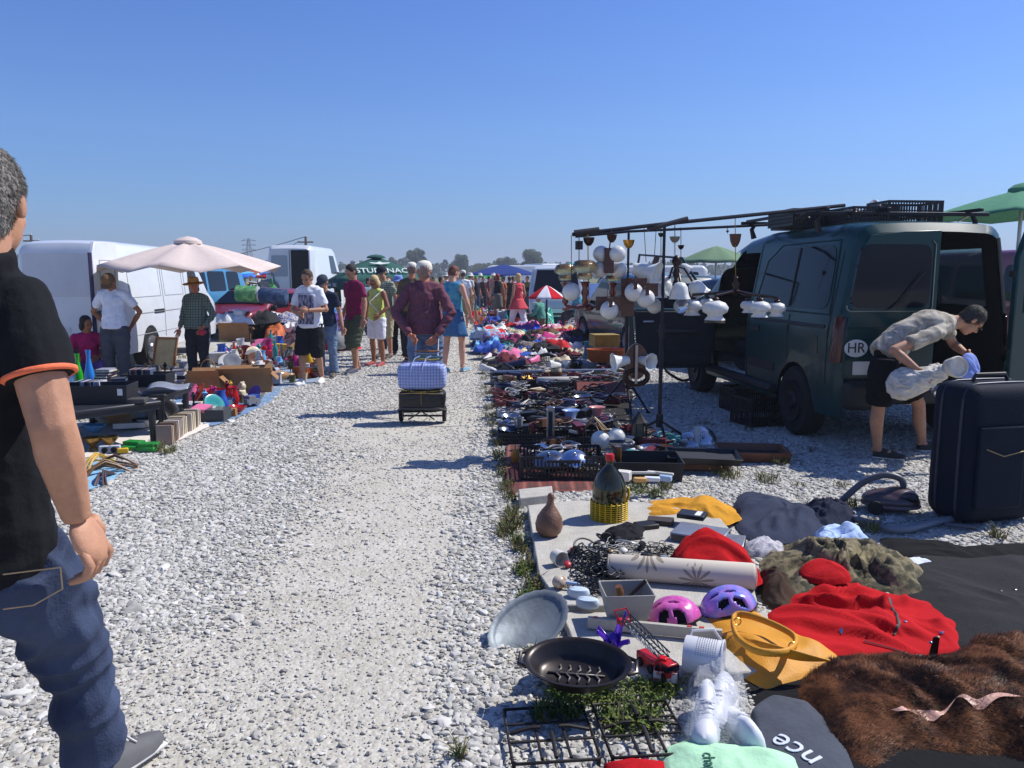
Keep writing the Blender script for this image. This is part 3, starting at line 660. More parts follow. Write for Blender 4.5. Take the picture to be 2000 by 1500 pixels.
PALEJEANS=mat((116,138,166),.9,vs=3,col2=(96,116,146),bump=.3,bs=120,spec=.2)
man_left()
def bender():
 W=dict(hea=P(1897,626,6.78),nec=P(1862,630,6.8),che=P(1812,633,6.8),wai=P(1765,655,6.8),pel=P(1738,690,6.8),sR=P(1825,652,6.60),sL=P(1842,634,7.0),eR=P(1745,684,6.5),wR=P(1792,722,6.4),eL=P(1862,672,7.02),wL=P(1886,690,6.85),hR=P(1728,704,6.66),hL=P(1748,700,6.94),kR=P(1716,795,6.70),kL=P(1795,790,7.02),aR=G(1712,895)+Vector((0,0,.085)),aL=G(1800,882)+Vector((0,0,.085)),tR=G(1712,895)+Vector((.15,-.07,.03)),tL=G(1800,882)+Vector((.16,.02,.03)))
 root,j,s,org,Mh,hc=person("man in a beige patterned T-shirt and black shorts bending over the navy suitcase",W=W,sh=1.76,skin='tan',hair=(64,60,54),shirt_m=mat((188,180,165),.93,vs=8,col2=(146,140,126),bump=.3,bs=60),sleeve=.62,legs=(20,20,24),leglen=.46,shoes=(42,40,40),vox=.009,face_d=(.58,-.05,-.81),curl=.8,wr=.006,fat=.15,shorts_loose=.035,hem=.88)
 b=B();sv,fwv,uv=Mh.col
 H_=lambda x,y,z:hc+Mh@(Vector((x,y,z))*s)
 for sg in(-1,1):
  b.tube([H_(sg*.034+.024*math.cos(k*math.pi/6),.098,.004+.018*math.sin(k*math.pi/6))for k in range(13)],.0022,5)
  b.tube([H_(sg*.058,.096,.008),H_(sg*.083,.04,.012),H_(sg*.084,-.01,.004)],.0022,5)
 b.tube([H_(-.012,.1,.008),H_(.012,.1,.008)],.0022,5)
 b.build("spectacles",plastic((24,24,26)),root,180)
bender()
PLAID_P=mat((122,78,88),.92,var=.0,vs=26,col2=(104,62,76),bump=.35,bs=50,spec=.2,stretch=(4,4,.2))
back=dict(eR=(.31,-.13,1.14),wR=(.155,-.25,.885),eL=(-.31,-.13,1.14),wL=(-.13,-.25,.885))
TROLLEY=person("elderly man in a plum checked shirt, seen from behind, towing a luggage trolley",832,800,507,0,J=dict(back,hea=(0,.035,1.60),sR=(.175,-.01,1.40),sL=(-.175,-.01,1.40),eR=(.285,-.12,1.14),eL=(-.285,-.12,1.14)),skin='red',hair=(150,122,108),shirt_m=PLAID_P,sleeve=1.9,collar=True,legs_m=PALEJEANS,shoes=(70,60,50),hat=('cap',(226,220,204)),fat=.9,curl=.9,vox=.011,legw=1.1,loose=.01,hand_kw={'R':dict(hdir=Vector((-.5,-.35,-.5))),'L':dict(hdir=Vector((.5,-.35,-.5)))},wr=.010)
def tee_print():
 m=bpy.data.materials.new("printed_cotton");m.use_nodes=True;N=m.node_tree.nodes;L=m.node_tree.links;b=N["Principled BSDF"];b.inputs["Roughness"].default_value=.92
 tc=N.new("ShaderNodeTexCoord");s=N.new("ShaderNodeSeparateXYZ");L.new(tc.outputs["Object"],s.inputs[0]);prev=None
 for ax,lo,hi in((0,-.155,.085),(1,-1,.0),(2,.88,1.30)):
  for v,op in((lo,'GREATER_THAN'),(hi,'LESS_THAN')):
   q=N.new("ShaderNodeMath");q.operation=op;q.inputs[1].default_value=v;L.new(s.outputs[ax],q.inputs[0])
   if prev is None:prev=q.outputs[0]
   else:
    k=N.new("ShaderNodeMath");k.operation='MULTIPLY';L.new(prev,k.inputs[0]);L.new(q.outputs[0],k.inputs[1]);prev=k.outputs[0]
 n=N.new("ShaderNodeTexNoise");n.inputs["Scale"].default_value=16;n.inputs["Detail"].default_value=8;mp=N.new("ShaderNodeMapping");mp.inputs["Scale"].default_value=(2.2,1,.7);L.new(tc.outputs["Object"],mp.inputs[0]);L.new(mp.outputs[0],n.inputs["Vector"])
 r=N.new("ShaderNodeValToRGB");r.color_ramp.elements[0].position=.42;r.color_ramp.elements[0].color=(*lin((66,66,88)),1);r.color_ramp.elements[1].position=.62;r.color_ramp.elements[1].color=(*lin((168,168,186)),1);L.new(n.outputs["Fac"],r.inputs[0])
 x=N.new("ShaderNodeMix");x.data_type='RGBA';L.new(prev,x.inputs[0]);x.inputs[6].default_value=(*lin((226,228,234)),1);L.new(r.outputs[0],x.inputs[7]);L.new(x.outputs[2],b.inputs["Base Color"]);return m
rt,j_,s_,og_,_,_=person("teenage boy in a white T-shirt with a grey print and black shorts",610,749,524,172,J=dict(hea=(0,.07,1.60),eR=(.27,.03,1.12),wR=(.04,.25,1.07),eL=(-.27,.03,1.13),wL=(-.07,.24,1.13),kR=(.11,.10,.50),aR=(.11,.10,.085),tR=(.13,.27,.03),aL=(-.11,-.12,.085),tL=(-.13,.04,.03)),skin='tan',hair=(70,56,42),shirt_m=tee_print(),sleeve=.75,legs=(34,34,38),leglen=.56,shoes=(214,212,208),face_d=(.1,.85,-.42),hem=.86,loose=.012,shorts_loose=.04)
lettering("INSTITUTION",.035,mat((60,60,80),.9,var=0),rt,(-.03,-.158,1.315),(rad(84),0,rad(-6)),.001)
person("man in a navy T-shirt and blue jeans walking half hidden behind the boy in white",640,736,537,176,J=dict(lean=.12,wL=(-.30,.05,.86)),skin='tan',hair=(90,86,80),shirt=(38,46,66),sleeve=.7,legs_m=PALEJEANS,shoes=(90,82,70),hat=('cap',(60,66,78)),face_d=(.2,.8,-.5),fat=.3)
person("young man in a magenta polo and green cargo shorts looking down to the side",697,728,516,138,J=dict(hea=(0,.06,1.61),lean=.06,wR=(.26,.08,.86),kL=(-.1,.12,.5),aL=(-.1,.10,.085),tL=(-.12,.27,.03),aR=(.12,-.12,.085),tR=(.13,.04,.03)),skin='tan',hair=(46,40,34),shirt=(126,34,74),sleeve=.7,collar=True,legs=(78,84,68),leglen=.60,shoes=(62,66,84),face_d=(0,.85,-.5),shorts_loose=.04,hem=.88)
r_,j_,s_,og_,Mh_,hc_=person("blonde woman in a lime top and white shorts beside the man in magenta",738,714,536,150,J=dict(hea=(0,.05,1.61),eL=(-.26,.0,1.14),wL=(-.2,.16,1.0)),skin='brown',hair=(206,178,128),hairstyle='bob',shirt=(196,204,112),sleeve=0,legs=(226,224,232),leglen=.46,shoes=(150,60,60),female=True,fat=.45,face_d=(0,.85,-.5))
b=B();
for sg in(-1,1):b.ell(hc_+Mh_@(Vector((sg*.03,.092,.008))*s_),.017*s_,Mh_,8,6)
b.build("sunglasses",plastic((50,44,40)),r_,180)
b=B();b.tube([og_*0+j_['sL']+Vector((0,0,.06)),j_['che']+Vector((-.1,-.16,-.05)),j_['hL']+Vector((.06,-.10,.05))],.012,6);b.build("bag_strap",cloth((226,224,220)),r_,180)
person("man in a checked green shirt and dark cap standing behind the blonde woman",752,700,520,155,J=dict(eR=(.26,0,1.14),wR=(.12,.22,1.06),hea=(0,.05,1.62)),skin='tan',hair=(60,54,48),shirt_m=plaid((110,124,104),(190,196,180),(50,60,48)),sleeve=.72,legs=(176,166,138),leglen=.6,shoes=(60,50,44),hat=('cap',(44,46,54)),fat=.7,face_d=(-.2,.9,-.3))
person("dark haired woman in a pale vest, just left of the blue sun hat",762,682,541,178,skin='fair',hair=(58,40,34),hairstyle='bob',shirt=(188,184,186),sleeve=.3,legs=(60,66,90),female=True,fat=.1,vox=.016)
person("woman in a blue sun hat, white sleeveless top and black trousers",781,693,538,170,skin='tan',hair=(120,90,60),hairstyle='bob',shirt=(214,218,226),sleeve=.2,legs=(30,30,34),female=True,fat=.3,hat=('sun',(126,152,214)),vox=.016,face_d=(.5,.8,-.1))
person("man in a pale cap walking ahead, half hidden behind the man in the plum shirt",807,706,514,0,skin='red',hair=(120,100,90),shirt=(96,84,70),sleeve=.8,legs=(40,40,46),hat=('cap',(216,212,200)),fat=.4,vox=.016)
TEAL=mat((86,160,178),.9,vs=6,col2=(60,120,168),bump=.3,bs=50)
person("woman in a turquoise sleeveless dress with pinned up hair, seen from behind",886,726,518,-22,J=dict(hea=(0,.05,1.61),eR=(.25,.0,1.12),wR=(.25,.14,.92),kL=(-.1,-.04,.5),aL=(-.1,-.14,.1),tL=(-.11,0,.03),kR=(.11,.1,.5),aR=(.12,.1,.09),tR=(.13,.26,.03)),skin='fair',hair=(112,66,48),hairstyle='short',shirt_m=TEAL,sleeve=0,skirt=(cloth((66,108,152)),.36,.45),leglen=0,shoes=(120,160,180),female=True,fat=.25,dress=True,face_d=(.5,.75,-.5))
person("man in a white T-shirt and khaki shorts with an orange bag, ahead on the path",905,640,528,8,skin='tan',hair=(80,66,50),shirt=(222,224,228),sleeve=.7,legs=(146,132,96),leglen=.58,shoes=(220,220,220),hat=('cap',(214,208,196)),vox=.02,features=False)
person("woman in a flared coral tunic and white trousers stepping through the goods",1012,653,534,40,J=dict(kL=(-.08,.16,.5),aL=(-.06,.30,.09),tL=(-.06,.45,.03),kR=(.1,-.12,.48),aR=(.12,-.32,.12),tR=(.13,-.18,.03),wR=(.24,.14,.92)),skin='tan',hair=(196,170,116),hairstyle='bob',shirt=(206,80,88),sleeve=0,legs=(220,220,228),skirt=(cloth((206,80,88)),.22,1.15),shoes=(200,190,180),female=True,vox=.016,features=False,hem=.84,legw=1.1)
c_=COL.objects[-1]
person("man in a white T-shirt and brown cap before the long white van",232,757,530,184,J=dict(back,hea=(0,.09,1.585),eR=(.33,-.10,1.14),eL=(-.33,-.10,1.14)),skin='brown',hair=(40,34,30),shirt=(222,226,236),sleeve=.7,legs=(74,76,84),shoes=(50,44,40),hat=('cap',(122,92,64)),fat=.3,face_d=(0,.72,-.7),hem=.90,legw=1.15)
r_,j_,s_,og_,*_=person("old man in a straw hat and green checked shirt behind the cardboard boxes",390,742,543,176,J=dict(hea=(0,.03,1.63),eL=(-.28,.0,1.12),wL=(-.20,.20,.92),wR=(.30,.02,.88)),skin='red',hair=(190,186,180),shirt_m=plaid((74,92,80),(156,172,160),(36,44,44)),sleeve=1.85,collar=True,legs=(48,50,58),shoes=(50,44,40),hat=('straw',(190,140,78)),fat=.5,face_d=(-.45,.85,-.12),loose=.012,legw=1.1)
b=B();b.ell((0,0,0),(.05,.05,.042),None,10,8);b.ell((.03,.02,.01),(.035,.03,.03),None,8,6);one("wallet",b,mat((196,40,66),.5),"red purse held in the hand of the old man in the straw hat","purse",og_+j_['wL']+Vector((0,-.05,-.07)))
def seat(h,spread=.16,kn=.5):return dict(pel=(0,0,h+.10),wai=(0,.02,h+.25),che=(0,.05,h+.45),nec=(0,.07,h+.63),hea=(0,.12,h+.78),sR=(.18,.06,h+.57),sL=(-.18,.06,h+.57),eR=(.24,.12,h+.32),eL=(-.24,.12,h+.32),wR=(.14,.34,h+.26),wL=(-.14,.34,h+.26),hR=(.09,0,h+.08),hL=(-.09,0,h+.08),kR=(spread,.42,max(h+.08,kn-.1)),kL=(-spread,.42,max(h+.08,kn-.1)),aR=(spread,.48,.09),aL=(-spread,.48,.09),tR=(spread+.02,.64,.03),tL=(-spread-.02,.64,.03))
person("seated woman in a pink top and lilac trousers in the shade behind the stall table",178,752,600,205,J=dict(seat(.20,.2,.45),kR=(.22,.38,.36),kL=(-.22,.38,.36)),sh=1.6,skin='brown',hair=(34,26,24),hairstyle='bob',shirt=(168,32,92),sleeve=.8,legs=(104,76,148),female=True,fat=.5,vox=.016,face_d=(-.6,.7,-.3))
person("vendor in a turquoise shirt sitting on a folding chair beside the blue tarpaulin",1131,649,600,100,J=seat(.42),sh=1.7,skin='brown',hair=(40,32,28),shirt=(78,158,172),sleeve=.7,legs=(70,66,70),shoes=(60,50,44),vox=.02,features=False,fat=.5)
person("vendor in a green jacket crouching in front of the red and white umbrella",1058,645,600,60,J=dict(seat(.16,.14,.55),lean=.0),sh=1.7,skin='tan',hair=(120,110,96),shirt=(88,150,132),sleeve=1.8,legs=(90,84,76),shoes=(60,50,44),vox=.02,features=False,fat=.4)
protos=[]
for k,(lab,px,py,top,sh_,lg,hr,kw)in enumerate([("shopper in a black vest and grey skirt walking between the far stalls",972,628,535,(40,38,42),(120,116,104),(150,52,44),dict(sleeve=0,female=True,skirt=(cloth((112,110,100)),.45,.35),leglen=0,hairstyle='bob')),("shopper in a red T-shirt standing by the far blue canopies",452,632,540,(190,30,40),(60,60,76),(40,34,30),dict(sleeve=.7)),("shopper in a dark shirt and jeans standing among the far stalls",930,616,540,(44,40,50),(66,80,110),(52,40,32),dict(sleeve=.7)),("shopper in a pale shirt and beige trousers with a white hat on the far path",918,622,533,(210,206,200),(170,156,128),(90,80,70),dict(sleeve=.7,hat=('sun',(224,222,214))))]):
 protos.append(person(lab,px,py,top,15+k*100,shirt=sh_,legs=lg,hair=hr,vox=.028,features=False,group="distant shoppers",**kw)[0])
def far_person(k,px,py,col,lcol,label,rz=0,sc_=1.0):
 c=copy_tree(protos[k]);g=G(px,py);c.location=g;c.rotation_euler.z=rad(rz);c.scale=(sc_,)*3;c['label']=label
 for ch in c.children:
  if ch.name.split('.')[0]in('shirt','dress'):recolor(ch,cloth(col))
  elif ch.name.split('.')[0]in('trousers','shorts','skirt'):recolor(ch,cloth(lcol))
for a in[(2,944,612,(70,40,44),(60,60,70),"shopper in a maroon shirt among the far stalls, left of the white table"),(2,955,605,(30,34,50),(50,54,70),"shopper in a navy shirt bending by the far green parasol",70),(3,964,606,(196,120,110),(80,76,84),"shopper in a salmon shirt and white hat by the far green parasol",200),(1,983,622,(206,110,60),(150,90,60),"shopper in an orange shirt just left of the coral tunic"),(2,995,618,(52,44,44),(46,46,52),"shopper in black close behind the coral tunic",120),(3,938,602,(216,214,210),(150,140,120),"shopper all in white far down the path",30),(2,923,606,(90,60,50),(70,64,60),"shopper in a brown shirt far down the path, right of the white T-shirt"),(1,862,640,(216,212,200),(90,90,96),"white haired shopper glimpsed behind the plum shirt",160),(1,846,634,(150,150,160),(80,84,96),"shopper in grey glimpsed between the plum shirt and the blue dress",20),(1,661,640,(64,92,78),(80,80,80),"shopper in a green shirt behind the man in magenta",170),(2,722,655,(120,140,150),(70,76,90),"shopper in pale blue behind the blonde woman",30),(3,742,640,(210,208,200),(130,130,140),"shopper in a white hat under the lettered green parasol",190),(2,470,610,(150,150,150),(60,60,66),"shopper in grey under the far blue canopies",100),(1,492,604,(100,160,110),(60,70,90),"shopper in a green shirt under the far blue canopies",40),(3,505,600,(216,214,210),(120,120,130),"shopper in a white hat under the far blue canopies",240),(1,530,603,(186,70,60),(60,60,70),"shopper in a brick red shirt under the far blue canopies",300),(2,1002,612,(150,70,60),(60,60,70),"shopper in rust red behind the shoulder of the coral tunic",60),(1,1030,610,(120,110,60),(80,80,84),"shopper in olive standing beyond the red and white umbrella",10),(2,968,614,(110,120,150),(70,70,80),"shopper in dusty blue by the white folding table",140),(3,872,625,(206,200,190),(90,84,80),"shopper in a white hat left of the blue dress",350),(1,1175,640,(150,60,60),(60,60,70),"shopper in dark red seen between the hanging globe lamps",80)]:
 far_person(*a)
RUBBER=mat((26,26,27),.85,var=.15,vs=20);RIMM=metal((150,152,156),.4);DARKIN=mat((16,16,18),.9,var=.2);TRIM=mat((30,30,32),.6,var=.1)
WIN=mat((14,20,34),.05,var=.0,spec=.3);REDL=mat((130,14,16),.2,coat=.6,var=0);AMBL=mat((200,110,20),.25,var=0);PLATE=mat((220,220,215),.5,var=.05);CLEARL=mat((190,196,200),.15,var=0,coat=.6)
SMOKED=mat((120,150,150),.05,trans=.92,var=0)
def lerpt(tab,y):
 if y<=tab[0][0]:return tab[0][1]
 for(a,za),(b_,zb)in zip(tab,tab[1:]):
  if y<=b_:return za+(zb-za)*(y-a)/(b_-a)
 return tab[-1][1]
class Car:
 def __init__(s,name,label,loc,rz,L,W,top,bot=.28,tum=.10,belt=1.0,rc=.14,wheels=(),wr=.33,paintm=None,cat="van",group=None,taperends=.10,liner=False,holes=(),rearopen=False,levels=None,extra_y=()):
  s.L,s.W,s.top,s.bot,s.tum,s.belt,s.rc,s.taper=L,W,top,bot,tum,belt,rc,taperends
  s.wheels=wheels;s.wr=wr;s.root=thing(name,label,cat,loc,rz,group);s.pm=paintm
  ys=sorted(set([round(-L/2+L*i/46,4)for i in range(47)]+[t[0]for t in top]+list(extra_y)+[round(w+d*wr*1.12,4)for w in wheels for d in(-1,-.92,-.75,-.5,-.25,0,.25,.5,.75,.92,1)]))
  s.levels=levels or[.45,.62,.8,1.0,1.2,1.45,1.7,1.95]
  s.body(ys,s.pm,"body",0,holes,rearopen)
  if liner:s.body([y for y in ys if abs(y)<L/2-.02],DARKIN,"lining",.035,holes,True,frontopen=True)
  for w in wheels:
   for sg in(-1,1):s.wheel(sg*(W/2-.10),w)
 def zb(s,y):
  z=s.bot
  for w in s.wheels:
   d=abs(y-w);r=s.wr*1.13
   if d<r:z=max(z,s.wr+math.sqrt(r*r-d*d))
  return z
 def X(s,y,z):
  zt=lerpt(s.top,y);e=min(1,(s.L/2-abs(y))/.45+.0001);w=s.W/2-s.taper*(1-math.sqrt(max(0,1-(1-e)**2)))
  w-=max(0,z-s.belt)*s.tum;w-=max(0,.5-z)*.10
  u=(z-(zt-s.rc))/s.rc
  if u>0:w-=s.rc*(1-math.sqrt(max(0,1-min(1,u)**2)))
  return max(.05,w)
 def body(s,ys,m,nm,off,holes,rearopen,frontopen=False):
  b=B();rows=[];nl=len(s.levels)
  for y in ys:
   zt=lerpt(s.top,y)-off*.6;z0=s.zb(y)+off*.2;zs=[z0]+[min(max(z,z0),zt-s.rc)for z in s.levels]
   zs.append(zt-s.rc);zs+=[zt-s.rc+s.rc*q for q in(.35,.65,.87,1.0)]
   half=[(s.X(y,min(z+off*.6,lerpt(s.top,y)))-off,z)for z in zs];half.append((half[-1][0]*.5,zt+.012));
   row=[(-x,y,z)for x,z in half]+[(0,y,zt+.016)]+[(x,y,z)for x,z in reversed(half)]
   rows.append(row)
  n=len(rows[0]);vs=[p for r in rows for p in r];fs=[]
  for i in range(len(ys)-1):
   for k in range(n-1):
    yc=(ys[i]+ys[i+1])/2;zc=(rows[i][k][2]+rows[i][k+1][2]+rows[i+1][k][2]+rows[i+1][k+1][2])/4;sd_=-1 if k<n/2-1 else 1
    if any(h[0]==sd_ and h[1]<yc<h[2]and h[3]<zc<h[4]for h in holes):continue
    fs.append((i*n+k,i*n+k+1,(i+1)*n+k+1,(i+1)*n+k))
  if not frontopen:fs.append(tuple((len(ys)-1)*n+k for k in range(n)))
  if not rearopen:fs.append(tuple(range(n-1,-1,-1)))
  b.add(vs,fs);o=b.build(nm,m,s.root,40);return o
 def wheel(s,x,y):
  b=B();r=s.wr;M=Matrix.Rotation(math.pi/2,4,'Y').to_3x3();sg=1 if x>0 else-1
  prof=[(r*.60,-.10),(r*.92,-.105),(r,-.07),(r,.07),(r*.92,.105),(r*.60,.10)]
  b.lathe(prof,28,(x,y,r),M=M);w=b.build("wheel",RUBBER,s.root,40)
  b=B();b.lathe([(0,.125),(r*.2,.13),(r*.26,.108),(r*.5,.113),(r*.60,.128),(r*.63,.09)]if sg>0 else[(r*.63,-.09),(r*.60,-.128),(r*.5,-.113),(r*.26,-.108),(r*.2,-.13),(0,-.125)],24,(x,y,r),M=M);b.build("rim",RIMM,w,40)
 def patch(s,side,poly,m,nm,off=.006,parent=None,rounded=.06,thick=True):
  pts=[];n=len(poly)
  for i in range(n):
   p0,p1,p2=Vector(poly[i-1]),Vector(poly[i]),Vector(poly[(i+1)%n]);r=min(rounded,(p1-p0).length*.45,(p2-p1).length*.45)
   a=p1+(p0-p1).normalized()*r;c=p1+(p2-p1).normalized()*r
   for t in(0,.25,.5,.75,1):pts.append(a*(1-t)**2+p1*2*t*(1-t)+c*t*t)
  c=sum(pts,Vector((0,0)))/len(pts)
  def pos(q,o):
   if abs(side)==1:return(side*(s.X(q.x,q.y)+o),q.x,q.y)
   if side==0:return(q.x,-s.L/2-o,q.y)
   return(q.x,s.L/2+o,q.y)
  b=B();vs=[pos(c,off)];N_=len(pts);fs=[]
  for t in(.25,.5,.75,1.0):
   for p in pts:vs.append(pos(c.lerp(p,t),off))
  for k in range(N_):fs.append((0,1+k,1+(k+1)%N_))
  for r_ in range(3):fs+=[(1+r_*N_+k,1+(r_+1)*N_+k,1+(r_+1)*N_+(k+1)%N_,1+r_*N_+(k+1)%N_)for k in range(N_)]
  if thick:
   for p in pts:vs.append(pos(p,-.01))
   fs+=[(1+3*N_+k,1+4*N_+k,1+4*N_+(k+1)%N_,1+3*N_+(k+1)%N_)for k in range(N_)]
  b.add(vs,fs);return b.build(nm,m,parent or s.root,60)
 def seam(s,side,pts,r=.006,m=None,nm="door_seam",off=0.0,parent=None):
  P_=[]
  for i in range(len(pts)-1):
   for k in range(6):
    q=Vector(pts[i]).lerp(Vector(pts[i+1]),k/6);P_.append(q)
  P_.append(Vector(pts[-1]))
  b=B();b.tube([(side*(s.X(q.x,q.y)+off),q.x,q.y)if abs(side)==1 else((q.x,-s.L/2-off,q.y)if side==0 else(q.x,s.L/2+off,q.y))for q in P_],r,5);return b.build(nm,m or TRIM,parent or s.root,0)
 def bar(s,pts,r,m,nm,parent=None,n=8):
  b=B();b.tube(pts,r,n);return b.build(nm,m,parent or s.root,60)
 def bx(s,c,d,m,nm,bevel=.01,parent=None,**k):
  b=B();b.box(c,d,**k);return b.build(nm,m,parent or s.root,40,bevel=bevel)
GREEN=mat((8,54,56),.3,var=.05,vs=3,coat=.2,spec=.3)
RIM0,RED0=RIMM,REDL;RIMM=metal((54,56,60),.5);REDL=mat((70,8,10),.2,coat=.3,var=0)
g=Car("green_van","dark green van with open rear and front doors, behind the bending man",(3.52,9.53,0),rad(5.7),4.7,1.74,[(-2.35,1.96),(-2.28,2.04),(-2.0,2.07),(-.4,2.06),(.15,2.0),(.5,1.90),(1.30,1.27),(2.0,1.08),(2.25,.98),(2.35,.78)],bot=.30,tum=.17,belt=1.05,rc=.13,wheels=(-1.57,1.42),wr=.345,paintm=GREEN,liner=True,rearopen=True,holes=((-1,-.32,.78,.44,1.86),(1,-2.02,-.52,1.30,1.84)),extra_y=(-.32,.78,-2.02,-.52),levels=[.44,.62,.8,1.0,1.15,1.30,1.55,1.84])
w_=g.patch(-1,[(-2.10,1.27),(-.50,1.27),(-.62,1.72),(-.9,1.86),(-2.05,1.87)],WIN,"side_window",rounded=.14)
g.seam(-1,[(-1.33,1.28),(-1.33,1.86)],.012,TRIM,"window_divider",.008,w_)
g.seam(-1,[(-2.14,1.23),(-.45,1.23),(-.58,1.74),(-.88,1.9),(-2.08,1.91),(-2.14,1.23)],.008,GREEN,"window_surround",.002,w_)
g.seam(-1,[(-.36,.36),(-.36,1.15),(-.36,1.93)]);g.seam(-1,[(-1.40+.0,.75),(-1.36,1.2)],.005);g.seam(-1,[(-2.16,.60),(-2.16,1.98)],.006)
g.patch(-1,[(-2.33,.80),(-2.22,.80),(-2.22,1.22),(-2.33,1.22)],REDL,"tail_light",rounded=.02);g.patch(1,[(-2.33,.80),(-2.22,.80),(-2.22,1.22),(-2.33,1.22)],REDL,"tail_light",rounded=.02)
g.bar([(-.87,.92,.40),(-.89,-1.15,.40)],.05,TRIM,"sill_moulding")
for x_,w2 in((-.60,.40),(.62,.36)):g.bx((x_,-2.42,.52),(w2,.16,.26),TRIM,"bumper_corner",.05)
g.bx((0.02,-2.38,.50),(.82,.10,.14),TRIM,"bumper",.03)
b=B();hw=lambda z:g.X(-2.33,z)
zs=[.66,.9,1.1,1.3,1.5,1.7,1.86,1.94]
pts=[(-hw(z)+.015,z)for z in zs]+[(-.28,1.975),(.06,1.985),(.06,.66)]
b.T=Matrix.Translation((0,-2.345,0))@Matrix.Rotation(math.pi/2,4,'X');b.prism(pts,-.02,.02);dl=b.build("rear_door",GREEN,g.root,40,bevel=.008);dl['label']="closed left rear door with a large tinted window"
def rearp(pts,m,nm,off,parent,rounded=.06):
 return g.patch(0,pts,m,nm,off,parent,rounded)
rearp([(-.76,1.30),(-.02,1.30),(-.02,1.86),(-.68,1.86)],WIN,"rear_window",.020,dl,.10)
b=B();q=[(-.79,1.32),(-.79,1.29),(-.76,1.27),(-.02,1.27),(.01,1.30),(.01,1.86),(-.02,1.89)];b.tube([(x,-2.372,z)for x,z in q],.008,6);b.build("window_seal",metal((120,130,130),.3),dl,60)
rearp([(-.70,.70),(-.22,.70),(-.22,.82),(-.70,.82)],PLATE,"number_plate",.022,dl,.01)
b=B();b.lathe([(0,0),(.11,0),(.11,.003),(0,.003)],24,(-.68,-2.369,.94),sx=1,sy=.72,M=Matrix.Rotation(math.pi/2,3,'X'));b.build("country_sticker",PLATE,dl,40)
lettering("HR",.13,mat((20,20,22),.6,var=0),dl,(-.68,-2.374,.94),(math.pi/2,0,0),.001)
b=B();b.box((-.32,-2.38,1.03),(.24,.03,.05));b.build("door_handle",TRIM,dl,40,bevel=.01)
b=B();b.tube([(-.40,-2.385,1.285),(-.30,-2.40,1.36),(-.10,-2.40,1.62)],.008,6);b.build("wiper",TRIM,dl)
b=B();b.tube([(-.78,-2.372,1.12),(.05,-2.372,1.12)],.006,5);b.build("door_crease",GREEN,dl)
g.patch(-1,[(-2.1,1.10),(-.5,1.10),(-.5,1.135),(-2.1,1.135)],TRIM,"sliding_door_rail",rounded=.01);g.patch(-1,[(-.70,.98),(-.50,.98),(-.50,1.04),(-.70,1.04)],TRIM,"door_handle",.02,rounded=.02)
g.patch(-1,[(-2.02,.86),(-1.86,.86),(-1.86,1.02),(-2.02,1.02)],GREEN,"fuel_flap",.004,rounded=.03);g.patch(-1,[(-1.1,.58),(-.42,.58),(-.42,.68),(-1.1,.68)],TRIM,"rubbing_strip",.008,rounded=.02)
b=B();b.tube([(.3,.30,1.98),(.3,.05,2.35)],.004,5);b.build("aerial",TRIM,g.root)
b=B();b.T=Matrix.Translation((.76,-2.40,0))@Matrix.Rotation(rad(14),4,'Z')@Matrix.Rotation(math.pi/2,4,'X')
b.prism([(0,.60),(.78,.60),(.78,1.9),(.62,1.99),(.10,1.99),(0,1.75)],-.03,.03);dr=b.build("rear_door",GREEN,g.root,40,bevel=.012);dr['label']="right rear door swung wide open"
b=B();b.T=Matrix.Translation((.76,-2.40,0))@Matrix.Rotation(rad(14),4,'Z')@Matrix.Rotation(math.pi/2,4,'X');b.prism([(.1,1.25),(.68,1.25),(.68,1.8),(.6,1.88),(.14,1.88),(.1,1.7)],-.035,.035);b.build("rear_window",WIN,dr,40)
for z in(.9,1.6):g.bx((.77,-2.37,z),(.04,.07,.06),TRIM,"hinge",.005)
b=B();b.tube([(g.X(-2.3,z)-.06,-2.36,z)for z in(1.25,1.45,1.65,1.80,1.92)],.016,6);b.build("door_seal",mat((70,74,76),.5),g.root)
g.bx((0,-.6,.56),(1.6,3.3,.06),DARKIN,"load_floor",0)
for x_ in(-.42,.42):
 b=B();b.box((x_,.0,1.02),(.5,.14,.72),rx=-.12);b.box((x_,.02,1.50),(.26,.10,.18));b.box((x_,.32,.70),(.5,.5,.16));b.build("seat",cloth((36,38,44)),g.root,40,bevel=.04)
b=B();b.add([(g.X(y,z)-.01,y,z)for y,z in((-2.02,1.30),(-.52,1.30),(-.52,1.84),(-2.02,1.84))],[(0,1,2,3)]);b.build("side_window",SMOKED,g.root,0,solid=.005)
g.bar([(.80,-1.27,1.30),(.70,-1.27,1.86)],.02,TRIM,"window_pillar")
b=B();b.T=Matrix.Translation((-.85,.80,0))@Matrix.Rotation(rad(176),4,'Z')@Matrix.Rotation(math.pi/2,4,'X')
b.prism([(0,.40),(1.02,.40),(1.10,.62),(1.10,1.12),(1.02,1.16),(0,1.16)],-.045,.035);df=b.build("front_door",[GREEN,TRIM],g.root,40,bevel=.012);df['label']="front door standing open, inner side showing"
def din(c,d,nm,m=TRIM,bevel=.012,**k):
 b=B();b.T=Matrix.Translation((-.85,.80,0))@Matrix.Rotation(rad(176),4,'Z');b.box(c,d,**k);return b.build(nm,m,df,40,bevel=bevel)
din((.54,.055,.78),(1.0,.03,.70),"door_card",mat((34,35,38),.7,bump=.2),.02);din((.50,.085,.88),(.52,.06,.05),"armrest",mat((46,47,50),.45));din((.48,.09,.52),(.7,.07,.16),"door_pocket");din((.86,.075,1.0),(.14,.02,.03),"door_handle",metal((170,172,175),.3))
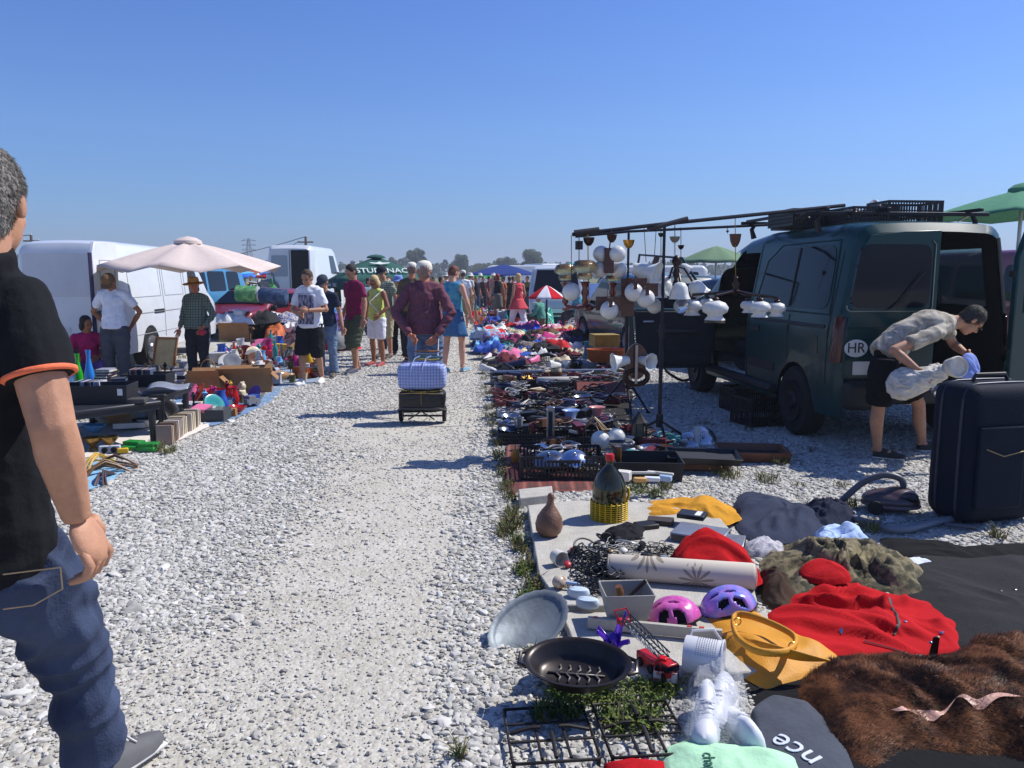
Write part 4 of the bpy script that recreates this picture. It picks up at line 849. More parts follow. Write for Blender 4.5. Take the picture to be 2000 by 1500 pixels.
b=B();b.T=Matrix.Translation((-.85,.80,0))@Matrix.Rotation(rad(176),4,'Z');b.tube([(.0,0,1.16),(.44,0,1.80),(.98,0,1.84),(1.08,0,1.15)],.018,6);b.build("window_frame",GREEN,df,60)
b=B();b.box((-1.0,.98,1.16),(.22,.10,.16));b.build("wing_mirror",TRIM,g.root,40,bevel=.03)
g.patch(1,[(-.30,1.28),(.7,1.28),(.35,1.78),(-.25,1.86)],WIN,"side_window",rounded=.08)
b=B();b.add([(-.68,1.24,1.335),(.68,1.24,1.335),(.58,.56,1.89),(-.58,.56,1.89)],[(0,1,2,3)]);b.build("windscreen",WIN,g.root,0,solid=.012)
b=B();b.tube([(-.42+.19*math.cos(k*math.pi/10),.86+.05*math.sin(k*math.pi/10),1.13+.18*math.sin(k*math.pi/10))for k in range(21)],.014,6);b.build("steering_wheel",TRIM,g.root)
RACKM=mat((30,32,40),.5,metal=.3,var=.2)
rk=thing("roof_rack","black steel roof rack across the top of the green van","roof rack",(3.52,9.53,0),rad(5.7))
for y_ in(-1.75,-.2):
 b=B();b.box((0,y_,2.17),(1.86,.045,.035));b.build("crossbar",RACKM,rk,40,bevel=.004)
 for x_ in(-.76,.76):b=B();b.tube([(x_,y_,2.17),(x_*1.06,y_,2.10),(x_*1.02,y_,2.0)],[.02,.026,.034],6);b.build("foot",TRIM,rk,40)
for x_ in(-.80,-.2,.72):
 b=B();b.box((x_,-1.0,2.20),(.04,1.9,.03));b.build("side_rail",RACKM,rk,40,bevel=.004)
RIMM,REDL=RIM0,RED0
WHITE=paint((214,218,222));
v=Car("white_van","long white panel van with its rear door swung open, behind the left stall table",(-7.08,14.95,0),rad(4),5.2,1.60,[(-2.60,1.93),(-2.53,2.06),(-2.3,2.11),(1.1,2.09),(1.35,2.0),(1.95,1.32),(2.35,1.12),(2.6,.8)],bot=.32,tum=.09,belt=1.0,rc=.16,wheels=(-1.36,1.62),wr=.345,paintm=WHITE)
for a in([(-2.10,1.22),(-.75,1.22),(-.75,1.78),(-2.10,1.78)],[(-.55,1.22),(.42,1.22),(.42,1.78),(-.55,1.78)]):
 a2=a+[a[0]];v.seam(1,a2,.007,mat((150,154,160),.5,var=0),"panel_swage",.0)
v.seam(1,[(-.65,.5),(-.65,1.95)],.007,mat((120,124,128),.6,var=0));v.seam(1,[(.55,.5),(.55,1.95)],.007,mat((120,124,128),.6,var=0));v.seam(1,[(-2.45,.95),(1.5,.95)],.009,mat((150,154,158),.5,var=0),"panel_swage")
v.seam(1,[(-2.45,.60),(1.2,.60)],.007,mat((160,164,168),.5,var=0),"panel_swage");v.patch(1,[(-1.15,.92),(-.68,.92),(-.68,.99),(-1.15,.99)],TRIM,"door_rail",rounded=.01)
v.patch(1,[(.78,1.25),(1.45,1.25),(1.22,1.74),(.82,1.78)],WIN,"side_window",rounded=.08);b=B();b.add([(-.66,1.92,1.38),(.66,1.92,1.38),(.6,1.42,2.0),(-.6,1.42,2.0)],[(0,1,2,3)]);b.build("windscreen",WIN,v.root,0,solid=.012)
v.bar([(.80,-2.58,.5),(.77,-2.58,1.3),(.70,-2.58,2.05)],.035,mat((66,60,84),.7),"door_seal")
v.patch(0,[(-.62,1.25),(.55,1.25),(.52,1.92),(-.58,1.92)],paint((196,200,206)),"rear_panel",.008,rounded=.08)
v.bx((0,-2.66,.44),(1.5,.14,.18),TRIM,"bumper",.03)
v.patch(0,[(-.45,.66),(.05,.66),(.05,.78),(-.45,.78)],PLATE,"number_plate",.01,rounded=.01)
for sx_ in(-1,1):v.patch(0,[(sx_*.62-.06,.72),(sx_*.62+.06,.72),(sx_*.62+.06,1.0),(sx_*.62-.06,1.0)],REDL,"tail_light",.01,rounded=.02)
b=B();b.T=Matrix.Translation((.80,-2.62,0))@Matrix.Rotation(rad(-88),4,'Z')@Matrix.Rotation(math.pi/2,4,'X');b.prism([(0,.52),(.92,.52),(.92,1.9),(.80,2.06),(.0,2.08)],-.03,.03);vd=b.build("rear_door",WHITE,v.root,40,bevel=.012);vd['label']="rear door swung open towards the camera"
def vdp(pts,m,nm,z0=.031,z1=.036,bevel=0,seamr=0):
 b=B();b.T=Matrix.Translation((.80,-2.62,0))@Matrix.Rotation(rad(-88),4,'Z')@Matrix.Rotation(math.pi/2,4,'X')
 if seamr:b.tube([(x,y,z0*SD)for x,y in pts],seamr,5)
 else:b.prism(pts,z0*SD,z1*SD)
 return b.build(nm,m,vd,40,bevel=bevel)
SD=-1
vdp([(.14,1.22),(.70,1.22),(.70,1.80),(.14,1.80),(.14,1.22)],mat((150,154,160),.5,var=0),"panel_swage",seamr=.007)
vdp([(.68,1.0),(.90,1.0),(.90,1.07),(.68,1.07)],TRIM,"door_handle",.031,.05)
me=text_mesh("HR",.10,.001);o_=link_mesh("lettering",me,mat((90,92,96),.6,var=0),vd,smooth=0);o_.location=(.80+.034,-2.62-.80,.84);o_.rotation_euler=(math.pi/2,0,rad(92))
b=B();b.T=Matrix.Translation((.80,-2.62,0))@Matrix.Rotation(rad(-88),4,'Z');b.tube([(.935,0,.52),(.935,0,1.9)],.028,6);b.build("door_seal",mat((70,62,92),.8),vd)
def van(label,px,Y,rz,L,W,Hh,col,kind='panel',name="parked_van",group=None,cat="van",back=False,openrear=None,x=None):
 x=(px-1000)/F*Y if x is None else x;pm=paint(col)
 if kind=='car':top=[(-L/2,Hh*.62),(-L*.46,Hh*.72),(-L*.30,Hh*.97),(-L*.05,Hh),(L*.10,Hh*.95),(L*.25,Hh*.66),(L*.44,Hh*.56),(L/2,Hh*.42)]
 elif kind=='hatch':top=[(-L/2,Hh*.70),(-L*.47,Hh*.80),(-L*.40,Hh*.96),(-L*.05,Hh),(L*.10,Hh*.95),(L*.25,Hh*.66),(L*.44,Hh*.56),(L/2,Hh*.42)]
 elif kind=='bus':top=[(-L/2,Hh*.93),(-L*.46,Hh),(L*.32,Hh),(L*.37,Hh*.95),(L*.46,Hh*.52),(L/2,Hh*.36)]
 else:top=[(-L/2,Hh*.95),(-L*.47,Hh),(L*.22,Hh),(L*.27,Hh*.96),(L*.37,Hh*.58),(L*.46,Hh*.50),(L/2,Hh*.38)]
 c=Car(name,label,(x,Y,0),rad(rz),L,W,top,bot=.28,tum=.14 if kind!='car' else .28,belt=Hh*.56,rc=.12,wheels=(-L*.31,L*.31),wr=.31,paintm=pm,cat=cat,group=group,levels=[.42,.6,.8,1.0,1.25,1.5,1.8,2.1,2.4])
 z0,z1=Hh*.60,Hh*.88
 if kind in('car','hatch'):
  for sd_ in(-1,1):
   c.patch(sd_,[(-L*.36,z0+.03),(-L*.04,z0),(-L*.04,z1),(-L*.26,z1)],WIN,"side_window");c.patch(sd_,[(-L*.02,z0),(L*.20,z0),(L*.09,z1),(-L*.02,z1)],WIN,"side_window")
  zz0,zz1,y0_,y1_=Hh*.70,Hh*.94,L*.235,L*.115
 elif kind=='bus':
  for sd_ in(-1,1):
   for a,e in((-.42,-.17),(-.14,.10),(.13,.33)):c.patch(sd_,[(L*a,z0),(L*e,z0),(L*e-(.08 if a>0 else 0),z1),(L*a,z1)],WIN,"side_window",rounded=.09)
  zz0,zz1,y0_,y1_=Hh*.56,Hh*.93,L*.455,L*.385
 else:
  for sd_ in(-1,1):c.patch(sd_,[(L*.03,z0),(L*.26,z0),(L*.20,z1),(L*.04,z1)],WIN,"side_window")
  zz0,zz1,y0_,y1_=Hh*.61,Hh*.93,L*.362,L*.285
 wq=W/2*.82;b=B();b.add([(-wq,y0_+.02,zz0),(wq,y0_+.02,zz0),(wq*.86,y1_+.02,zz1),(-wq*.86,y1_+.02,zz1)],[(0,1,2,3)]);b.build("windscreen",WIN,c.root,0,solid=.02)
 if kind!='panel' and openrear is None:c.patch(0,[(-wq*.85,z0),(wq*.85,z0),(wq*.8,Hh*.68 if kind=='car' else z1),(-wq*.8,Hh*.68 if kind=='car' else z1)],WIN,"rear_window")
 c.bx((0,L/2+.02,.42),(W*.86,.12,.16),TRIM if kind!='car' else pm,"bumper",.03);c.bx((0,-L/2-.02,.42),(W*.86,.12,.16),TRIM if kind!='car' else pm,"bumper",.03)
 for sx_ in(-1,1):
  c.bx((sx_*W*.36,L/2+.0,.66),(.26,.06,.14),CLEARL,"headlight",.03);c.bx((sx_*W*.42,-L/2-.0,.85),(.10,.05,.30),REDL,"tail_light",.02);c.bx((sx_*(W/2+.08),L*.22,Hh*.60),(.16,.08,.14),TRIM,"wing_mirror",.03)
 c.bx((0,L/2+.09,.46),(.5,.02,.11),PLATE,"number_plate",.003);c.bx((0,-L/2-.09,.55),(.5,.02,.11),PLATE,"number_plate",.003)
 return c
c2=van("white high van with its rear doors open, showing a dark hold, behind the boy",604,33.5,1,5.6,1.95,2.68,(208,214,218))
c2.patch(0,[(.06,.62),(.80,.62),(.74,2.5),(.06,2.5)],DARKIN,"hold_shade_panel",.02,rounded=.05);c2.patch(0,[(-.74,1.5),(-.08,1.5),(-.08,2.3),(-.68,2.3)],mat((150,164,172),.15,var=0),"rear_window",.012,rounded=.06)  # flat near-black panel: the shade inside the open hold, put in as colour
c2.seam(0,[(0,.6),(0,2.5)],.012,TRIM,"door_seam",.005);b=B();b.box((.95,-3.22,1.55),(.06,.84,1.85));b.build("rear_door",paint((208,214,218)),c2.root,40,bevel=.02)
van("light blue minibus parked nose right behind the old man in the straw hat",376,22,-5,4.2,1.7,1.9,(66,134,178),'bus')
rc=van("dark red car facing the camera, half buried in heaps of clothes",508,21.5,168,4.1,1.68,1.22,(116,18,28),'car',name="parked_car",cat="car")
van("white minivan with a dark windscreen behind the red and white umbrella",1088,27,176,4.4,1.75,1.85,(196,202,206),'bus')
van("pale caravan-like van far off beside the tall horizon tree",1052,62,20,5.2,1.95,2.35,(214,220,222),'panel',group="vans far off")
van("white van far off directly under the navy canopy",992,58,90,5.2,1.95,2.2,(216,218,216),'panel',group="vans far off")
van("teal estate car seen between the globe lamps and the first tripod",1252,17,14,4.3,1.7,1.62,(14,54,62),'hatch',name="parked_car",cat="car")
van("white camper roof and side seen above the teal estate car",1262,30,85,4.2,1.8,1.9,(214,216,214),'bus')
van("dark blue hatchback just beyond the open front door of the green van",1432,14.6,25,4.0,1.66,1.52,(28,40,66),'hatch',name="parked_car",cat="car")
hb=van("charcoal estate car with its tailgate raised, behind the green van",1410,20.5,4,4.3,1.72,1.55,(44,48,52),'hatch',name="parked_car",cat="car",openrear=1)
hb.patch(0,[(-.6,.8),(.6,.8),(.52,1.42),(-.52,1.42)],DARKIN,"boot_shade_panel",.012)  # dark patch on the closed rear stands in for the shaded boot interior
b=B();b.T=Matrix.Translation((0,-2.02,1.52))@Matrix.Rotation(rad(14),4,'X');b.box((0,-.55,0),(1.3,1.1,.05));tg=b.build("tailgate",paint((40,44,48)),hb.root,40,bevel=.02)
b=B();b.T=Matrix.Translation((0,-2.02,1.52))@Matrix.Rotation(rad(14),4,'X');b.box((0,-.42,-.0),(1.08,.62,.06));b.build("rear_window",mat((90,120,112),.08,var=0),tg,40)
van("dark red van on the far side of the green van, seen past its open rear",1985,13.5,4,4.5,1.8,1.98,(120,20,34),'bus')
def parasol(name,label,loc,R_,z_edge,z_top,n,m,pole=True,vent=True,valance=.0,m2=None,rz=0,tilt=None,group=None,cat="parasol",sag=.10,polem=None):
 t=thing(name,label,cat,loc,rz,group)
 b=B();rings=7;vs=[(0,0,z_top)]
 for i in range(1,rings+1):
  u=i/rings
  for k in range(n*4):
   a=2*math.pi*k/(n*4);f=abs(((k/4)%1)-.5)*2
   rr_=R_*u*math.cos(math.pi/n)/math.cos(((a%(2*math.pi/n))-math.pi/n))
   z=z_top+(z_edge-z_top)*(u**1.25)-sag*u*(1-f)*.4
   vs.append((math.cos(a)*rr_,math.sin(a)*rr_,z))
 N_=n*4;b.add(vs,[])
 for k in range(N_):b.f.append((0,1+k,1+(k+1)%N_));b.m.append((k//4)%2 if m2 else 0)
 for i in range(rings-1):
  for k in range(N_):b.f.append((1+i*N_+k,1+(i+1)*N_+k,1+(i+1)*N_+(k+1)%N_,1+i*N_+(k+1)%N_));b.m.append((k//4)%2 if m2 else 0)
 cn=b.build("canopy",[m,m2]if m2 else m,t,50,solid=.006)
 if valance:
  b=B();r0=vs[1+(rings-1)*N_:];b.add(r0+[(p[0]*1.0,p[1]*1.0,p[2]-valance*(1-.25*(k%4==2)))for k,p in enumerate(r0)],[(k,(k+1)%N_,N_+(k+1)%N_,N_+k)for k in range(N_)]);b.build("valance",m,cn,30,solid=.004)
 if vent:
  b=B();b.lathe([(R_*.15,z_top-.03),(R_*.145,z_top+.015),(R_*.09,z_top+.06),(0,z_top+.085)],18,wav=lambda q,a:.06*math.sin(a*9)if q<.5 else 0);b.build("vent",m,cn,40)
 pm=polem or metal((180,180,178),.4)
 if pole:
  b=B();b.tube([(0,0,0),(0,0,z_top)],.022,10);b.build("pole",pm,t)
  b=B();b.lathe([(.25,0),(.25,.05),(.06,.09),(.04,.25)],16);b.build("base",mat((90,90,92),.8),t)
 for k in range(n):
  a=2*math.pi*k/n;b=B();b.tube([(0,0,z_top-.03),(math.cos(a)*R_*.5,math.sin(a)*R_*.5,z_top+(z_edge-z_top)*.42-.02),(math.cos(a)*R_*.99,math.sin(a)*R_*.99,z_edge-.012)],.008,4);b.build("rib",pm,cn,60)
 if tilt:t.rotation_euler=tilt
 return t
def sz(px,Y):return(px-1000)/F*Y*.99
def zz(py,Y):return H+(535-py)/F*Y
p=parasol("parasol","large beige parasol over the bottle stall in front of the long white van",(sz(370,12.2),12.2,0),1.36,zz(520,12.2),zz(474,12.2),8,cloth((206,190,182),var=.05,bump=.1),rz=.1,sag=.25,polem=mat((176,172,166),.5))
G1=cloth((52,92,84),var=.08,bump=.1)
Ys=24;p=parasol("parasol","wide dark green parasol with white lettering, behind the checked shirt and dark cap",(sz(735,Ys),Ys,0),1.85,zz(548,Ys),zz(503,Ys),4,G1,valance=.24,rz=rad(-25),sag=.05)
WL=mat((214,222,218),.8,var=0)
zt,ze=zz(503,Ys),zz(548,Ys);rr0=1.85*math.cos(math.pi/4)
cn=[c for c in p.children if c.name.startswith('canopy')][0]
for ang,side in((45,0),(-45,1),(135,2)):
 for txt,size,dist,dx in(("STUDENAC",.36,.92,0),):
  zc=zt+(ze-zt)*((dist/rr0)**1.25);sl_=math.atan((zt-ze)*1.25/rr0*(dist/rr0)**.25)
  o=lettering(txt,size,WL,cn,(0,0,0),(0,0,0),.006)
  o.matrix_local=Matrix.Rotation(rad(ang),4,'Z')@Matrix.Translation((dx,-dist,zc+.045))@Matrix.Rotation(sl_,4,'X')@Matrix.Scale(.82,4,(1,0,0))
 b=B();zc=zt+(ze-zt)*((.5/rr0)**1.25);b.T=Matrix.Rotation(rad(ang),4,'Z')@Matrix.Translation((0,-.56,zc+.03))@Matrix.Rotation(math.atan((zt-ze)*1.1/rr0),4,'X')
 b.prism([(-.26,-.03),(0,-.09),(.26,-.03),(.30,.02),(.1,0),(0,.07),(-.1,0),(-.30,.02)],0,.012);b.build("wing_emblem",WL,cn,0)
 for dx in(-.62,.62):
  o=lettering("STUDENAC" if dx>0 else "dobra marka",.15,WL,cn,(0,0,0),(0,0,0),.004);o.matrix_local=Matrix.Rotation(rad(ang),4,'Z')@Matrix.Translation((dx*.95,-rr0-.012,ze-.12))@Matrix.Rotation(math.pi/2,4,'X')
def can(px,Y,pyt,pye,R_,col,label,n=4,name="canopy_tent",cat="canopy",rz=45,**k):return parasol(name,label,(sz(px,Y),Y,0),R_,zz(pye,Y),zz(pyt,Y),n,cloth(col,var=.08,bump=.1),rz=rad(rz),vent=k.pop('vent',False),cat=cat,**k)
can(470,42,529,541,1.25,(58,108,196),"left one of the two bright blue pyramid canopies under the beige parasol edge",group="bright blue pyramid canopies",rz=50)
can(527,43,529,541,1.25,(64,116,200),"right one of the two bright blue pyramid canopies, next to the open white van",group="bright blue pyramid canopies",rz=40)
can(500,50,524,537,1.5,(168,92,62),"brick coloured pyramid canopy between the two bright blue ones")
can(440,33,523,533,1.2,(84,164,204),"pale blue canopy roof over the minibus, under the beige parasol",rz=30)
can(530,34,531,541,.7,(170,30,50),"small crimson canopy beside the open white van",rz=30)
can(985,40,517,537,2.35,(40,60,122),"navy blue pyramid canopy in front of the far white vans",rz=40)
can(941,45,534,543,1.3,(44,130,84),"flat green parasol far down the path, above the white folding table",n=8,name="parasol",cat="parasol",rz=0,vent=False)
can(1118,36,514,532,1.25,(66,178,158),"turquoise parasol rising behind the amber glass lamps",n=8,name="parasol",cat="parasol",rz=0)
can(1086,38,522,533,1.1,(90,190,170),"second smaller turquoise parasol left of the amber glass lamps",n=6,name="parasol",cat="parasol",rz=10)
can(1398,17,482,512,.86,(112,138,108),"pale green parasol above the raised tailgate of the charcoal car",n=8,name="parasol",cat="parasol",rz=10,sag=.04)
can(1985,9.6,376,424,1.05,(84,140,110),"green parasol at the right edge above the green van",n=8,name="parasol",cat="parasol",rz=10,vent=True)
t=parasol("umbrella","open umbrella with red and white panels shading a crouching vendor",(sz(1068,20),20,0),.50,zz(582,20),zz(557,20),8,cloth((196,24,40),var=.05,bump=.05),vent=False,m2=cloth((226,226,230),var=.03,bump=.05),rz=.2,cat="umbrella",sag=.03,polem=metal((60,60,62)))
POLE=mat((30,34,46),.45,metal=.4,var=.15);OPAL=mat((212,212,208),.18,var=.03,coat=.4,sss=.1);FROST=mat((214,216,212),.35,var=.08,vs=30,sss=.1);AMBER=mat((214,184,130),.1,trans=.92,var=.25,vs=30,bump=1.0,bs=40)
CLR=mat((222,228,232),.05,trans=.9,var=0,bump=.6,bs=30);DKWOOD=mat((72,34,24),.4,var=.35,vs=14,coat=.3,stretch=(1,1,5));BRONZE=mat((56,38,30),.35,metal=.6,var=.3,vs=30);BRASS=metal((170,128,60),.3);REDWOOD=mat((96,34,26),.25,var=.25,coat=.6)
def on(px,py,Y):return P(px,py,Y)
pl1=(P(1650,401,7.62),P(1300,437,7.28),P(1118,458,7.10));pl2=(P(1524,438,9.25),P(1228,452,9.05),P(1124,462,8.95))
one("lamp_pole",B().tube(pl1,.017,8),POLE,"nearer long dark steel pole running from the first tripod to the van roof","pole")
one("lamp_pole",B().tube(pl2,.015,8),POLE,"farther long dark steel pole running from the second tripod to the van roof","pole")
one("clamp_tube",B().tube((P(1122,455,7.1),P(1170,449,7.12)),.026,10),mat((50,46,46),.5),"short fat grey sleeve on the far left tip of the hanging poles","sleeve")
one("clamp_tube",B().tube((P(1265,448,7.25),P(1343,427,7.3)),.022,10),mat((50,46,50),.5),"short grey sleeve over the nearer pole at the first tripod top","sleeve")
def tripod(label,x,y,top,spread,zap):
 t=thing("tripod_stand",label,"stand",(x,y,0))
 b=B();b.tube([(0,0,zap-.05),(0,0,top*.55)],.019,10);b.tube([(0,0,top*.5),(0,0,top)],.014,10);b.build("pole",POLE,t)
 b=B();b.tube([(0,0,top*.5),(0,0,top*.56)],.027,10);b.build("collar",TRIM,t);b=B();b.tube([(0,0,zap-.07),(0,0,zap+.05)],.032,10);b.build("hub",TRIM,t)
 for k in range(3):
  a=.6+k*2.09;e=Vector((math.cos(a)*spread,math.sin(a)*spread,.012));b=B();b.tube([(0,0,zap),e],.013,6);b.tube([(0,0,zap*.35),e*.5+Vector((0,0,zap*.5))],.008,5);lg=b.build("leg",POLE,t);b=B();b.ell(e,(.03,.03,.014),None,8,5);b.build("foot",RUBBER,lg)
 return t
tripod("nearer dark tripod stand holding up the lamp poles, beside the black lantern",P(1298,440,7.28).x,7.28,P(1298,440,7.28).z,.42,.26)
tripod("farther dark tripod stand holding up the lamp poles, behind the glass bells",P(1228,455,8.9).x,8.9,P(1228,455,8.9).z,.36,.46)
def shade(root,kind,p,r,up=(0,0,1),m=None):
 q=Vector(up).normalized().to_track_quat('Z','Y').to_matrix();b=B();b.T=Matrix.Translation(p)@q.to_4x4()
 if kind=='globe':b.ell((0,0,0),r,None,28,18);mm=OPAL
 elif kind=='amber':b.lathe([(r*.28,-r*.8),(r*.55,-r*.75),(r*.62,-r*.45),(r*.5,-r*.3),(r*.98,-r*.05),(r*1.0,r*.25),(r*.8,r*.62),(r*.5,r*.72)],22,wav=lambda t,a:.03*math.sin(a*11));mm=AMBER
 elif kind=='tulip':b.lathe([(r*.22,r*.9),(r*.55,r*.75),(r*.82,r*.35),(r*.92,-r*.2),(r*.98,-r*.6),(r*1.12,-r*.95),(r*1.08,-r*.93),(r*.88,-r*.2),(r*.78,r*.32),(r*.5,r*.70),(r*.2,r*.85)],30,wav=lambda t,a:.09*math.cos(a*6)*max(0,1-abs(t-.5)*4));mm=FROST
 elif kind=='onion':b.lathe([(r*.3,r*.62),(r*.75,r*.45),(r*1.0,r*.1),(r*.92,-r*.25),(r*.6,-r*.42),(r*.55,-r*.55),(r*.78,-r*.85),(r*.72,-r*.85),(r*.5,-r*.5)],26,wav=lambda t,a:.02*math.sin(a*12));mm=FROST
 elif kind=='bell':b.lathe([(r*.25,r*1.0),(r*.42,r*.95),(r*.5,r*.5),(r*.58,0),(r*.78,-r*.5),(r*1.05,-r*.82),(r*1.0,-r*.82),(r*.7,-r*.48),(r*.5,0),(r*.42,r*.5),(r*.2,r*.9)],26,wav=lambda t,a:.05*math.cos(a*8)*max(0,1-abs(t-.5)*5));mm=FROST
 return b.build("glass_shade",m or mm,root,60)
def rodb(root,a,c,r,m,nm="rod",n=6):
 b=B();b.tube([a,c],r,n);return b.build(nm,m,root,60)
def canopy(root,p,r,h,m,flip=1,nm="ceiling_cup"):
 b=B();b.T=Matrix.Translation(p);b.lathe([(r*.15,-h*.5*flip),(r*.45,-h*.42*flip),(r*.85,-h*.05*flip),(r,h*.42*flip),(r*1.05,h*.5*flip),(0,h*.48*flip)],18);return b.build(nm,m,root,50)
def chain(root,a,c,m,nm="chain"):
 b=B();d=c-a;n=max(3,int(d.length/.022));u=d.normalized();s1=u.orthogonal().normalized();s2=u.cross(s1)
 for k in range(n):
  o=a+d*((k+.5)/n);w_=s1 if k%2 else s2;b.tube([o+(u*math.cos(q*math.pi/4)*.014+w_*math.sin(q*math.pi/4)*.007)for q in range(9)],.002,4,cap=False)
 return b.build(nm,m,root,60)
def lamp(label,name="chandelier",cat="lamp",org=None):
 t=thing(name,label,cat,org);t['o']=list(org);return t,Vector(org)
o=P(1148,456,7.12);t,O=lamp("hanging lamp with three upright amber glass bowls on turned red wooden stems",org=o)
rodb(t,Vector((0,0,0)),P(1150,596,7.2)-O,.005,BRASS);canopy(t,P(1150,472,7.14)-O,.05,.075,BRONZE)
for px_,py_,r_,dy in((1104,531,21,0),(1142,526,24,-.12),(1196,531,23,.10)):
 p=P(px_,py_,7.2+dy)-O;sh=shade(t,'amber',p,r_/214);base=P(px_,596,7.2+dy)-O
 b=B();b.T=Matrix.Translation(base);b.lathe([(.012,0),(.03,.03),(.022,.07),(.034,.11),(.022,.15),(.036,.19),(.05,.205),(.02,.21)],14);b.build("stem",REDWOOD,t,60)
 b=B();b.tube([P(1150,598,7.2)-O,base*.5+(P(1150,606,7.2)-O)*.5,base],.012,7);b.build("arm",REDWOOD,t,60)
b=B();b.ell(P(1150,600,7.2)-O,(.05,.05,.035));b.build("hub",REDWOOD,t)
o=P(1194,447,7.14);t,O=lamp("hanging lamp with four white globes round a brown wooden board",org=o)
rodb(t,Vector((0,0,0)),P(1190,492,7.1)-O,.006,DKWOOD);canopy(t,P(1195,466,7.12)-O,.045,.07,BRONZE)
b=B();b.T=Matrix.Translation(P(1189,509,7.1)-O);b.box((0,0,0),(.085,.09,.22));b.build("board",DKWOOD,t,40,bevel=.006)
for px_,py_,dy in((1174,496,.03),(1206,496,-.06),(1172,526,.05),(1209,527,.08)):shade(t,'globe',P(px_,py_,7.12+dy)-O,.073)
o=P(1228,449,7.2);t,O=lamp("stepped dark wood lamp with three white globes hanging at several heights",org=o)
rodb(t,Vector((0,0,0)),P(1226,556,7.05)-O,.003,TRIM,"cord");canopy(t,P(1228,477,7.15)-O,.05,.075,BRASS)
for x0,x1,y0,y1 in((1213,1263,543,568),(1258,1285,553,579),(1213,1238,566,594),(1164,1214,579,606),(1212,1238,592,618)):
 a,c=P(x0,y0,7.08)-O,P(x1,y1,7.08)-O;b=B();b.box((a+c)/2+Vector((0,(x0%3)*.004,0)),(abs(c.x-a.x),.028,abs(a.z-c.z)));b.build("board",DKWOOD,t,40,bevel=.003)
for px_,py_ in((1238,571),(1261,583),(1190,606)):
 shade(t,'globe',P(px_,py_,6.93)-O,.080);a=P(px_+3,py_-10,6.845)-O;b=B();b.box(a+Vector((0,-.004,.02)),(.032,.012,.075));b.box(a+Vector((0,.08,.055)),(.030,.19,.012));b.build("bracket",DKWOOD,t,40,bevel=.002)
chain(t,P(1238,618,7.08)-O,P(1241,672,7.1)-O,metal((150,150,150)))
o=P(1258,444,7.25);t,O=lamp("hanging lamp with a wide milky glass bowl turned on its side",org=o)
rodb(t,Vector((0,0,0)),P(1262,512,7.2)-O,.003,TRIM,"cord");shade(t,'bell',P(1262,532,7.2)-O,.125,(-.85,.45,.3));shade(t,'tulip',P(1284,566,7.35)-O,.075,(0,0,1))
b=B();b.box(P(1279,515,7.3)-O,(.05,.04,.13),ry=.3);b.build("board",DKWOOD,t,40,bevel=.004)
o=P(1318,442,9.1);t,O=lamp("bronze chandelier with frosted tulip shades hanging right of the first tripod pole",org=P(1318,434,7.3));
chain(t,Vector((0,0,-.0)),P(1318,500,7.35)-O,BRONZE);canopy(t,P(1318,468,7.32)-O,.047,.055,mat((120,112,100),.5))
b=B();b.T=Matrix.Translation(P(1320,545,7.35)-O);b.lathe([(0,-.06),(.03,-.04),(.014,0),(.035,.05),(.016,.10),(.045,.16),(.03,.2),(.0,.22)],14);b.build("stem",BRONZE,t,60)
for px_,py_,r_,dy,up in((1328,567,17,-.2,(0,0,1)),(1361,563,17,0,(-.55,0,.8)),(1337,525,12,.2,(-.7,.2,.6)),(1300,560,15,.12,(.4,0,.9))):
 p=P(px_,py_,7.35+dy)-O;shade(t,'tulip',p,r_/208,up);c_=P(1320,520,7.35)-O;q=p+Vector(up).normalized()*r_/208*.95
 b=B();b.tube([c_,(c_+q)/2+Vector((0,0,.05)),q],.010,6);b.build("arm",BRONZE,t,60)
shade(t,'globe',P(1330,598,7.15)-O,.066,m=CLR)
o=P(1436,424,7.42);t,O=lamp("wide dark chandelier with six onion shaped glass shades beside the van window",org=o)
rodb(t,Vector((0,0,0)),P(1437,566,7.3)-O,.0035,BRASS);canopy(t,P(1436,470,7.4)-O,.052,.12,mat((84,50,42),.45))
b=B();b.T=Matrix.Translation(P(1437,568,7.3)-O);b.lathe([(0,-.05),(.02,-.03),(.04,0),(.02,.03),(.035,.06),(.012,.10),(.02,.12),(0,.14)],14);b.build("hub",BRONZE,t,60)
for px_,py_,r_,dy,m_ in((1352,598,20,-.05,None),(1382,592,15,.22,None),(1397,603,24,-.28,AMBER),(1462,597,16,.24,None),(1484,601,20,-.22,None),(1517,602,18,.05,CLR)):
 p=P(px_,py_,7.3+dy)-O;s_=shade(t,'onion',p,r_/208);
 if m_ is AMBER:
  b=B();b.T=Matrix.Translation(p);rr_=r_/208;b.lathe([(rr_*.5,-rr_*.44),(rr_*.62,-rr_*.7),(rr_*.8,-rr_*1.05),(rr_*.7,-rr_*1.05)],20);b.build("glass_skirt",AMBER,t,60)
 top_=p+Vector((0,0,r_/208*.75));b=B();b.tube([P(1437,568,7.3)-O,(P(1437,568,7.3)-O)*.5+top_*.5+Vector((0,0,.012)),top_+Vector((0,0,.03)),top_],.012,6);b.ell(top_,(.035,.035,.016));b.build("arm",BRONZE,t,60)
o=P(1282,441,7.3);t,O=lamp("hanging lamp with three white globes on bent dark arms, left of the first tripod pole",org=o)
rodb(t,Vector((0,0,0)),P(1276,536,7.45)-O,.003,TRIM,"cord");b=B();b.ell(P(1276,540,7.45)-O,(.04,.04,.03));b.build("hub",BRONZE,t)
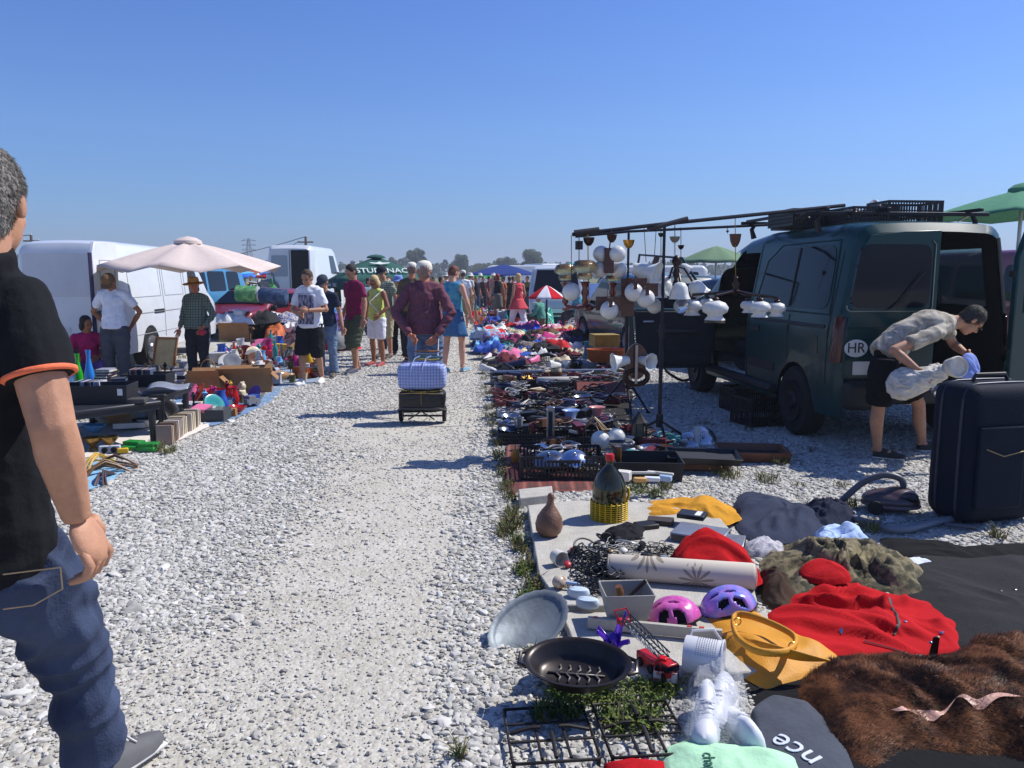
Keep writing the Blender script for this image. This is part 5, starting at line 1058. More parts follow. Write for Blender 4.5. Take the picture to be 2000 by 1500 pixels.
for px_,py_,r_ in((1252,556,.066),(1298,552,.066),(1278,598,.07)):
 p=P(px_,py_,7.5)-O;shade(t,'globe',p,r_);b=B();b.tube([P(1276,540,7.45)-O,(P(1276,540,7.45)-O+p)/2+Vector((0,0,.05)),p+Vector((0,0,r_))],.008,6);b.build("arm",BRONZE,t,60)
o=P(1116,459,7.1);t,O=lamp("lone white faceted globe hanging low at the far left pole tip",org=o);rodb(t,Vector((0,0,0)),P(1116,553,7.1)-O,.003,TRIM,"cord");shade(t,'globe',P(1116,570,7.1)-O,.08)
for px_,py_,Y_,r_,h_,m_,lab,fl,end in((1131,479,7.12,.034,.075,TRIM,"small black cylindrical lamp cup hanging from the far left pole tip",0,520),(1291,459,9.1,.034,.045,TRIM,"dark lamp cup with a long rod, just left of the first tripod pole",1,545),(1330,483,9.1,.036,.05,BRONZE,"small bronze lamp cup low on its rod, right of the first tripod pole",1,520),(1421,452,9.2,.018,.02,TRIM,"tiny lamp hook and ring hanging left of the terracotta coloured cup",1,456)):
 o=P(px_,{1131:457,1291:446,1330:444,1421:440}[px_],Y_);t=thing("ceiling_cup",lab,"lamp part",o);rodb(t,Vector((0,0,0)),P(px_,end,Y_)-o,.004,TRIM)
 if fl:canopy(t,P(px_,py_,Y_)-o,r_,h_,m_,nm="cup")
 else:b=B();b.T=Matrix.Translation(P(px_,py_,Y_)-o);b.lathe([(r_,-h_/2),(r_,h_/2)],16);b.build("cup",m_,t,40)
o=P(1240,640,7.1);t,O=lamp("low lamp with an oval dark board and bell shaped glass shades, above the lantern",org=P(1243,672,7.0))
b=B();b.T=Matrix.Translation(P(1243,706,7.0)-O);b.lathe([(0,-.012),(.10,-.012),(.10,.012),(0,.012)],28,M=Matrix.Rotation(math.pi/2,3,'X'),sy=1.6);b.build("board",DKWOOD,t,40)
b=B();b.T=Matrix.Translation(P(1243,736,7.0)-O);b.add([],[]);b.tube([(math.cos(k*math.pi/12)*.10,0,math.sin(k*math.pi/12)*.065)for k in range(25)],.024,7,cap=False);b.build("ring_bracket",BRONZE,t,60)
b=B();b.box(P(1243,712,6.93)-O,(.022,.012,.34));b.build("bar",metal((150,150,150),.4),t,40)
shade(t,'bell',P(1212,706,6.95)-O,.082,(.95,.2,.15));shade(t,'bell',P(1262,705,6.95)-O,.075,(-.6,.75,.1));shade(t,'bell',P(1256,700,7.15)-O,.065,(-.9,.2,.3))
CONC=mat((176,172,162),.9,var=.14,vs=7,bump=.5,bs=90,col2=None)
SL=.055
def recenter(o):
 me=o.data;n=len(me.vertices);co_=np.empty(n*3,dtype=np.float32);me.vertices.foreach_get("co",co_);c=co_.reshape(-1,3);m=c.mean(0);m[2]=c[:,2].min();c-=m;me.vertices.foreach_set("co",co_);me.update();o.location=Vector(m.tolist());return o
def slab(poly,z,label,name="concrete_slab"):
 b=B();b.prism([(p[0],p[1])for p in poly],-.02,z);o=b.build(name,CONC,None,30,bevel=.008);recenter(o);return tag(o,label,"slab")
slab(pixpoly([(1030,1002),(1120,992),(1260,996),(1400,1020),(1450,1080),(1480,1200),(1330,1205),(1095,1203),(1052,1140)]),SL,"large pale concrete slab under the cables, pottery bottle and radios")
slab(pixpoly([(1096,1212),(1500,1212),(1500,1330),(1300,1338),(1228,1345),(1140,1325)]),SL-.012,"smaller grey concrete slab under the toy fire engine and roasting pan")
def heap(name,label,cat,ps,h,col,seed,f=9,z=0,m=None,group=None,**k):
 b=cloth_heap(pixpoly(ps,z),h,seed,f,base=z,**k);o=b.build(name,m or cloth(col),None,180,weld=False);recenter(o)
 return tag(o,label,cat,group)
heap("black_coat","large black wool coat with steel snaps spread over the ground at the right edge","coat",[(1780,1085),(2080,1085),(2250,1200),(2250,1330),(1900,1330),(1840,1230),(1760,1160)],.05,(30,30,32),3,f=5,m=mat((27,27,29),.95,var=.3,vs=40,bump=.6,bs=120),rings=26,seg=140)
bc=COL.objects[-1]
STUD=metal((200,200,205),.2)
for px_,py_ in((1956,1137),(1984,1134),(1923,1253),(1952,1254),(1982,1259)):
 p=G(px_,py_,.075)-bc.location;b=B();b.ell(p,(.009,.009,.005),None,10,6);conform(b.build("snap",STUD,bc),bc)
heap("black_blanket","black blanket lying flat under the brown fur coat and the yellow bag","blanket",[(1430,1290),(1640,1250),(2200,1300),(2300,1560),(1700,1620),(1560,1520),(1475,1400)],.018,(24,24,26),4,f=4,z=0,edge=.008,rings=18)
heap("black_scarf","long black scarf end dragged along the gravel behind the black coat","scarf",[(1715,1052),(1800,1068),(1900,1078),(2100,1070),(2100,1098),(1860,1100),(1760,1090)],.04,(22,22,24),8,f=9)
CAMO=mat((126,116,88),.93,var=0,vs=11,col2=(58,56,40),bump=.35,bs=50)
heap("camouflage_trousers","olive camouflage trousers in a crumpled heap behind the red coat","trousers",[(1478,1085),(1560,1066),(1660,1060),(1740,1080),(1805,1120),(1808,1172),(1740,1165),(1640,1150),(1560,1190),(1500,1160)],.17,None,11,f=10,m=CAMO,folds=.8)
heap("brown_jumper","dark brown knitted jumper tucked under the camouflage trousers","jumper",[(1475,1125),(1530,1130),(1560,1175),(1530,1205),(1488,1180)],.11,(66,52,42),12,f=14)
heap("navy_jacket","slate navy jacket spread flat on the gravel behind the red fleece","jacket",[(1428,985),(1460,962),(1510,975),(1560,992),(1650,990),(1668,1028),(1600,1050),(1560,1062),(1480,1065),(1440,1035)],.10,(52,58,76),13,f=7)
heap("navy_trousers","dark navy trousers bunched between the slate jacket and the vacuum hose","trousers",[(1560,1000),(1620,985),(1668,1000),(1672,1030),(1620,1040),(1570,1035)],.13,(38,42,58),14,f=12)
heap("pale_blue_shirt","crumpled pale blue shirt lying against the camouflage trousers","shirt",[(1585,1050),(1620,1042),(1680,1046),(1705,1072),(1660,1082),(1600,1084)],.12,(176,198,232),15,f=13)
heap("white_towel","flat white towel peeping out behind the dark coat","towel",[(1755,1100),(1790,1092),(1832,1094),(1828,1106),(1780,1112)],.03,(214,220,232),16)
heap("patterned_scarf","grey and pink patterned scarf coiled beside the silver recorder","scarf",[(1452,1066),(1490,1056),(1530,1068),(1540,1088),(1500,1092),(1460,1086)],.05,None,17,f=15,m=mat((190,186,190),.9,vs=30,col2=(150,150,160),bump=.3))
heap("yellow_cloth","mustard yellow jacket lying behind the stacked electronics","jacket",[(1252,1006),(1265,984),(1330,978),(1400,984),(1440,996),(1455,1016),(1420,1028),(1330,1016),(1262,1020)],.09,(200,142,44),18,f=9,z=.02)
heap("red_fleece","bright red fleece piled between the electronics and the leaf patterned bolster","fleece",[(1308,1090),(1335,1062),(1395,1056),(1460,1080),(1495,1140),(1470,1155),(1380,1128),(1318,1116)],.16,(170,14,20),19,f=7,z=SL)
heap("red_coat","big bright red hooded coat spread across the middle of the foreground goods","coat",[(1480,1215),(1535,1180),(1560,1135),(1600,1118),(1655,1122),(1700,1158),(1800,1178),(1880,1205),(1905,1245),(1890,1285),(1780,1300),(1680,1292),(1560,1292),(1500,1255)],.12,(180,18,26),21,f=6,rings=34,seg=170,m=mat((176,16,24),.9,var=.06,vs=5,bump=.3,bs=90,spec=.2),folds=.8)
rcoat=COL.objects[-1]
hp=G(1610,1150);b=cloth_heap([(hp.x+.14*math.cos(a*.4),hp.y+.10*math.sin(a*.4))for a in range(16)],.10,22,7,base=.06);o=b.build("hood",mat((176,16,24),.9,var=.06,vs=5,bump=.3,bs=90,spec=.2),rcoat,180,weld=False);o.location=-rcoat.location
def dense(P_,n=8):return[P_[i].lerp(P_[i+1],k/n)for i in range(len(P_)-1)for k in range(n)]+[P_[-1]]
b=B();b.tube(dense([G(x,y,z)-rcoat.location for x,y,z in((1690,1212,.125),(1740,1226,.12),(1780,1240,.115),(1835,1245,.10))]),.006,5);conform(b.build("zip",mat((60,20,24),.4),rcoat),rcoat,-.002)
b=B();b.tube(dense([G(x,y,z)-rcoat.location for x,y,z in((1735,1155,.10),(1752,1180,.115),(1758,1195,.12),(1748,1202,.12))]),.006,5);conform(b.build("drawstring",mat((30,24,24),.6),rcoat),rcoat,-.002)
for px_,py_ in((1770,1192),(1645,1202),(1818,1255),(1842,1205)):b=B();b.ell(G(px_,py_,.115)-rcoat.location,(.008,.008,.006),None,8,5);conform(b.build("press_stud",STUD,rcoat),rcoat)
def fur():
 poly=pixpoly([(1545,1340),(1600,1300),(1700,1290),(1850,1310),(1920,1275),(2050,1262),(2150,1300),(2200,1420),(2150,1540),(2020,1500),(1900,1480),(1760,1478),(1690,1520),(1620,1470),(1585,1400)])
 root=heap("fur_coat","long haired brown fur coat heaped in the bottom right corner","coat",[(1545,1340),(1600,1300),(1700,1290),(1850,1310),(1920,1275),(2050,1262),(2150,1300),(2200,1420),(2150,1540),(2020,1500),(1900,1480),(1760,1478),(1690,1520),(1620,1470),(1585,1400)],.15,(48,30,18),31,f=5.5,rings=30,seg=150)
 def flow(p):
  fx=np.sin(p[:,0]*9+2*np.sin(p[:,1]*7));return np.stack([.9+.3*fx,.35*np.cos(p[:,1]*11+p[:,0]*5),-.15+0*fx],1)
 strands(root,120000,.018,.038,.0009,flow,.42,mat((128,82,50),.5,var=.0,vs=7,col2=(64,38,22),spec=.3),"fur")
 b=B();b.grid(lambda a,c:G(1740+a*280,1394+c*10*abs(math.sin(a*7))-8*math.sin(a*3)+3*math.sin(a*23),.08)-root.location,40,4);conform(b.build("lining",mat((206,158,138),.4,var=.1,vs=20,bump=.5,bs=30),root,180),root,.016)
fur()
YL=mat((200,138,30),.6,var=.06,vs=12,bump=.25,bs=140)
heap("leather_tote","mustard yellow leather tote bag lying on its side in front of the red coat","bag",[(1362,1222),(1385,1204),(1470,1208),(1560,1252),(1640,1292),(1630,1318),(1560,1345),(1500,1358),(1440,1320),(1385,1265)],.10,None,41,f=4.5,m=YL,folds=.35,rings=26)
tb=COL.objects[-1]
b=B();hp=[(1432,1210,.13),(1440,1245,.14),(1475,1270,.15),(1525,1275,.15),(1552,1262,.14),(1548,1240,.14),(1500,1215,.15),(1450,1200,.14)];pts=[G(*q)-tb.location for q in hp]
sm=[];
for i in range(len(pts)):
 for k in range(5):
  u=k/5;a,c,d,e=pts[i-1],pts[i],pts[(i+1)%len(pts)],pts[(i+2)%len(pts)];sm.append(.5*((2*c)+(d-a)*u+(2*a-5*c+4*d-e)*u*u+(3*c-a-3*d+e)*u**3))
b.tube(sm+[sm[0]],.010,8,cap=False,flat=1.6);b.build("handle",YL,tb,180)
b=B();b.grid(lambda a,c:G(1462+a*160-8*c,1246+a*44+c*16*math.sin(a*3.1),.105+.05*math.sin(a*3.1)*(1-c))-tb.location,22,5);b.build("mouth_flap",YL,tb,180,solid=.006)
for q in((1440,1214,.14),(1548,1262,.14)):b=B();p=G(*q)-tb.location;b.tube([p+Vector((math.cos(k*.63)*.016,0,math.sin(k*.63)*.016))for k in range(11)],.003,6);b.build("ring",metal((196,170,100)),tb)
def bolster_mat():
 m=bpy.data.materials.new("leaf_pattern");m.use_nodes=True;N=m.node_tree.nodes;L=m.node_tree.links;b=N["Principled BSDF"];b.inputs["Roughness"].default_value=.9
 tc=N.new("ShaderNodeTexCoord");v=N.new("ShaderNodeTexVoronoi");v.inputs["Scale"].default_value=5.2;L.new(tc.outputs["Object"],v.inputs["Vector"])
 su=N.new("ShaderNodeVectorMath");su.operation='SUBTRACT';L.new(tc.outputs["Object"],su.inputs[0]);L.new(v.outputs["Position"],su.inputs[1])
 s=N.new("ShaderNodeSeparateXYZ");L.new(su.outputs[0],s.inputs[0]);at=N.new("ShaderNodeMath");at.operation='ARCTAN2';L.new(s.outputs[2],at.inputs[0]);L.new(s.outputs[0],at.inputs[1])
 mu=N.new("ShaderNodeMath");mu.operation='MULTIPLY';mu.inputs[1].default_value=11;L.new(at.outputs[0],mu.inputs[0]);sn=N.new("ShaderNodeMath");sn.operation='SINE';L.new(mu.outputs[0],sn.inputs[0])
 r1=N.new("ShaderNodeMath");r1.operation='MULTIPLY_ADD';r1.inputs[1].default_value=.035;r1.inputs[2].default_value=.055;L.new(sn.outputs[0],r1.inputs[0])
 lt=N.new("ShaderNodeMath");lt.operation='LESS_THAN';L.new(v.outputs["Distance"],lt.inputs[0]);
 sc2=N.new("ShaderNodeMath");sc2.operation='MULTIPLY';sc2.inputs[1].default_value=5.2;L.new(r1.outputs[0],sc2.inputs[0]);L.new(sc2.outputs[0],lt.inputs[1])
 mx=N.new("ShaderNodeMix");mx.data_type='RGBA';L.new(lt.outputs[0],mx.inputs[0]);mx.inputs[6].default_value=(*lin((196,186,170)),1);mx.inputs[7].default_value=(*lin((142,130,112)),1);L.new(mx.outputs[2],b.inputs["Base Color"]);return m
a_,c_=G(1186,1128,SL),G(1476,1150,SL);a_.z=c_.z=SL+.062;d_=c_-a_
b=B();b.tube([(0,0,-.0),(.004,0,0),(.02,0,0),(d_.length-.02,0,0),(d_.length-.004,0,0),(d_.length,0,0)],[.045,.056,.063,.066,.060,.048],28)
o=one("bolster",b,bolster_mat(),"long cream bolster cushion with grey leaf pattern lying across the slab","cushion",a_,smooth=60);o.rotation_euler=(0,0,math.atan2(d_.y,d_.x))
for x_ in(.006,d_.length-.006):
 b=B();b.tube([(x_,math.cos(k*math.pi/10)*.0585,math.sin(k*math.pi/10)*.0585)for k in range(21)],.0035,5,cap=False);b.build("piping",mat((160,150,134),.9),o)
def boxopen(w1,d1,w2,d2,h,th,M=None):
 b=B();
 def ring(w,d,z):return[(-w/2,-d/2,z),(w/2,-d/2,z),(w/2,d/2,z),(-w/2,d/2,z)]
 vs=ring(w1,d1,0)+ring(w2,d2,h)+ring(w2-2*th,d2-2*th,h)+ring(w1-2*th,d1-2*th,th)
 fs=[(3,2,1,0)]+[(i,(i+1)%4,4+(i+1)%4,4+i)for i in range(4)]+[(4+i,4+(i+1)%4,8+(i+1)%4,8+i)for i in range(4)]+[(8+i,8+(i+1)%4,12+(i+1)%4,12+i)for i in range(4)]+[(12,13,14,15)]
 b.add(vs,fs);return b
pb=G(1222,1212,.05)
one("planter_box",boxopen(.155,.13,.225,.19,.155,.007),plastic((150,148,142),.6,bump=.2),"grey plastic planter box with tapering sides, left of the pink helmet","planter",pb,rad(4),bevel=.004)
b=B();b.tube([(0,0,0),(.012,.0,.06),(.014,0,.12),(.008,0,.15)],[.012,.016,.018,.015],10);one("trowel_grip",b,mat((116,76,46),.5,var=.2),"worn wooden tool handle standing in the grey planter box","tool",pb+Vector((-.035,-.02,.03)),rot=(rad(8),rad(-6),0))
b=B();b.tube([(0,0,0),(.05,-.01,.045),(.10,-.02,.09),(.17,0,.15)],[.008,.007,.007,.010],8);one("iron_rod",b,metal((90,70,60),.6),"rusty iron rod leaning out of the grey planter box","tool",pb+Vector((-.08,.02,.03)),rot=(0,0,0))
def helmet(label,px,py,z,col,col2,rz,r=.112,tilt=0):
 m=mat(col,.22,var=0,vs=16,col2=col2,coat=.6);t=thing("cycle_helmet",label,"helmet",G(px,py,z),rz)
 if tilt:t.rotation_euler=(tilt,rad(6),rz)
 NU,NV=72,28;vs=[];fs=[];hl=[]
 for i in range(NV+1):
  ph=(math.pi*.52)*i/NV
  for k in range(NU):
   a=2*math.pi*k/NU;rr_=r*(1+.05*math.cos(2*a));y=math.sin(a)*math.sin(ph)*rr_*1.22;x=math.cos(a)*math.sin(ph)*r*.95
   ridge=1+.035*math.cos(x/r*9);vs.append((x*ridge,y,math.cos(ph)*r*.92*ridge+.012))
 for i in range(NV):
  for k in range(NU):
   q=[(i*NU+k),((i+1)*NU+k),((i+1)*NU+(k+1)%NU),(i*NU+(k+1)%NU)];c=sum((Vector(vs[j])for j in q),Vector())/4
   vent=any(((abs(c.x)-vx)/.009)**2+((c.y-vy)/.027)**2<1 for vx,vy in((.040,.056),(.042,-.018),(.082,.025),(.080,-.045),(.0,.09)))
   (hl if vent else fs).append(tuple(q))
 b=B();b.add(vs,fs);sh=b.build("shell",m,t,60,solid=.014)
 b=B();b.add([(p[0]*.90,p[1]*.90,p[2]*.90-.002)for p in vs],fs+hl);b.build("liner",mat((20,20,24),.9),t,60)
 b=B();b.tube([(math.cos(k*math.pi/20)*r*.96,math.sin(k*math.pi/20)*r*1.2,.006)for k in range(41)],.008,6,cap=False);b.build("rim",mat((24,22,26),.6),t)
 b=B();
 for sg in(-1,1):b.tube([(sg*r*.8,-.04,.02),(sg*r*.55,-.10,-.0),(0,-.135,.004)],.004,4)
 b.build("strap",cloth((40,38,44)),t);return t
helmet("child's pink cycle helmet between the grey planter box and the blue helmet",1318,1212,.05,(206,80,160),(216,110,182),rad(68),.098,rad(-14))
helmet("child's violet blue cycle helmet with shiny flower print beside the yellow tote",1424,1192,.06,(116,128,214),(168,130,210),rad(84),.104,rad(-14))
t=thing("demijohn","big dark glass demijohn with a red cap in a yellow plastic basket","bottle",G(1189,1012,SL))
OLIVE=mat((50,52,14),.04,trans=.55,var=0,spec=.6,coat=.5);r=.108
b=B();b.lathe([(r*.9,.01),(r,.03),(r,.19),(r*.94,.235),(r*.74,.285),(r*.42,.325),(r*.23,.345),(r*.2,.375),(r*.24,.38),(r*.24,.39),(0,.39)],36);b.build("glass",OLIVE,t,60)
b=B();b.lathe([(r*.26,.378),(r*.27,.41),(r*.24,.418),(0,.418)],18);b.build("cap",plastic((186,24,30)),t,40)
b=B();YB=plastic((206,170,20),.5)
for k in range(9):b.lathe([(r*1.07,.0+k*.0135),(r*1.11,.004+k*.0135),(r*1.07,.008+k*.0135),(r*1.04,.004+k*.0135),(r*1.07,.0+k*.0135)],30)
for k in range(20):a=k*math.pi/10;b.tube([(math.cos(a)*r*1.07,math.sin(a)*r*1.07,0),(math.cos(a)*r*1.08,math.sin(a)*r*1.08,.125)],.0045,5)
b.lathe([(0,.001),(r*1.07,.001),(r*1.07,.008),(0,.008)],30);b.build("basket",YB,t,50)
b=B();b.tube([(r*1.09,0,.12),(r*1.16,0,.15),(r*1.12,0,.195),(r*1.02,0,.2)],.009,6);b.build("basket_lug",YB,t)
b=B();b.lathe([(0,0),(.052,.002),(.075,.03),(.083,.07),(.074,.115),(.050,.155),(.027,.185),(.019,.215),(.022,.235),(.017,.255),(.008,.262)],30,wav=lambda t_,a:.03*math.sin(a+t_*4))
one("pottery_bottle",b,mat((116,84,66),.5,var=.35,vs=12,bump=.4,bs=60),"brown gourd shaped pottery bottle standing at the slab's far corner","bottle",G(1070,1046,SL),smooth=60,rot=(0,rad(4),0))
def deck(label,px,py,z,d,col,rz,name="receiver",vents=False,cat="electronics"):
 t=thing(name,label,cat,G(px,py,z),rz);b=B();b.box((0,0,d[2]/2),d);b.build("case",metal(col,.45)if vents else plastic(col,.45),t,40,bevel=.004)
 b=B();b.box((0,-d[1]/2-.002,d[2]/2),(d[0]*.94,.005,d[2]*.7));fp=b.build("front_panel",plastic((60,62,66)if vents else(16,16,18),.3),t,40)
 b=B()
 for k in range(14):b.box((d[0]/2+.001,-d[1]*.38+k*d[1]*.058,d[2]*.5),(.002,.006,d[2]*.55))
 b.build("vent_slots",mat((24,24,26),.8),t,0);return t
deck("wide silver disc recorder with slotted side under the black router",1368,1052,SL,(.30,.24,.05),(176,178,184),rad(-28),vents=True)
deck("second silver recorder half hidden at the bottom of the electronics stack",1408,1066,SL,(.26,.2,.045),(168,168,172),rad(-20),vents=True)
t=deck("small black router with a paper label on top of the silver recorder",1352,1010,SL+.052,(.165,.125,.028),(36,40,50),rad(-26),name="router")
b=B();b.box((.04,0,.0292),(.035,.09,.001));b.build("paper_label",PLATE,t,0)
deck("flat black box behind the tangle of headphone cables",1262,1030,SL,(.13,.10,.028),(26,26,28),rad(20),name="radio_box");deck("dark walnut coloured clock radio next to the yellow jacket",1290,1022,SL,(.16,.10,.03),(70,58,50),rad(-15),name="clock_radio")
heap("padded_pouch","black padded pouch with a white sewn edge behind the headphones","pouch",[(1180,1040),(1225,1022),(1262,1034),(1255,1054),(1205,1060)],.04,(30,30,34),51,f=12,z=SL)
rr=random.Random(21)
def tangle(label,px,py,rx,ry,h,n,col,seed,z=SL,th=.0035,name="cable_tangle",group=None):
 rr=random.Random(seed);c=G(px,py,z);sx_,sy_=rx*mpp(px,py),ry*mpp(px,py)*2.4;b=B()
 for k in range(n):
  p=Vector((rr.uniform(-.8,.8)*sx_,rr.uniform(-.8,.8)*sy_,rr.uniform(.006,h)));a=rr.uniform(0,6.28);pts=[];da=rr.uniform(-.5,.5)
  for q in range(rr.randint(16,30)):
   pts.append(p.copy());a+=da+rr.uniform(-.25,.25);p=p+Vector((math.cos(a)*.016,math.sin(a)*.016,rr.uniform(-.006,.006)))
   if abs(p.x)>sx_ or abs(p.y)>sy_:a+=1.2
   if rr.random()<.08:da=rr.uniform(-.5,.5)
   p.z=min(max(p.z,.004),h*(1-.6*(abs(p.x)/sx_)**2 if abs(p.x)<sx_ else .2))
  b.tube(pts,th*rr.uniform(.7,1.2),5)
 return one(name,b,mat(col,.35,var=.1),label,"cables",c,group=group,smooth=180)
tangle("dense black tangle of cables and adapters left of the leaf patterned bolster",1170,1118,46,36,.09,60,(18,18,20),1)
tangle("loose black headphone leads curling in front of the recorder stack",1265,1080,50,16,.05,22,(24,24,26),2,th=.0022)
tangle("grey and white thin leads mixed into the black cables",1190,1085,52,24,.06,16,(170,170,168),3,th=.002)
tangle("black wires draped over the white sockets at the slab's left side",1150,1150,34,14,.05,22,(22,22,26),4,th=.0025)
for i,(px_,py_,rz_,col_,lab)in enumerate(((1150,1075,.5,(26,26,28),"black headphones with a broad band at the left of the cable heap"),(1195,1058,1.7,(30,32,38),"black headphones lying across the middle of the cable heap"),(1232,1062,2.6,(150,152,158),"silver grey headphones at the right of the cable heap"))):
 t=thing("headphones",lab,"headphones",G(px_,py_,SL+.015),rz_);m_=plastic(col_,.3);b=B();b.tube([(math.cos(k*math.pi/14)*.075,.01,math.sin(k*math.pi/14)*.085+.012)for k in range(15)],.006,6,flat=1.0);t.rotation_euler=(rad(-58),0,rz_);b.build("headband",m_,t)
 for sg in(-1,1):b=B();b.lathe([(0,-.014),(.034,-.012),(.037,0),(.034,.012),(0,.010)],18,(sg*.072,.01,.012),M=Matrix.Rotation(math.pi/2,3,'Y'));b.build("ear_cup",mat((24,24,26),.8,bump=.2),t,50)
b=B();b.lathe([(.036,0),(.040,.03),(.042,.07),(.038,.07),(.034,.03),(.033,.004),(0,.004)],26);one("plastic_ring",b,plastic((206,202,190)),"cream plastic cup rolled on its side at the slab's left edge","cup",G(1085,1085,SL+.042),rot=(math.pi/2,0,rad(25)),smooth=50)
t=thing("doorknob","white and brown turned knob in front of the black wires","knob",G(1092,1150,SL));b=B();b.ell((0,0,.035),(.036,.036,.034));b.build("ball",mat((196,180,160),.3,var=.1,vs=20,col2=(150,110,80)),t);b=B();b.tube([(0.02,0,.035),(.10,-.02,.03)],.010,8);b.build("stem",plastic((170,190,220)),t)
for px_,py_,lab in((1148,1186,"pale blue oval light socket wrapped in black wire"),(1130,1166,"pale blue plug head lying beside the brown knob")):
 b=B();b.lathe([(0,0),(.05,.002),(.058,.02),(.048,.042),(0,.048)],22,sy=.62);one("light_socket",b,plastic((186,200,214)),lab,"socket",G(px_,py_,SL),rad(-12),smooth=60)
for i,(px_,py_,col_,lab)in enumerate(((1108,1105,(176,40,50),"small red tin lid beside the black cable tangle"),(1118,1078,(150,30,36),"dark red plastic cap under the cable heap"),(1192,1080,(176,130,40),"brass coloured clip in the cables"),(1218,1078,(210,208,204),"white plug top among the black leads"))):
 b=B();b.lathe([(.018,0),(.019,.018),(.010,.024),(0,.024)],14);one("lid",b,plastic(col_),lab,"cap",G(px_,py_,SL+.012),rot=(rad(20),rad(12),0))
for px_,py_,w_,col_,lab in((1262,1090,.04,(24,24,26),"black power adapter lying at the end of the loose leads"),(1218,1104,.045,(150,152,158),"grey power adapter under the cable tangle"),(1300,1098,.04,(120,124,130),"grey plug adapter in front of the red fleece")):
 b=B();b.box((0,0,.016),(w_*1.6,w_,.03));b.box((w_*.9,0,.016),(.02,.006,.004));one("power_adapter",b,plastic(col_),lab,"adapter",G(px_,py_,SL),R.uniform(0,3),bevel=.004)
t=thing("serving_tray","large dented pewter tray with scalloped rim leaning against the slab","tray",G(1032,1222,.05))
b=B();b.lathe([(0,0),(.80,.0),(.84,.02),(.90,.05),(1.0,.055),(.99,.07),(.9,.065),(.83,.035),(.78,.012),(0,.012)],64,sx=.215,sy=.135,wav=lambda q,a:.015*math.cos(a*22)if .4<q<.7 else 0)
for i,v_ in enumerate(b.v):b.v[i]=Vector((v_.x,v_.y,v_.z*.35))
b.build("dish",mat((112,120,126),.55,metal=.35,var=.3,vs=6,bump=.25,bs=20),t,60);t.rotation_euler=(rad(24),rad(-20),rad(40))
t=thing("roasting_pan","black oval roasting pan with embossed fish bones, resting on an enamel pot","pan",G(1128,1322,.125),rad(-9));t.rotation_euler=(rad(13),0,rad(-9));PANM=mat((52,46,44),.32,metal=.5,var=.12,vs=30)
b=B();b.lathe([(0,0),(.7,.0),(.82,.02),(.95,.058),(1.06,.066),(1.07,.072),(1.0,.072),(.92,.062),(.80,.026),(.68,.008),(0,.008)],48,sx=.186,sy=.126);b.build("pan",PANM,t,50)
b=B();b.tube([(-.11,0,.012),(.10,0,.012)],.004,6)
for k in range(5):x_=-.08+k*.036;b.tube([(x_,0,.012),(x_+.018,.022,.013),(x_+.012,.045,.011)],.0042,6);b.tube([(x_,0,.012),(x_+.018,-.022,.013),(x_+.012,-.045,.011)],.0042,6)
b.build("embossing",mat((104,98,94),.35,var=.1),t,180)
for sg in(-1,1):b=B();b.tube([(sg*.184,-.045,.066),(sg*.214,-.03,.066),(sg*.214,.03,.066),(sg*.184,.045,.066)],.008,7);b.build("handle",PANM,t)
t=thing("enamel_pot","pale enamel pot wrapped in thin plastic film, underneath the black roasting pan","pot",G(1132,1325,.01),rad(-9))
b=B();b.lathe([(0,0),(.145,0),(.16,.02),(.165,.09),(.160,.10),(.155,.02),(0,.008)],36,sy=.68,wav=lambda q,a:.025*math.sin(a*7+q*6)*(.3+q));b.build("pot",mat((176,184,192),.3,var=.1,bump=.5,bs=24),t,60)
b=B();
for sg in(-1,1):b.grid(lambda u,v_:Vector((sg*(.10+.085*u),-.10+.10*v_-.02*u,.10-.06*v_*v_+.012*math.sin(u*9+v_*7))),12,8)
b.build("film",mat((226,232,238),.12,trans=.6,var=0,bump=.8,bs=50),t,180)
t=thing("plastic_flower","broken glossy purple plastic flower ornament in front of the planter box","ornament",G(1198,1268,.05));PU=plastic((86,40,170),.18)
for k,(a,h_,w_)in enumerate(((0,.15,.04),(1.2,.07,.03),(2.4,.06,.03),(3.5,.08,.035),(4.6,.06,.03),(5.5,.05,.04))):
 b=B();d=Vector((math.cos(a),math.sin(a),0));s_=Vector((-math.sin(a),math.cos(a),0))
 b.grid(lambda u,v_:d*(.02+.05*v_*v_*(1.2 if k else .6))+s_*(u-.5)*2*w_*math.sin(min(1,v_*1.1+.15)*2.9)*.8+Vector((0,0,.01+h_*v_+.01*math.cos((u-.5)*6))),8,10);b.build("petal",PU,t,180,solid=.004)
b=B();b.ell((0,0,.04),(.028,.028,.035));b.build("core",PU,t)
t=thing("toy_fire_engine","red toy fire engine with a long grey extending ladder","toy",G(1292,1318,.045),rad(-62));RED=plastic((176,22,28),.3);GRY=metal((96,102,104),.5)
b=B();b.box((-.06,0,.035),(.14,.055,.035));b.box((.04,0,.045),(.055,.058,.055));b.build("body",RED,t,40,bevel=.005)
b=B();b.box((.052,0,.055),(.034,.060,.022));b.build("cab_window",WIN,t,0)
for x_ in(-.10,-.03,.045):
 for sg in(-1,1):b=B();b.lathe([(.017,-.006),(.018,0),(.017,.006)],14,(x_,sg*.03,.017),M=Matrix.Rotation(math.pi/2,3,'X'));b.build("wheel",RUBBER,t,40)
b=B();e0,e1=Vector((.02,0,.075)),Vector((-.24,0,.13))
for sg in(-1,1):
 for z in(0,.022):b.tube([e0+Vector((0,sg*.021,z)),e1+Vector((0,sg*.021,z))],.0035,5)
 for k in range(9):p=e0.lerp(e1,k/9);q=e0.lerp(e1,(k+1)/9);b.tube([p+Vector((0,sg*.021,0)),q+Vector((0,sg*.021,.022))],.002,4)
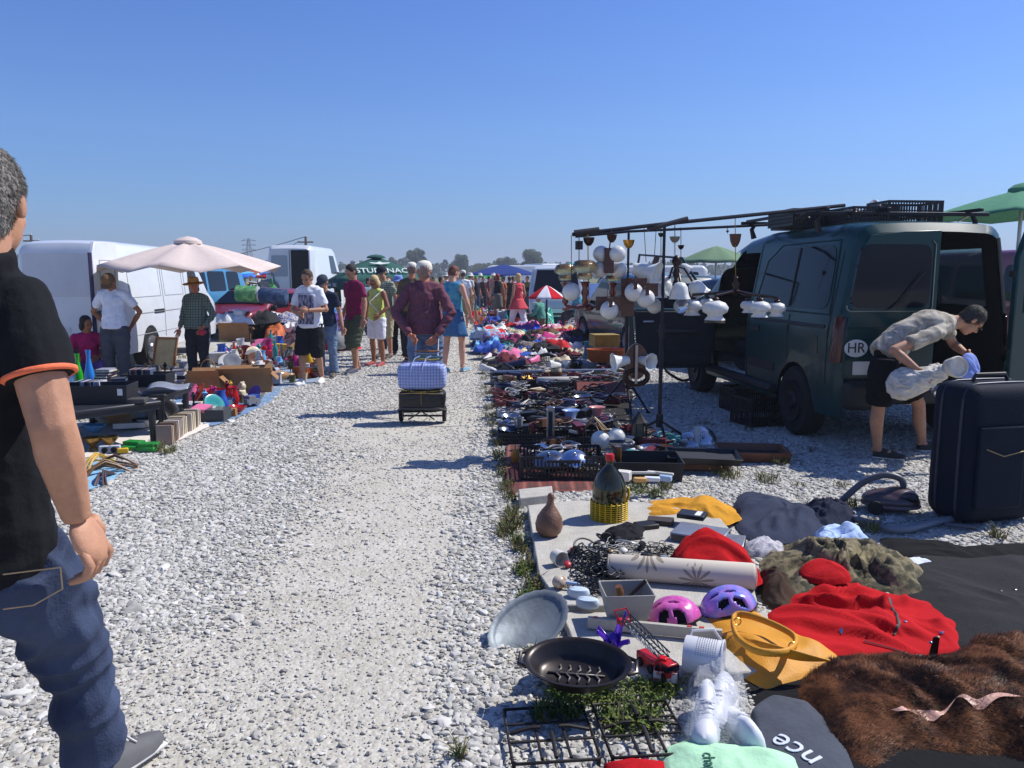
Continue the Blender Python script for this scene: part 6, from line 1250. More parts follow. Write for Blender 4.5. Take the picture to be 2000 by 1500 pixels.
for k in range(12):p=e0.lerp(e1,k/11);b.tube([p+Vector((0,-.021,0)),p+Vector((0,.021,0))],.0025,4)
ld=b.build("ladder",GRY,t)
lettering("FEUERWEHR",.028,mat((220,220,220),.6,var=0),ld,(-.10,-.0265,.102),(math.pi/2,0,rad(0)),.0006);COL.objects[-1].rotation_euler=(math.pi/2,rad(12),0)
b=B();b.box((-.25,0,.12),(.04,.05,.02));b.tube([(-.24,-.03,.13),(-.28,-.03,.16),(-.28,.03,.16),(-.24,.03,.13)],.004,5);b.build("rescue_basket",RED,t,40)
t=thing("toy_car","small red toy pickup parked on a red and white box","toy",G(1300,1304,.085),rad(-20));b=B();b.box((0,0,.016),(.085,.04,.02));b.box((-.012,0,.034),(.036,.034,.018));b.build("body",plastic((200,20,26),.25),t,40,bevel=.006)
for x_ in(-.026,.026):
 for sg in(-1,1):b=B();b.lathe([(.009,-.004),(.009,.004)],12,(x_,sg*.02,.009),M=Matrix.Rotation(math.pi/2,3,'X'));b.build("wheel",RUBBER,t,40)
o=one("carton",boxopen(.09,.06,.09,.06,.04,.003),mat((176,30,40),.5,vs=40,col2=(210,206,206)),"red and white printed carton under the small red toy pickup","box",G(1300,1325,.045),rad(-15))
lettering("103",.022,PLATE,o,(0,-.0315,.02),(math.pi/2,0,0),.0006)
t=thing("colander_drum","white perforated steel drum lying on its side by the yellow tote","drum",G(1372,1318,.045));d=Vector((.30,-.12,0)).normalized();b=B()
b.T=Matrix.Translation((0,0,.075))@Matrix.Rotation(math.atan2(d.y,d.x),4,'Z')@Matrix.Rotation(math.pi/2,4,'Y');b.lathe([(0,-.07),(.07,-.07),(.072,-.066),(.072,.07),(.078,.073),(.078,.078),(.068,.078),(.066,-.06),(0,-.06)],36)
b.build("drum",mat((214,214,216),.35,var=.05),t,50)
b=B();b.T=Matrix.Translation((0,0,.075))@Matrix.Rotation(math.atan2(d.y,d.x),4,'Z')@Matrix.Rotation(math.pi/2,4,'Y')
for i in range(9):
 for k in range(22):a=k*.11+1.9;b.ell((math.cos(a)*.0722,math.sin(a)*.0722,-.02+i*.009),.0016,None,6,4)
b.build("perforations",mat((60,60,64),.8,var=0),t,0)
b=B();b.tube([(-.05,.07,.08),(-.02,.11,.13),(.07,.12,.13),(.10,.08,.09)],.006,6);b.build("bail_handle",mat((190,190,192),.4),t)
a_,c_=G(1148,1226,.05),G(1410,1252,.05);L_=(c_-a_).length
t=thing("spirit_level","long pale aluminium spirit level with red vials lying in front of the helmets","tool",(a_+c_)/2,math.atan2((c_-a_).y,(c_-a_).x));b=B();b.box((0,0,.026),(L_,.022,.050));b.build("beam",mat((176,172,160),.5,var=.12,bump=.2),t,40,bevel=.002)
for x_ in(-.2,.12,.16):b=B();b.box((x_*L_*2.2,-.0,.052),(.02,.014,.004));b.build("vial",mat((190,60,50),.3),t)
SH=mat((206,208,214),.5,var=.06)
def trainer(label,px,py,z,rz,col=(206,208,214),s_=1.0,name="trainer",roll=0):
 t=thing(name,label,"shoe",G(px,py,z),rz);b=B();vs=[]
 for(y,wx,zt)in((-.13,.028,.06),(-.115,.038,.095),(-.06,.040,.10),(-.01,.040,.080),(.04,.046,.062),(.09,.048,.050),(.125,.040,.042),(.148,.020,.03)):
  for k in range(16):a=2*math.pi*k/16;vs.append((math.cos(a)*wx*s_,y*s_,(.018+max(-.018,math.sin(a)*zt)if math.sin(a)>0 else .018+math.sin(a)*.006)*s_))
 b.add(vs,[(i*16+k,i*16+(k+1)%16,(i+1)*16+(k+1)%16,(i+1)*16+k)for i in range(7)for k in range(16)]+[tuple(range(15,-1,-1)),tuple(112+k for k in range(16))]);b.build("upper",mat(col,.5,var=.08),t,60)
 b=B();b.prism([(math.cos(a*.26)*(.046+.004*math.cos(a*.52))*s_,math.sin(a*.26)*.150*s_)for a in range(24)],0,.02*s_);b.build("sole",mat((214,214,210),.5),t,40,bevel=.004)
 b=B()
 for k in range(5):y=(.0+.018*k)*s_;z_=(.103-.0095*k)*s_*.97;b.tube([(-.026*s_,y,z_-.012),(0,y+.004,z_),(.026*s_,y,z_-.012)],.0032,5);b.tube([(-.026*s_,y,z_-.012),(0,y+.012,z_),(.026*s_,y+.016,z_-.014)],.0028,5)
 b.build("laces",cloth((220,220,224)),t,180)
 if roll:t.rotation_euler=(0,roll,rz)
 return t
trainer("white trainer inside the clear bag, toe towards the wire grating",1378,1420,.02,rad(165),s_=1.05);trainer("second white trainer inside the clear bag, lying behind the first",1412,1395,.02,rad(150),s_=1.0,roll=rad(18))
b=cloth_heap(pixpoly([(1322,1470),(1335,1380),(1350,1335),(1400,1310),(1440,1320),(1462,1370),(1468,1440),(1440,1475),(1380,1478)]),.145,61,13,flat=5,folds=.28)
bm_=bpy.data.materials.new("clear_film");bm_.use_nodes=True;Nn_=bm_.node_tree.nodes;pb_=Nn_["Principled BSDF"];pb_.inputs["Roughness"].default_value=.08;pb_.inputs["Base Color"].default_value=(.9,.93,.96,1);pb_.inputs["Alpha"].default_value=.24;pb_.inputs["Specular IOR Level"].default_value=1.0
nz=Nn_.new("ShaderNodeTexNoise");nz.inputs["Scale"].default_value=34;nz.inputs["Detail"].default_value=2;bpn=Nn_.new("ShaderNodeBump");bpn.inputs["Strength"].default_value=.9;bpn.inputs["Distance"].default_value=.02;bm_.node_tree.links.new(nz.outputs["Fac"],bpn.inputs["Height"]);bm_.node_tree.links.new(bpn.outputs[0],pb_.inputs["Normal"])
o=b.build("plastic_bag",bm_,None,180,weld=False);recenter(o);tag(o,"crumpled clear plastic bag wrapped round a pair of white trainers","bag")
trainer("white leather shoe with a heel loop, between the clear bag and the grey holdall",1452,1440,.01,rad(10),(214,216,224),.9,name="leather_shoe",roll=rad(-10))
heap("sports_bag","flat grey sports bag with bold white letters under the fur coat","bag",[(1470,1395),(1510,1362),(1580,1375),(1660,1460),(1690,1560),(1560,1560),(1490,1480)],.03,(74,78,88),71,f=4,folds=.2,edge=.02)
sb=COL.objects[-1]
o=lettering("nce",.125,mat((206,212,222),.6,var=0),sb,(0,0,0),(0,0,0),.0015);o.location=G(1552,1452,.066)-sb.location;o.rotation_euler=(0,0,rad(122));conform(o,sb)
heap("mint_towel","mint green towel with a printed word at the bottom edge","towel",[(1288,1470),(1330,1452),(1430,1462),(1530,1478),(1580,1500),(1600,1620),(1300,1600)],.06,(170,214,178),72,f=5,folds=.3)
mt_=COL.objects[-1];o=lettering("chapter",.055,mat((60,110,90),.8,var=0),mt_,(0,0,0),(0,0,0),.001);o.location=G(1388,1488,.082)-mt_.location;o.rotation_euler=(0,0,rad(-98));conform(o,mt_)
heap("red_cloth","sliver of a red cloth at the very bottom edge beside the mint towel","cloth",[(1182,1500),(1230,1488),(1300,1495),(1310,1560),(1200,1560)],.03,(170,16,26),73)
t=thing("iron_grating","black iron hob grates lying on weeds at the bottom of the picture","grating",G(1165,1425,.03),rad(6));IR=mat((34,30,30),.6,metal=.3,var=.2)
for cx,sx_ in((-.165,1),(.155,.95)):
 b=B();w_,d_=.145*sx_,.16
 b.tube([(cx-w_,-d_,0),(cx-w_+.012,-d_-.008,0),(cx+w_-.012,-d_-.008,0),(cx+w_,-d_,0),(cx+w_,d_,0),(cx-w_,d_,0),(cx-w_,-d_,0)],.006,6)
 for q in(-.33,.33):b.tube([(cx-w_,d_*q,.004),(cx+w_,d_*q,.004)],.0055,6);b.tube([(cx+w_*q,-d_,.006),(cx+w_*q,d_,.006)],.0055,6)
 for a in range(4):an=a*math.pi/2;b.tube([(cx+math.cos(an)*w_*.95,math.sin(an)*d_*.95,.004),(cx+math.cos(an)*w_*.45,math.sin(an)*d_*.45,.022),(cx+math.cos(an)*w_*.22,math.sin(an)*d_*.22,.022)],.0075,6)
 for sx2 in(-1,1):
  for sy2 in(-1,1):b.tube([(cx+sx2*w_*.97,sy2*d_*.97,0),(cx+sx2*w_*.97,sy2*d_*.97,-.03)],.007,6)
 b.build("grate",IR,t,60)
VM=mat((78,62,64),.3,var=.1,coat=.4);t=thing("vacuum_cleaner","dusky brown cylinder vacuum cleaner standing on the gravel by the suitcase","vacuum cleaner",G(1738,1000,.0),rad(-20))
b=B();b.ell((0,0,.085),(.185,.125,.075),None,28,14);b.ell((.05,0,.12),(.12,.10,.06),None,20,10);me=remesh(b,.009,4);link_mesh("body",me,VM,t,180)
b=B();b.box((.10,-.075,.125),(.12,.05,.035),rx=.5);b.build("dust_window",mat((16,14,16),.15),t,40,bevel=.008)
b=B();b.lathe([(1.0,.05),(1.03,.06),(1.0,.07)],40,sx=.185,sy=.125);b.build("trim_band",mat((110,90,90),.3),t)
def hose(b,pts,r,n=110):
 P_=[];k=len(pts);pts=[Vector(p)for p in pts]
 for i in range(k-1):
  a,c,d,e=pts[max(i-1,0)],pts[i],pts[i+1],pts[min(i+2,k-1)];s_=n//(k-1)
  for q in range(s_):u=q/s_;P_.append(.5*((2*c)+(d-a)*u+(2*a-5*c+4*d-e)*u*u+(3*c-a-3*d+e)*u**3))
 b.tube(P_,[r*(1+.12*(i%2))for i in range(len(P_))],9)
b=B();hose(b,[(.08,.0,.17),(.05,0,.235),(-.05,-.01,.255),(-.17,-.02,.20),(-.27,-.03,.10),(-.33,-.04,.02)],.021);b.build("hose",mat((86,86,92),.4,var=.05),t,60)
for sg in(-1,1):b=B();b.lathe([(.045,-.012),(.05,0),(.045,.012)],18,(-.10,sg*.115,.05),M=Matrix.Rotation(math.pi/2,3,'X'));b.build("wheel",RUBBER,t,40)
o_=G(1760,1030,.0);b=B();hose(b,[G(x,y,.024)-o_ for x,y in((1668,1012),(1700,1022),(1760,1035),(1820,1022),(1865,1012))],.022,160);one("vacuum_hose",b,mat((128,130,136),.4,var=.05),"grey ribbed hose stretched on the gravel in front of the vacuum cleaner","hose",o_,smooth=60)
b=B();b.tube([G(1845,1024,.02)-o_,G(1908,1030,.02)-o_],.014,10);one("vacuum_tube",b,plastic((90,92,98)),"short straight grey suction tube lying under the suitcase","tube",o_)
t=thing("suitcase","huge navy blue soft suitcase standing upright beside the bending man","suitcase",G(1912,1010,0),rad(14));t.scale=(1.05,1.0,1.28);SC=mat((10,22,40),.75,spec=.2,var=.12,bump=.35,bs=160)
b=B();b.box((0,0,.36),(.56,.36,.70));sc_=b.build("shell",SC,t,40,bevel=.075);sc_.modifiers["Bevel"].segments=5
for z,r0 in((-.02,0),):
 for y_ in(-.10,.07):
  b=B();w_,h_=.283,.353;pts=[]
  for k in range(32):
   a=2*math.pi*k/32;cx_=math.copysign(abs(math.cos(a))**.28,math.cos(a));cz_=math.copysign(abs(math.sin(a))**.28,math.sin(a));pts.append((cx_*w_,y_,.36+cz_*h_))
  b.tube(pts+[pts[0]],.009,6,cap=False);b.build("piping",mat((40,46,66),.4),t,180)
b=B();b.box((-.06,-.192,.30),(.34,.022,.42));fp=b.build("front_pocket",SC,t,40,bevel=.02)
b=B();b.tube([(-.18,-.206,.40),(-.05,-.206,.36),(.09,-.206,.38)],.003,5);b.build("zip",metal((140,130,100),.5),fp)
b=B();b.box((.16,-.185,.40),(.022,.012,.22));b.build("grip_strip",mat((110,122,140),.5),t,40,bevel=.004)
for z_ in(.49,.24):b=B();b.ell((.165,-.188,z_+.03),.008,None,8,6);b.build("rivet",metal((200,200,190)),t)
b=B();b.tube([(-.13,-.0,.715),(-.11,0,.745),(.11,0,.745),(.13,0,.715)],.012,8);b.build("carry_handle",TRIM,t)
for x_ in(-.2,.2):b=B();b.lathe([(.026,-.014),(.028,0),(.026,.014)],14,(x_,.12,.026),M=Matrix.Rotation(math.pi/2,3,'Y'));b.build("caster",RUBBER,t,40)
b=B();b.box((0,0,.30),(.10,.03,.60));one("wooden_plank",b,mat((150,128,98),.85,var=.2,vs=6,stretch=(6,6,1),bump=.3),"weathered upright plank leaning behind the navy suitcase","plank",G(1828,925,0),rot=(rad(-6),rad(6),.2),bevel=.002)
PLAS=mat((206,200,188),.85,var=.2,vs=14,bump=.5,bs=70);o_=P(1815,735,6.38);t=thing("plaster_figure","white plaster figure wrapped in cloth, held sideways by the bending man","figure",o_)
ax=(P(1868,716,6.30)-P(1750,755,6.45)).normalized();q=ax.to_track_quat('Z','Y').to_matrix().to_4x4();b=B();b.T=q
b.lathe([(0,-.33),(.07,-.31),(.12,-.24),(.125,-.16),(.10,-.08),(.085,0),(.06,.08),(.055,.12)],22,wav=lambda t_,a:.10*math.sin(a*3+t_*9));b.ell((.045,.01,.05),(.07,.07,.085));me=remesh(b,.009,3,.010,16);link_mesh("draped_body",me,PLAS,t,180)
b=B();b.T=Matrix.Translation(P(1866,717,6.28)-o_)@(Vector((.12,-.95,.12)).to_track_quat('Z','Y').to_matrix().to_4x4());b.lathe([(0,-.07),(.066,-.07),(.082,0),(.088,.03),(.082,.045),(.072,.045),(.066,.03),(0,.028)],28);b.build("round_base",PLAS,t,50)
b=cloth_heap([(math.cos(k*.4)*.10,math.sin(k*.4)*.14)for k in range(16)],.05,81,12);o=b.build("blue_paper",mat((120,140,206),.8,var=.05),None,180);o.location=P(1893,720,6.55);o.rotation_euler=(rad(75),rad(15),rad(10));tag(o,"crumpled blue paper in the bending man's far hand above the suitcase","paper")
heap("white_blanket","white cloth stuffed between the bending man's legs and the suitcase top","cloth",[(1818,800),(1850,790),(1862,815),(1835,825)],.05,(206,210,220),82,z=.35)
COL.objects[-1].location=P(1838,765,6.9)
def weeds(label,spots,seed,col,h=.10,n=22,col2=None,name="weeds"):
 rr=random.Random(seed);b=B();vs=[];fs=[]
 for px_,py_,r_ in spots:
  c=G(px_,py_);R_=r_*mpp(px_,py_)
  for k in range(int(n*r_/10)):
   a=rr.uniform(0,6.28);d=R_*math.sqrt(rr.random());p=c+Vector((math.cos(a)*d,math.sin(a)*d*1.5,0));hh=h*rr.uniform(.35,1.1);w_=rr.uniform(.0015,.004)
   le=Vector((rr.gauss(0,.5),rr.gauss(0,.5),0))*hh;s_=Vector((rr.gauss(0,1),rr.gauss(0,1),0)).normalized()*w_
   o=len(vs);vs+=[p-s_,p+s_,p+le*.4+Vector((0,0,hh*.6))+s_,p+le*.4+Vector((0,0,hh*.6))-s_,p+le+Vector((0,0,hh))];fs+=[(o,o+1,o+2,o+3),(o+3,o+2,o+4)]
   if rr.random()<.55:
    for _ in range(3):
     q=p+le*rr.uniform(.2,.8)+Vector((rr.gauss(0,.012),rr.gauss(0,.012),hh*rr.uniform(.2,.8)));u=Vector((rr.gauss(0,1),rr.gauss(0,1),rr.gauss(0,.5))).normalized()*rr.uniform(.006,.013);v_=u.cross(Vector((0,0,1))).normalized()*.005 if abs(u.z)<.012 else Vector((.005,0,0))
     o=len(vs);vs+=[q-u,q+v_,q+u,q-v_];fs.append((o,o+1,o+2,o+3))
 b.add(vs,fs);o=b.build(name,mat(col,.8,var=.35,vs=30,col2=col2),None,0,weld=False);o['label']=label;o['kind']='stuff';return o
weeds("fresh green weeds growing along the slab edge and under the hob grates",[(1020,1120,18),(1035,1170,22),(1010,1060,14),(1250,1370,40),(1170,1370,36),(1110,1385,34),(1090,1350,26),(1290,1350,30),(1210,1420,34),(1270,1420,30),(1060,1400,20),(1280,968,20),(1240,962,18)],1,(70,96,34),.07,36,(106,112,48))
weeds("dry brown and green weeds along the path edge of the right stall",[(948,760,9),(958,815,12),(966,850,12),(975,890,14),(982,915,14),(990,950,14),(996,975,16),(1005,1015,22),(995,1035,20),(942,730,7),(1018,1075,18),(1030,1110,18),(1040,1150,20),(1000,1030,22),(985,1045,16),(1000,1000,14),(985,960,10),(975,900,12),(968,870,11),(960,830,11),(955,800,10),(950,770,9),(945,740,8),(940,720,7),(937,700,6),(932,680,5),(930,665,5),(980,930,12),(1160,1300,10),(1040,1290,12),(1250,950,16),(1300,955,14),(1420,930,24),(1500,940,22),(1520,905,18),(1580,1000,16),(1700,1035,18),(1660,990,14),(1950,1050,14),(900,1480,6)],2,(112,98,60),.09,34,(74,88,40))
weeds("grass tufts on the ground of the left stall and under the long van",[(305,880,16),(330,885,12),(345,715,16),(360,700,12),(460,662,12),(475,655,10),(440,668,9),(300,740,9)],3,(92,104,50),.10,50,(120,112,70))
weeds("short grass scattered among the pebbles behind the van shadow",[(x_,y_,14)for x_,y_ in((1350,760),(1420,790),(1300,780),(1460,840),(1380,830),(1590,880),(1640,950),(1560,950),(1260,745),(1350,700),(1230,680))],4,(86,84,48),.05,16)
def crate_mesh(w,d,h,th=.006,curved=True):
 b=B();
 for sx in(-1,1):
  for sy in(-1,1):b.box((sx*(w/2-.008),sy*(d/2-.008),h/2),(.02,.02,h))
 def side(along,off,L_,ax):
  def bx(c,s,z,hz):b.box((c,off,z)if ax=='x' else(off,c,z),(s,th,hz)if ax=='x' else(th,s,hz))
  bx(0,L_,.012,.024);bx(0,L_,h*.55,.012);bx(0,L_,h*.30,.008);
  if curved:bx(0,L_*.40,h*.78,.022);
  else:bx(0,L_,h-.012,.024)
  n=int(L_/.028)
  for k in range(n):c=-L_/2+L_*(k+.5)/n;top=h*.8 if curved and abs(c)<L_*.25 else h;b.box((c,off,top/2)if ax=='x' else(off,c,top/2),(.014,th*.9,top)if ax=='x' else(th*.9,.014,top))
  if curved:
   for sg in(-1,1):bx(sg*L_*.36,L_*.26,h-.010,.02)
 side('x',-d/2,w,'x');side('x',d/2,w,'x');side('y',-w/2,d,'y');side('y',w/2,d,'y')
 for k in range(int(w/.05)):b.box((-w/2+.03+k*.05,0,.006),(.012,d,.006))
 for k in range(int(d/.05)):b.box((0,-d/2+.03+k*.05,.009),(w,.012,.006))
 return b
CRATE=plastic((22,23,27),.45)
def crate(label,px,py,w,d,h,rz=0,z=0,curved=True,m=None,loc=None,group=None,name="plastic_crate"):
 return one(name,crate_mesh(w,d,h,curved=curved),m or CRATE,label,"crate",loc if loc is not None else G(px,py,z),rz,group=group,smooth=0)
def wpx(px,py,w):return w*mpp(px,py)
crate("black perforated crate with curved rims standing on the striped rug",1096,925,.66,.42,.19,rad(2),.02)
heap("striped_rug","red and brown striped rug under the near black crate, hanging over the kerb stone","rug",[(985,870),(1010,868),(1060,905),(1165,925),(1170,958),(1100,962),(1030,955),(996,972),(985,940)],.012,None,91,f=4,m=plaid((128,48,42),(58,50,46),(150,90,76),7),edge=.018)
o=slab(pixpoly([(1012,975),(1078,968),(1080,985),(1015,994)]),.075,"short rough kerb stone under the hanging edge of the striped rug",name="kerb_stone");o['category']="stone"
one("stock_box",boxopen(.50,.40,.54,.44,.16,.012),mat((26,27,32),.6,var=.1,bump=.2),"open black cardboard box of white oddments behind the demijohn","box",G(1262,930,0),rad(-3))
for i,(dx,dy,d_,c_,lab)in enumerate(((-.16,.02,(.10,.08,.07),(214,210,200),"cream fuse box"),(-.06,-.10,(.09,.05,.03),(206,160,96),"tan wooden block"),(.03,-.08,(.11,.05,.03),(214,222,232),"white switch plate"),(.13,-.06,(.09,.05,.04),(150,176,206),"pale blue plastic case"),(-.02,.10,(.24,.02,.02),(206,206,200),"long white strip light cover"),(.12,.09,(.20,.03,.02),(190,190,180),"short white tube"))):
 b=B();b.box((0,0,0),d_);one("oddment",b,mat(c_,.5),lab+" lying in the open black box behind the demijohn","oddment",G(1262,930,.135)+Vector((dx,dy,.0)),R.uniform(-.5,.5),bevel=.006)
def tray(label,px,py,w,d,h,rz,col,inner,lift=0,lid=False):
 t=thing("tray",label,"tray",G(px,py,lift),rz);o=boxopen(w*.92,d*.92,w,d,h,.018).build("frame",plastic(col,.35,var=.12),t,40,bevel=.004);b=B();b.box((0,0,.02),(w*.86,d*.86,.012));b.build("base_panel",mat(inner,.6,var=.1),t,0);return t
tray("shallow black framed tray on a tan base, right of the open black box",1372,898,.60,.42,.055,rad(-8),(20,20,22),(40,42,46),.075)
b=B();b.box((0,0,0),(.50,.34,.075));one("drawer",b,mat((160,104,66),.5,var=.1),"tan drawer under the shallow black tray","drawer",G(1360,902,.038),rad(-8),bevel=.012)
tray("brown plastic rimmed tray nearest to the vacuum cleaner",1468,893,.60,.42,.085,rad(-6),(116,68,46),(26,28,34),.005)
MIDL=[("black perforated crate of tangled tools under the silver tube",1085,705,.95,.45,.14,0,(22,23,27)),("second black crate of mixed ironware left of the wide tulip lamp",1190,700,.70,.45,.12,.05,(26,26,30)),("low black crate of blue gloves and brass taps",1013,752,.62,.40,.12,0,(30,28,30)),("red crate holding orange rope in the middle of the stall",1118,800,.52,.36,.12,.02,(112,26,24)),("small dark red crate with brown scraps at the path edge",1003,782,.36,.30,.10,0,(96,40,34)),("long black crate of metal odds behind the glass bells",1110,832,.9,.32,.10,0,(24,24,28)),("black tool box of blue clamps next to the path weeds",1025,862,.52,.34,.11,0,(28,30,34)),("black crate full of wires behind the white globe shades",1160,868,.8,.34,.10,0,(22,22,26)),("dark crate stacked by the van wheel, bigger of the two",1490,826,.56,.40,.30,.3,(20,20,22)),("dark crate stacked by the van wheel, farther of the two",1462,800,.56,.40,.28,.2,(18,18,20)),("flat black crate under the grey rolled mat",1075,757,.66,.34,.08,0,(26,26,30))]
for lab,px_,py_,w_,d_,h_,rz_,c_ in MIDL:crate(lab,px_,py_,w_,d_,h_,rz_,.005,curved=False,m=plastic(c_,.5))
b=B();b.tube([G(965,727,.17),G(1200,723,.17)],.028,12);one("steel_tube",b,metal((140,146,156),.35),"long grey steel tube laid across the crates at the far end of the tool stall","tube")
b=B();b.tube([G(958,737,.10),G(1230,733,.10)],.020,10);one("steel_tube",b,metal((150,156,168),.4),"thinner pale tube lying just in front of the long grey steel tube","tube")
b=B();b.tube([(-.30,0,.06),(-.28,0,.06),(.28,.02,.06),(.30,.02,.06)],[.03,.055,.055,.03],16);one("rolled_mat",b,mat((178,176,172),.8,var=.12,bump=.4),"pale grey rolled mat with rounded ends across the middle crates","mat",G(1090,752,.08),rad(3),smooth=60)
heap("work_gloves","bright blue work gloves heaped in the low crate","gloves",[(972,748),(985,738),(1000,736),(1008,744),(995,752)],.07,(60,104,180),101,f=24,z=.06);heap("brass_taps","pile of brass coloured taps beside the blue gloves","taps",[(1012,748),(1016,738),(1032,736),(1042,744),(1030,750)],.09,None,102,f=34,z=.06,m=BRASS,folds=.9)
heap("orange_rope","coil of bright orange rope in the red crate","rope",[(1058,780),(1070,772),(1088,773),(1094,782),(1080,788),(1064,788)],.08,None,103,f=30,z=.07,m=plastic((224,72,20),.6),folds=.8)
def bundle(label,px,py,n,L_,r,col,rz,z=.1,m=None,name="bundle",cat="cables"):
 rr=random.Random(px);b=B()
 for k in range(n):y=rr.uniform(-.05,.05);c=rr.uniform(.04,.12);b.tube([(-L_/2,y,0),(-L_/4,y*.6,c*.7),(0,y*.4,c),(L_/4,y*.7,c*.6),(L_/2,y*1.5,.0)],r,5)
 return one(name,b,m or mat(col,.5,var=.2),label,cat,G(px,py,z),rz,smooth=60)
bundle("thick bundle of grey cables arching between the red crate and the path",1030,800,16,.42,.007,(168,164,156),rad(55));bundle("bundle of black hoses behind the grey cables",1010,772,12,.40,.010,(40,38,38),rad(20));bundle("bundle of dark spanners and rods in the far crate",1070,700,14,.5,.008,(60,58,60),rad(5),m=metal((90,90,96),.4),cat="tools");bundle("tangle of pale wires between the red crate and blue bell",1160,838,8,.22,.004,(176,150,110),rad(-40),.12)
def sm_box(label,px,py,d,col,rz=0,z=0,name="box",cat="box",m=None,bevel=.005,rot=None):b=B();b.box((0,0,d[2]/2),d);return one(name,b,m or mat(col,.5,var=.12),label,cat,G(px,py,z),rz,rot=rot,bevel=bevel)
t=thing("metal_trough","rust brown folded metal trough lying right of the tool crates","trough",G(1172,778,.02),rad(-2));BR=mat((112,52,42),.55,var=.15)
b=B();b.box((0,.12,.12),(.66,.02,.16),rx=-.25);b.box((0,-.03,.14),(.60,.24,.015),rx=.5);b.build("panel",BR,t,40,bevel=.003);b=B();b.box((-.05,.0,.05),(.46,.20,.09));b.build("body",BR,t,40,bevel=.005)
o=sm_box("white and blue lettered carton under the grey cables by the path",990,812,(.22,.16,.06),(190,194,200),0,.04,name="carton");lettering("BMR",.07,mat((50,60,90),.6,var=0),o,(0,-.081,.03),(math.pi/2,0,0),.001)
sm_box("red and black tin beside the lettered carton at the path edge",1002,826,(.20,.14,.05),(150,30,34),.2,.02,name="tin")
t=thing("emergency_light","tall silver framed light standing upright among the black tools","light",G(1075,868,.02),0)
for x_ in(-.028,.028):b=B();b.box((x_,0,.17),(.016,.03,.34));b.build("frame_side",metal((170,172,176),.35),t,40,bevel=.003)
b=B();b.box((0,.004,.16),(.040,.02,.29));b.build("dark_panel",TRIM,t,0);b=B();b.box((0,0,.335),(.075,.04,.045));b.build("cap",metal((180,182,186),.3),t,40,bevel=.008)
for px_,py_,r_,m_,lab in((1115,830,.085,mat((150,176,226),.3,var=.1,sss=.1),"bell shaped glass shade tinted blue standing upside down in the black crate"),(1166,822,.082,mat((214,150,146),.3,var=.12,sss=.1),"bell shaped glass shade tinted pink standing right of the blue one")):
 t=thing("glass_bell",lab,"lamp shade",G(px_,py_,.08)+Vector((0,0,r_)));shade(t,'bell',Vector((0,0,0)),r_,(0,0,-1),m_)
for px_,py_,lab in((1172,878,"nearer of the two big white globe shades resting among the tools"),(1204,872,"farther of the two big white globe shades, behind the chrome ring")):
 t=thing("globe_shade",lab,"lamp shade",G(px_,py_,.09)+Vector((0,0,.082)));b=B();b.ell((0,0,0),.082,None,30,20);b.build("globe",OPAL,t);b=B();b.lathe([(.03,-.095),(.034,-.075),(0,-.07)],16);b.build("collar",BRASS,t)
b=B();b.tube([(math.cos(k*math.pi/12)*.06,math.sin(k*math.pi/12)*.022,0)for k in range(25)],.010,7,cap=False);one("chrome_ring",b,metal((60,66,80),.2),"dark oval ring lying against the farther white globe shade","ring",G(1206,862,.20),smooth=60)
b=B();b.lathe([(.018,0),(.026,.02),(.03,.08),(.024,.14),(.03,.15)],14);one("amber_jar",b,mat((120,80,40),.2,trans=.4,var=.2),"small brown glass jar between the white globes and the open black box","jar",G(1207,908,.1))
t=thing("wire_basket","round white wire basket standing in front of the nearer white globe","basket",G(1180,908,.06));b=B()
for k in range(16):a=k*math.pi/8;b.tube([(math.cos(a)*.10,math.sin(a)*.10,.09),(math.cos(a)*.095,math.sin(a)*.095,.03),(math.cos(a)*.05,math.sin(a)*.05,.0),(0,0,0)],.002,4)
for r_,z_ in((.10,.09),(.097,.05),(.05,.0)):b.tube([(math.cos(k*.2618)*r_,math.sin(k*.2618)*r_,z_)for k in range(25)],.0026,4,cap=False)
b.build("wires",metal((190,190,186),.4),t)
t=thing("lantern","black iron lantern with dusty panes at the foot of the first tripod","lantern",G(1247,872,.0));b=B()
for k in range(6):a=k*math.pi/3;b.tube([(math.cos(a)*.085,math.sin(a)*.085,.02),(math.cos(a)*.062,math.sin(a)*.062,.23)],.006,5)
b.lathe([(0,.0),(.10,.0),(.10,.02),(.085,.025)],6);b.lathe([(.085,.23),(.065,.25),(.02,.31),(.012,.33),(0,.33)],6);b.build("frame",TRIM,t,30)
b=B();b.lathe([(.080,.025),(.058,.228)],6);b.build("panes",mat((120,112,90),.25,trans=.3,var=.3),t,0);b=B();b.tube([(math.cos(k*.52)*.025,0,.35+math.sin(k*.52)*.025)for k in range(13)],.004,5);b.build("hanging_ring",TRIM,t)
for px_,py_,r_,z_,tl,lab,c_ in((1372,858,.13,.02,55,"round chrome pot lid leaning behind the black tray",(190,194,200)),(1345,862,.11,.02,40,"shiny steel bowl beside the pot lid behind the black tray",(170,174,180)),(1072,898,.13,.12,20,"oval steel dish lying in the near black crate",(150,152,156)),(1122,896,.10,.15,30,"chrome dome lid in the near black crate",(190,200,220))):
 b=B();b.lathe([(0,.035),(r_*.4,.032),(r_*.85,.015),(r_,0),(r_*1.02,.003),(r_*.86,.022),(r_*.4,.04),(0,.044)],28);b.ell((0,0,.055),.014,None,8,6);one("pot_lid",b,metal(c_,.2),lab,"lid",G(px_,py_,z_+.02),rot=(rad(tl),0,R.uniform(-.4,.4)),smooth=60)
sm_box("white upright box beside the chrome lids",1361,868,(.05,.04,.17),(214,212,204),.2,.02)
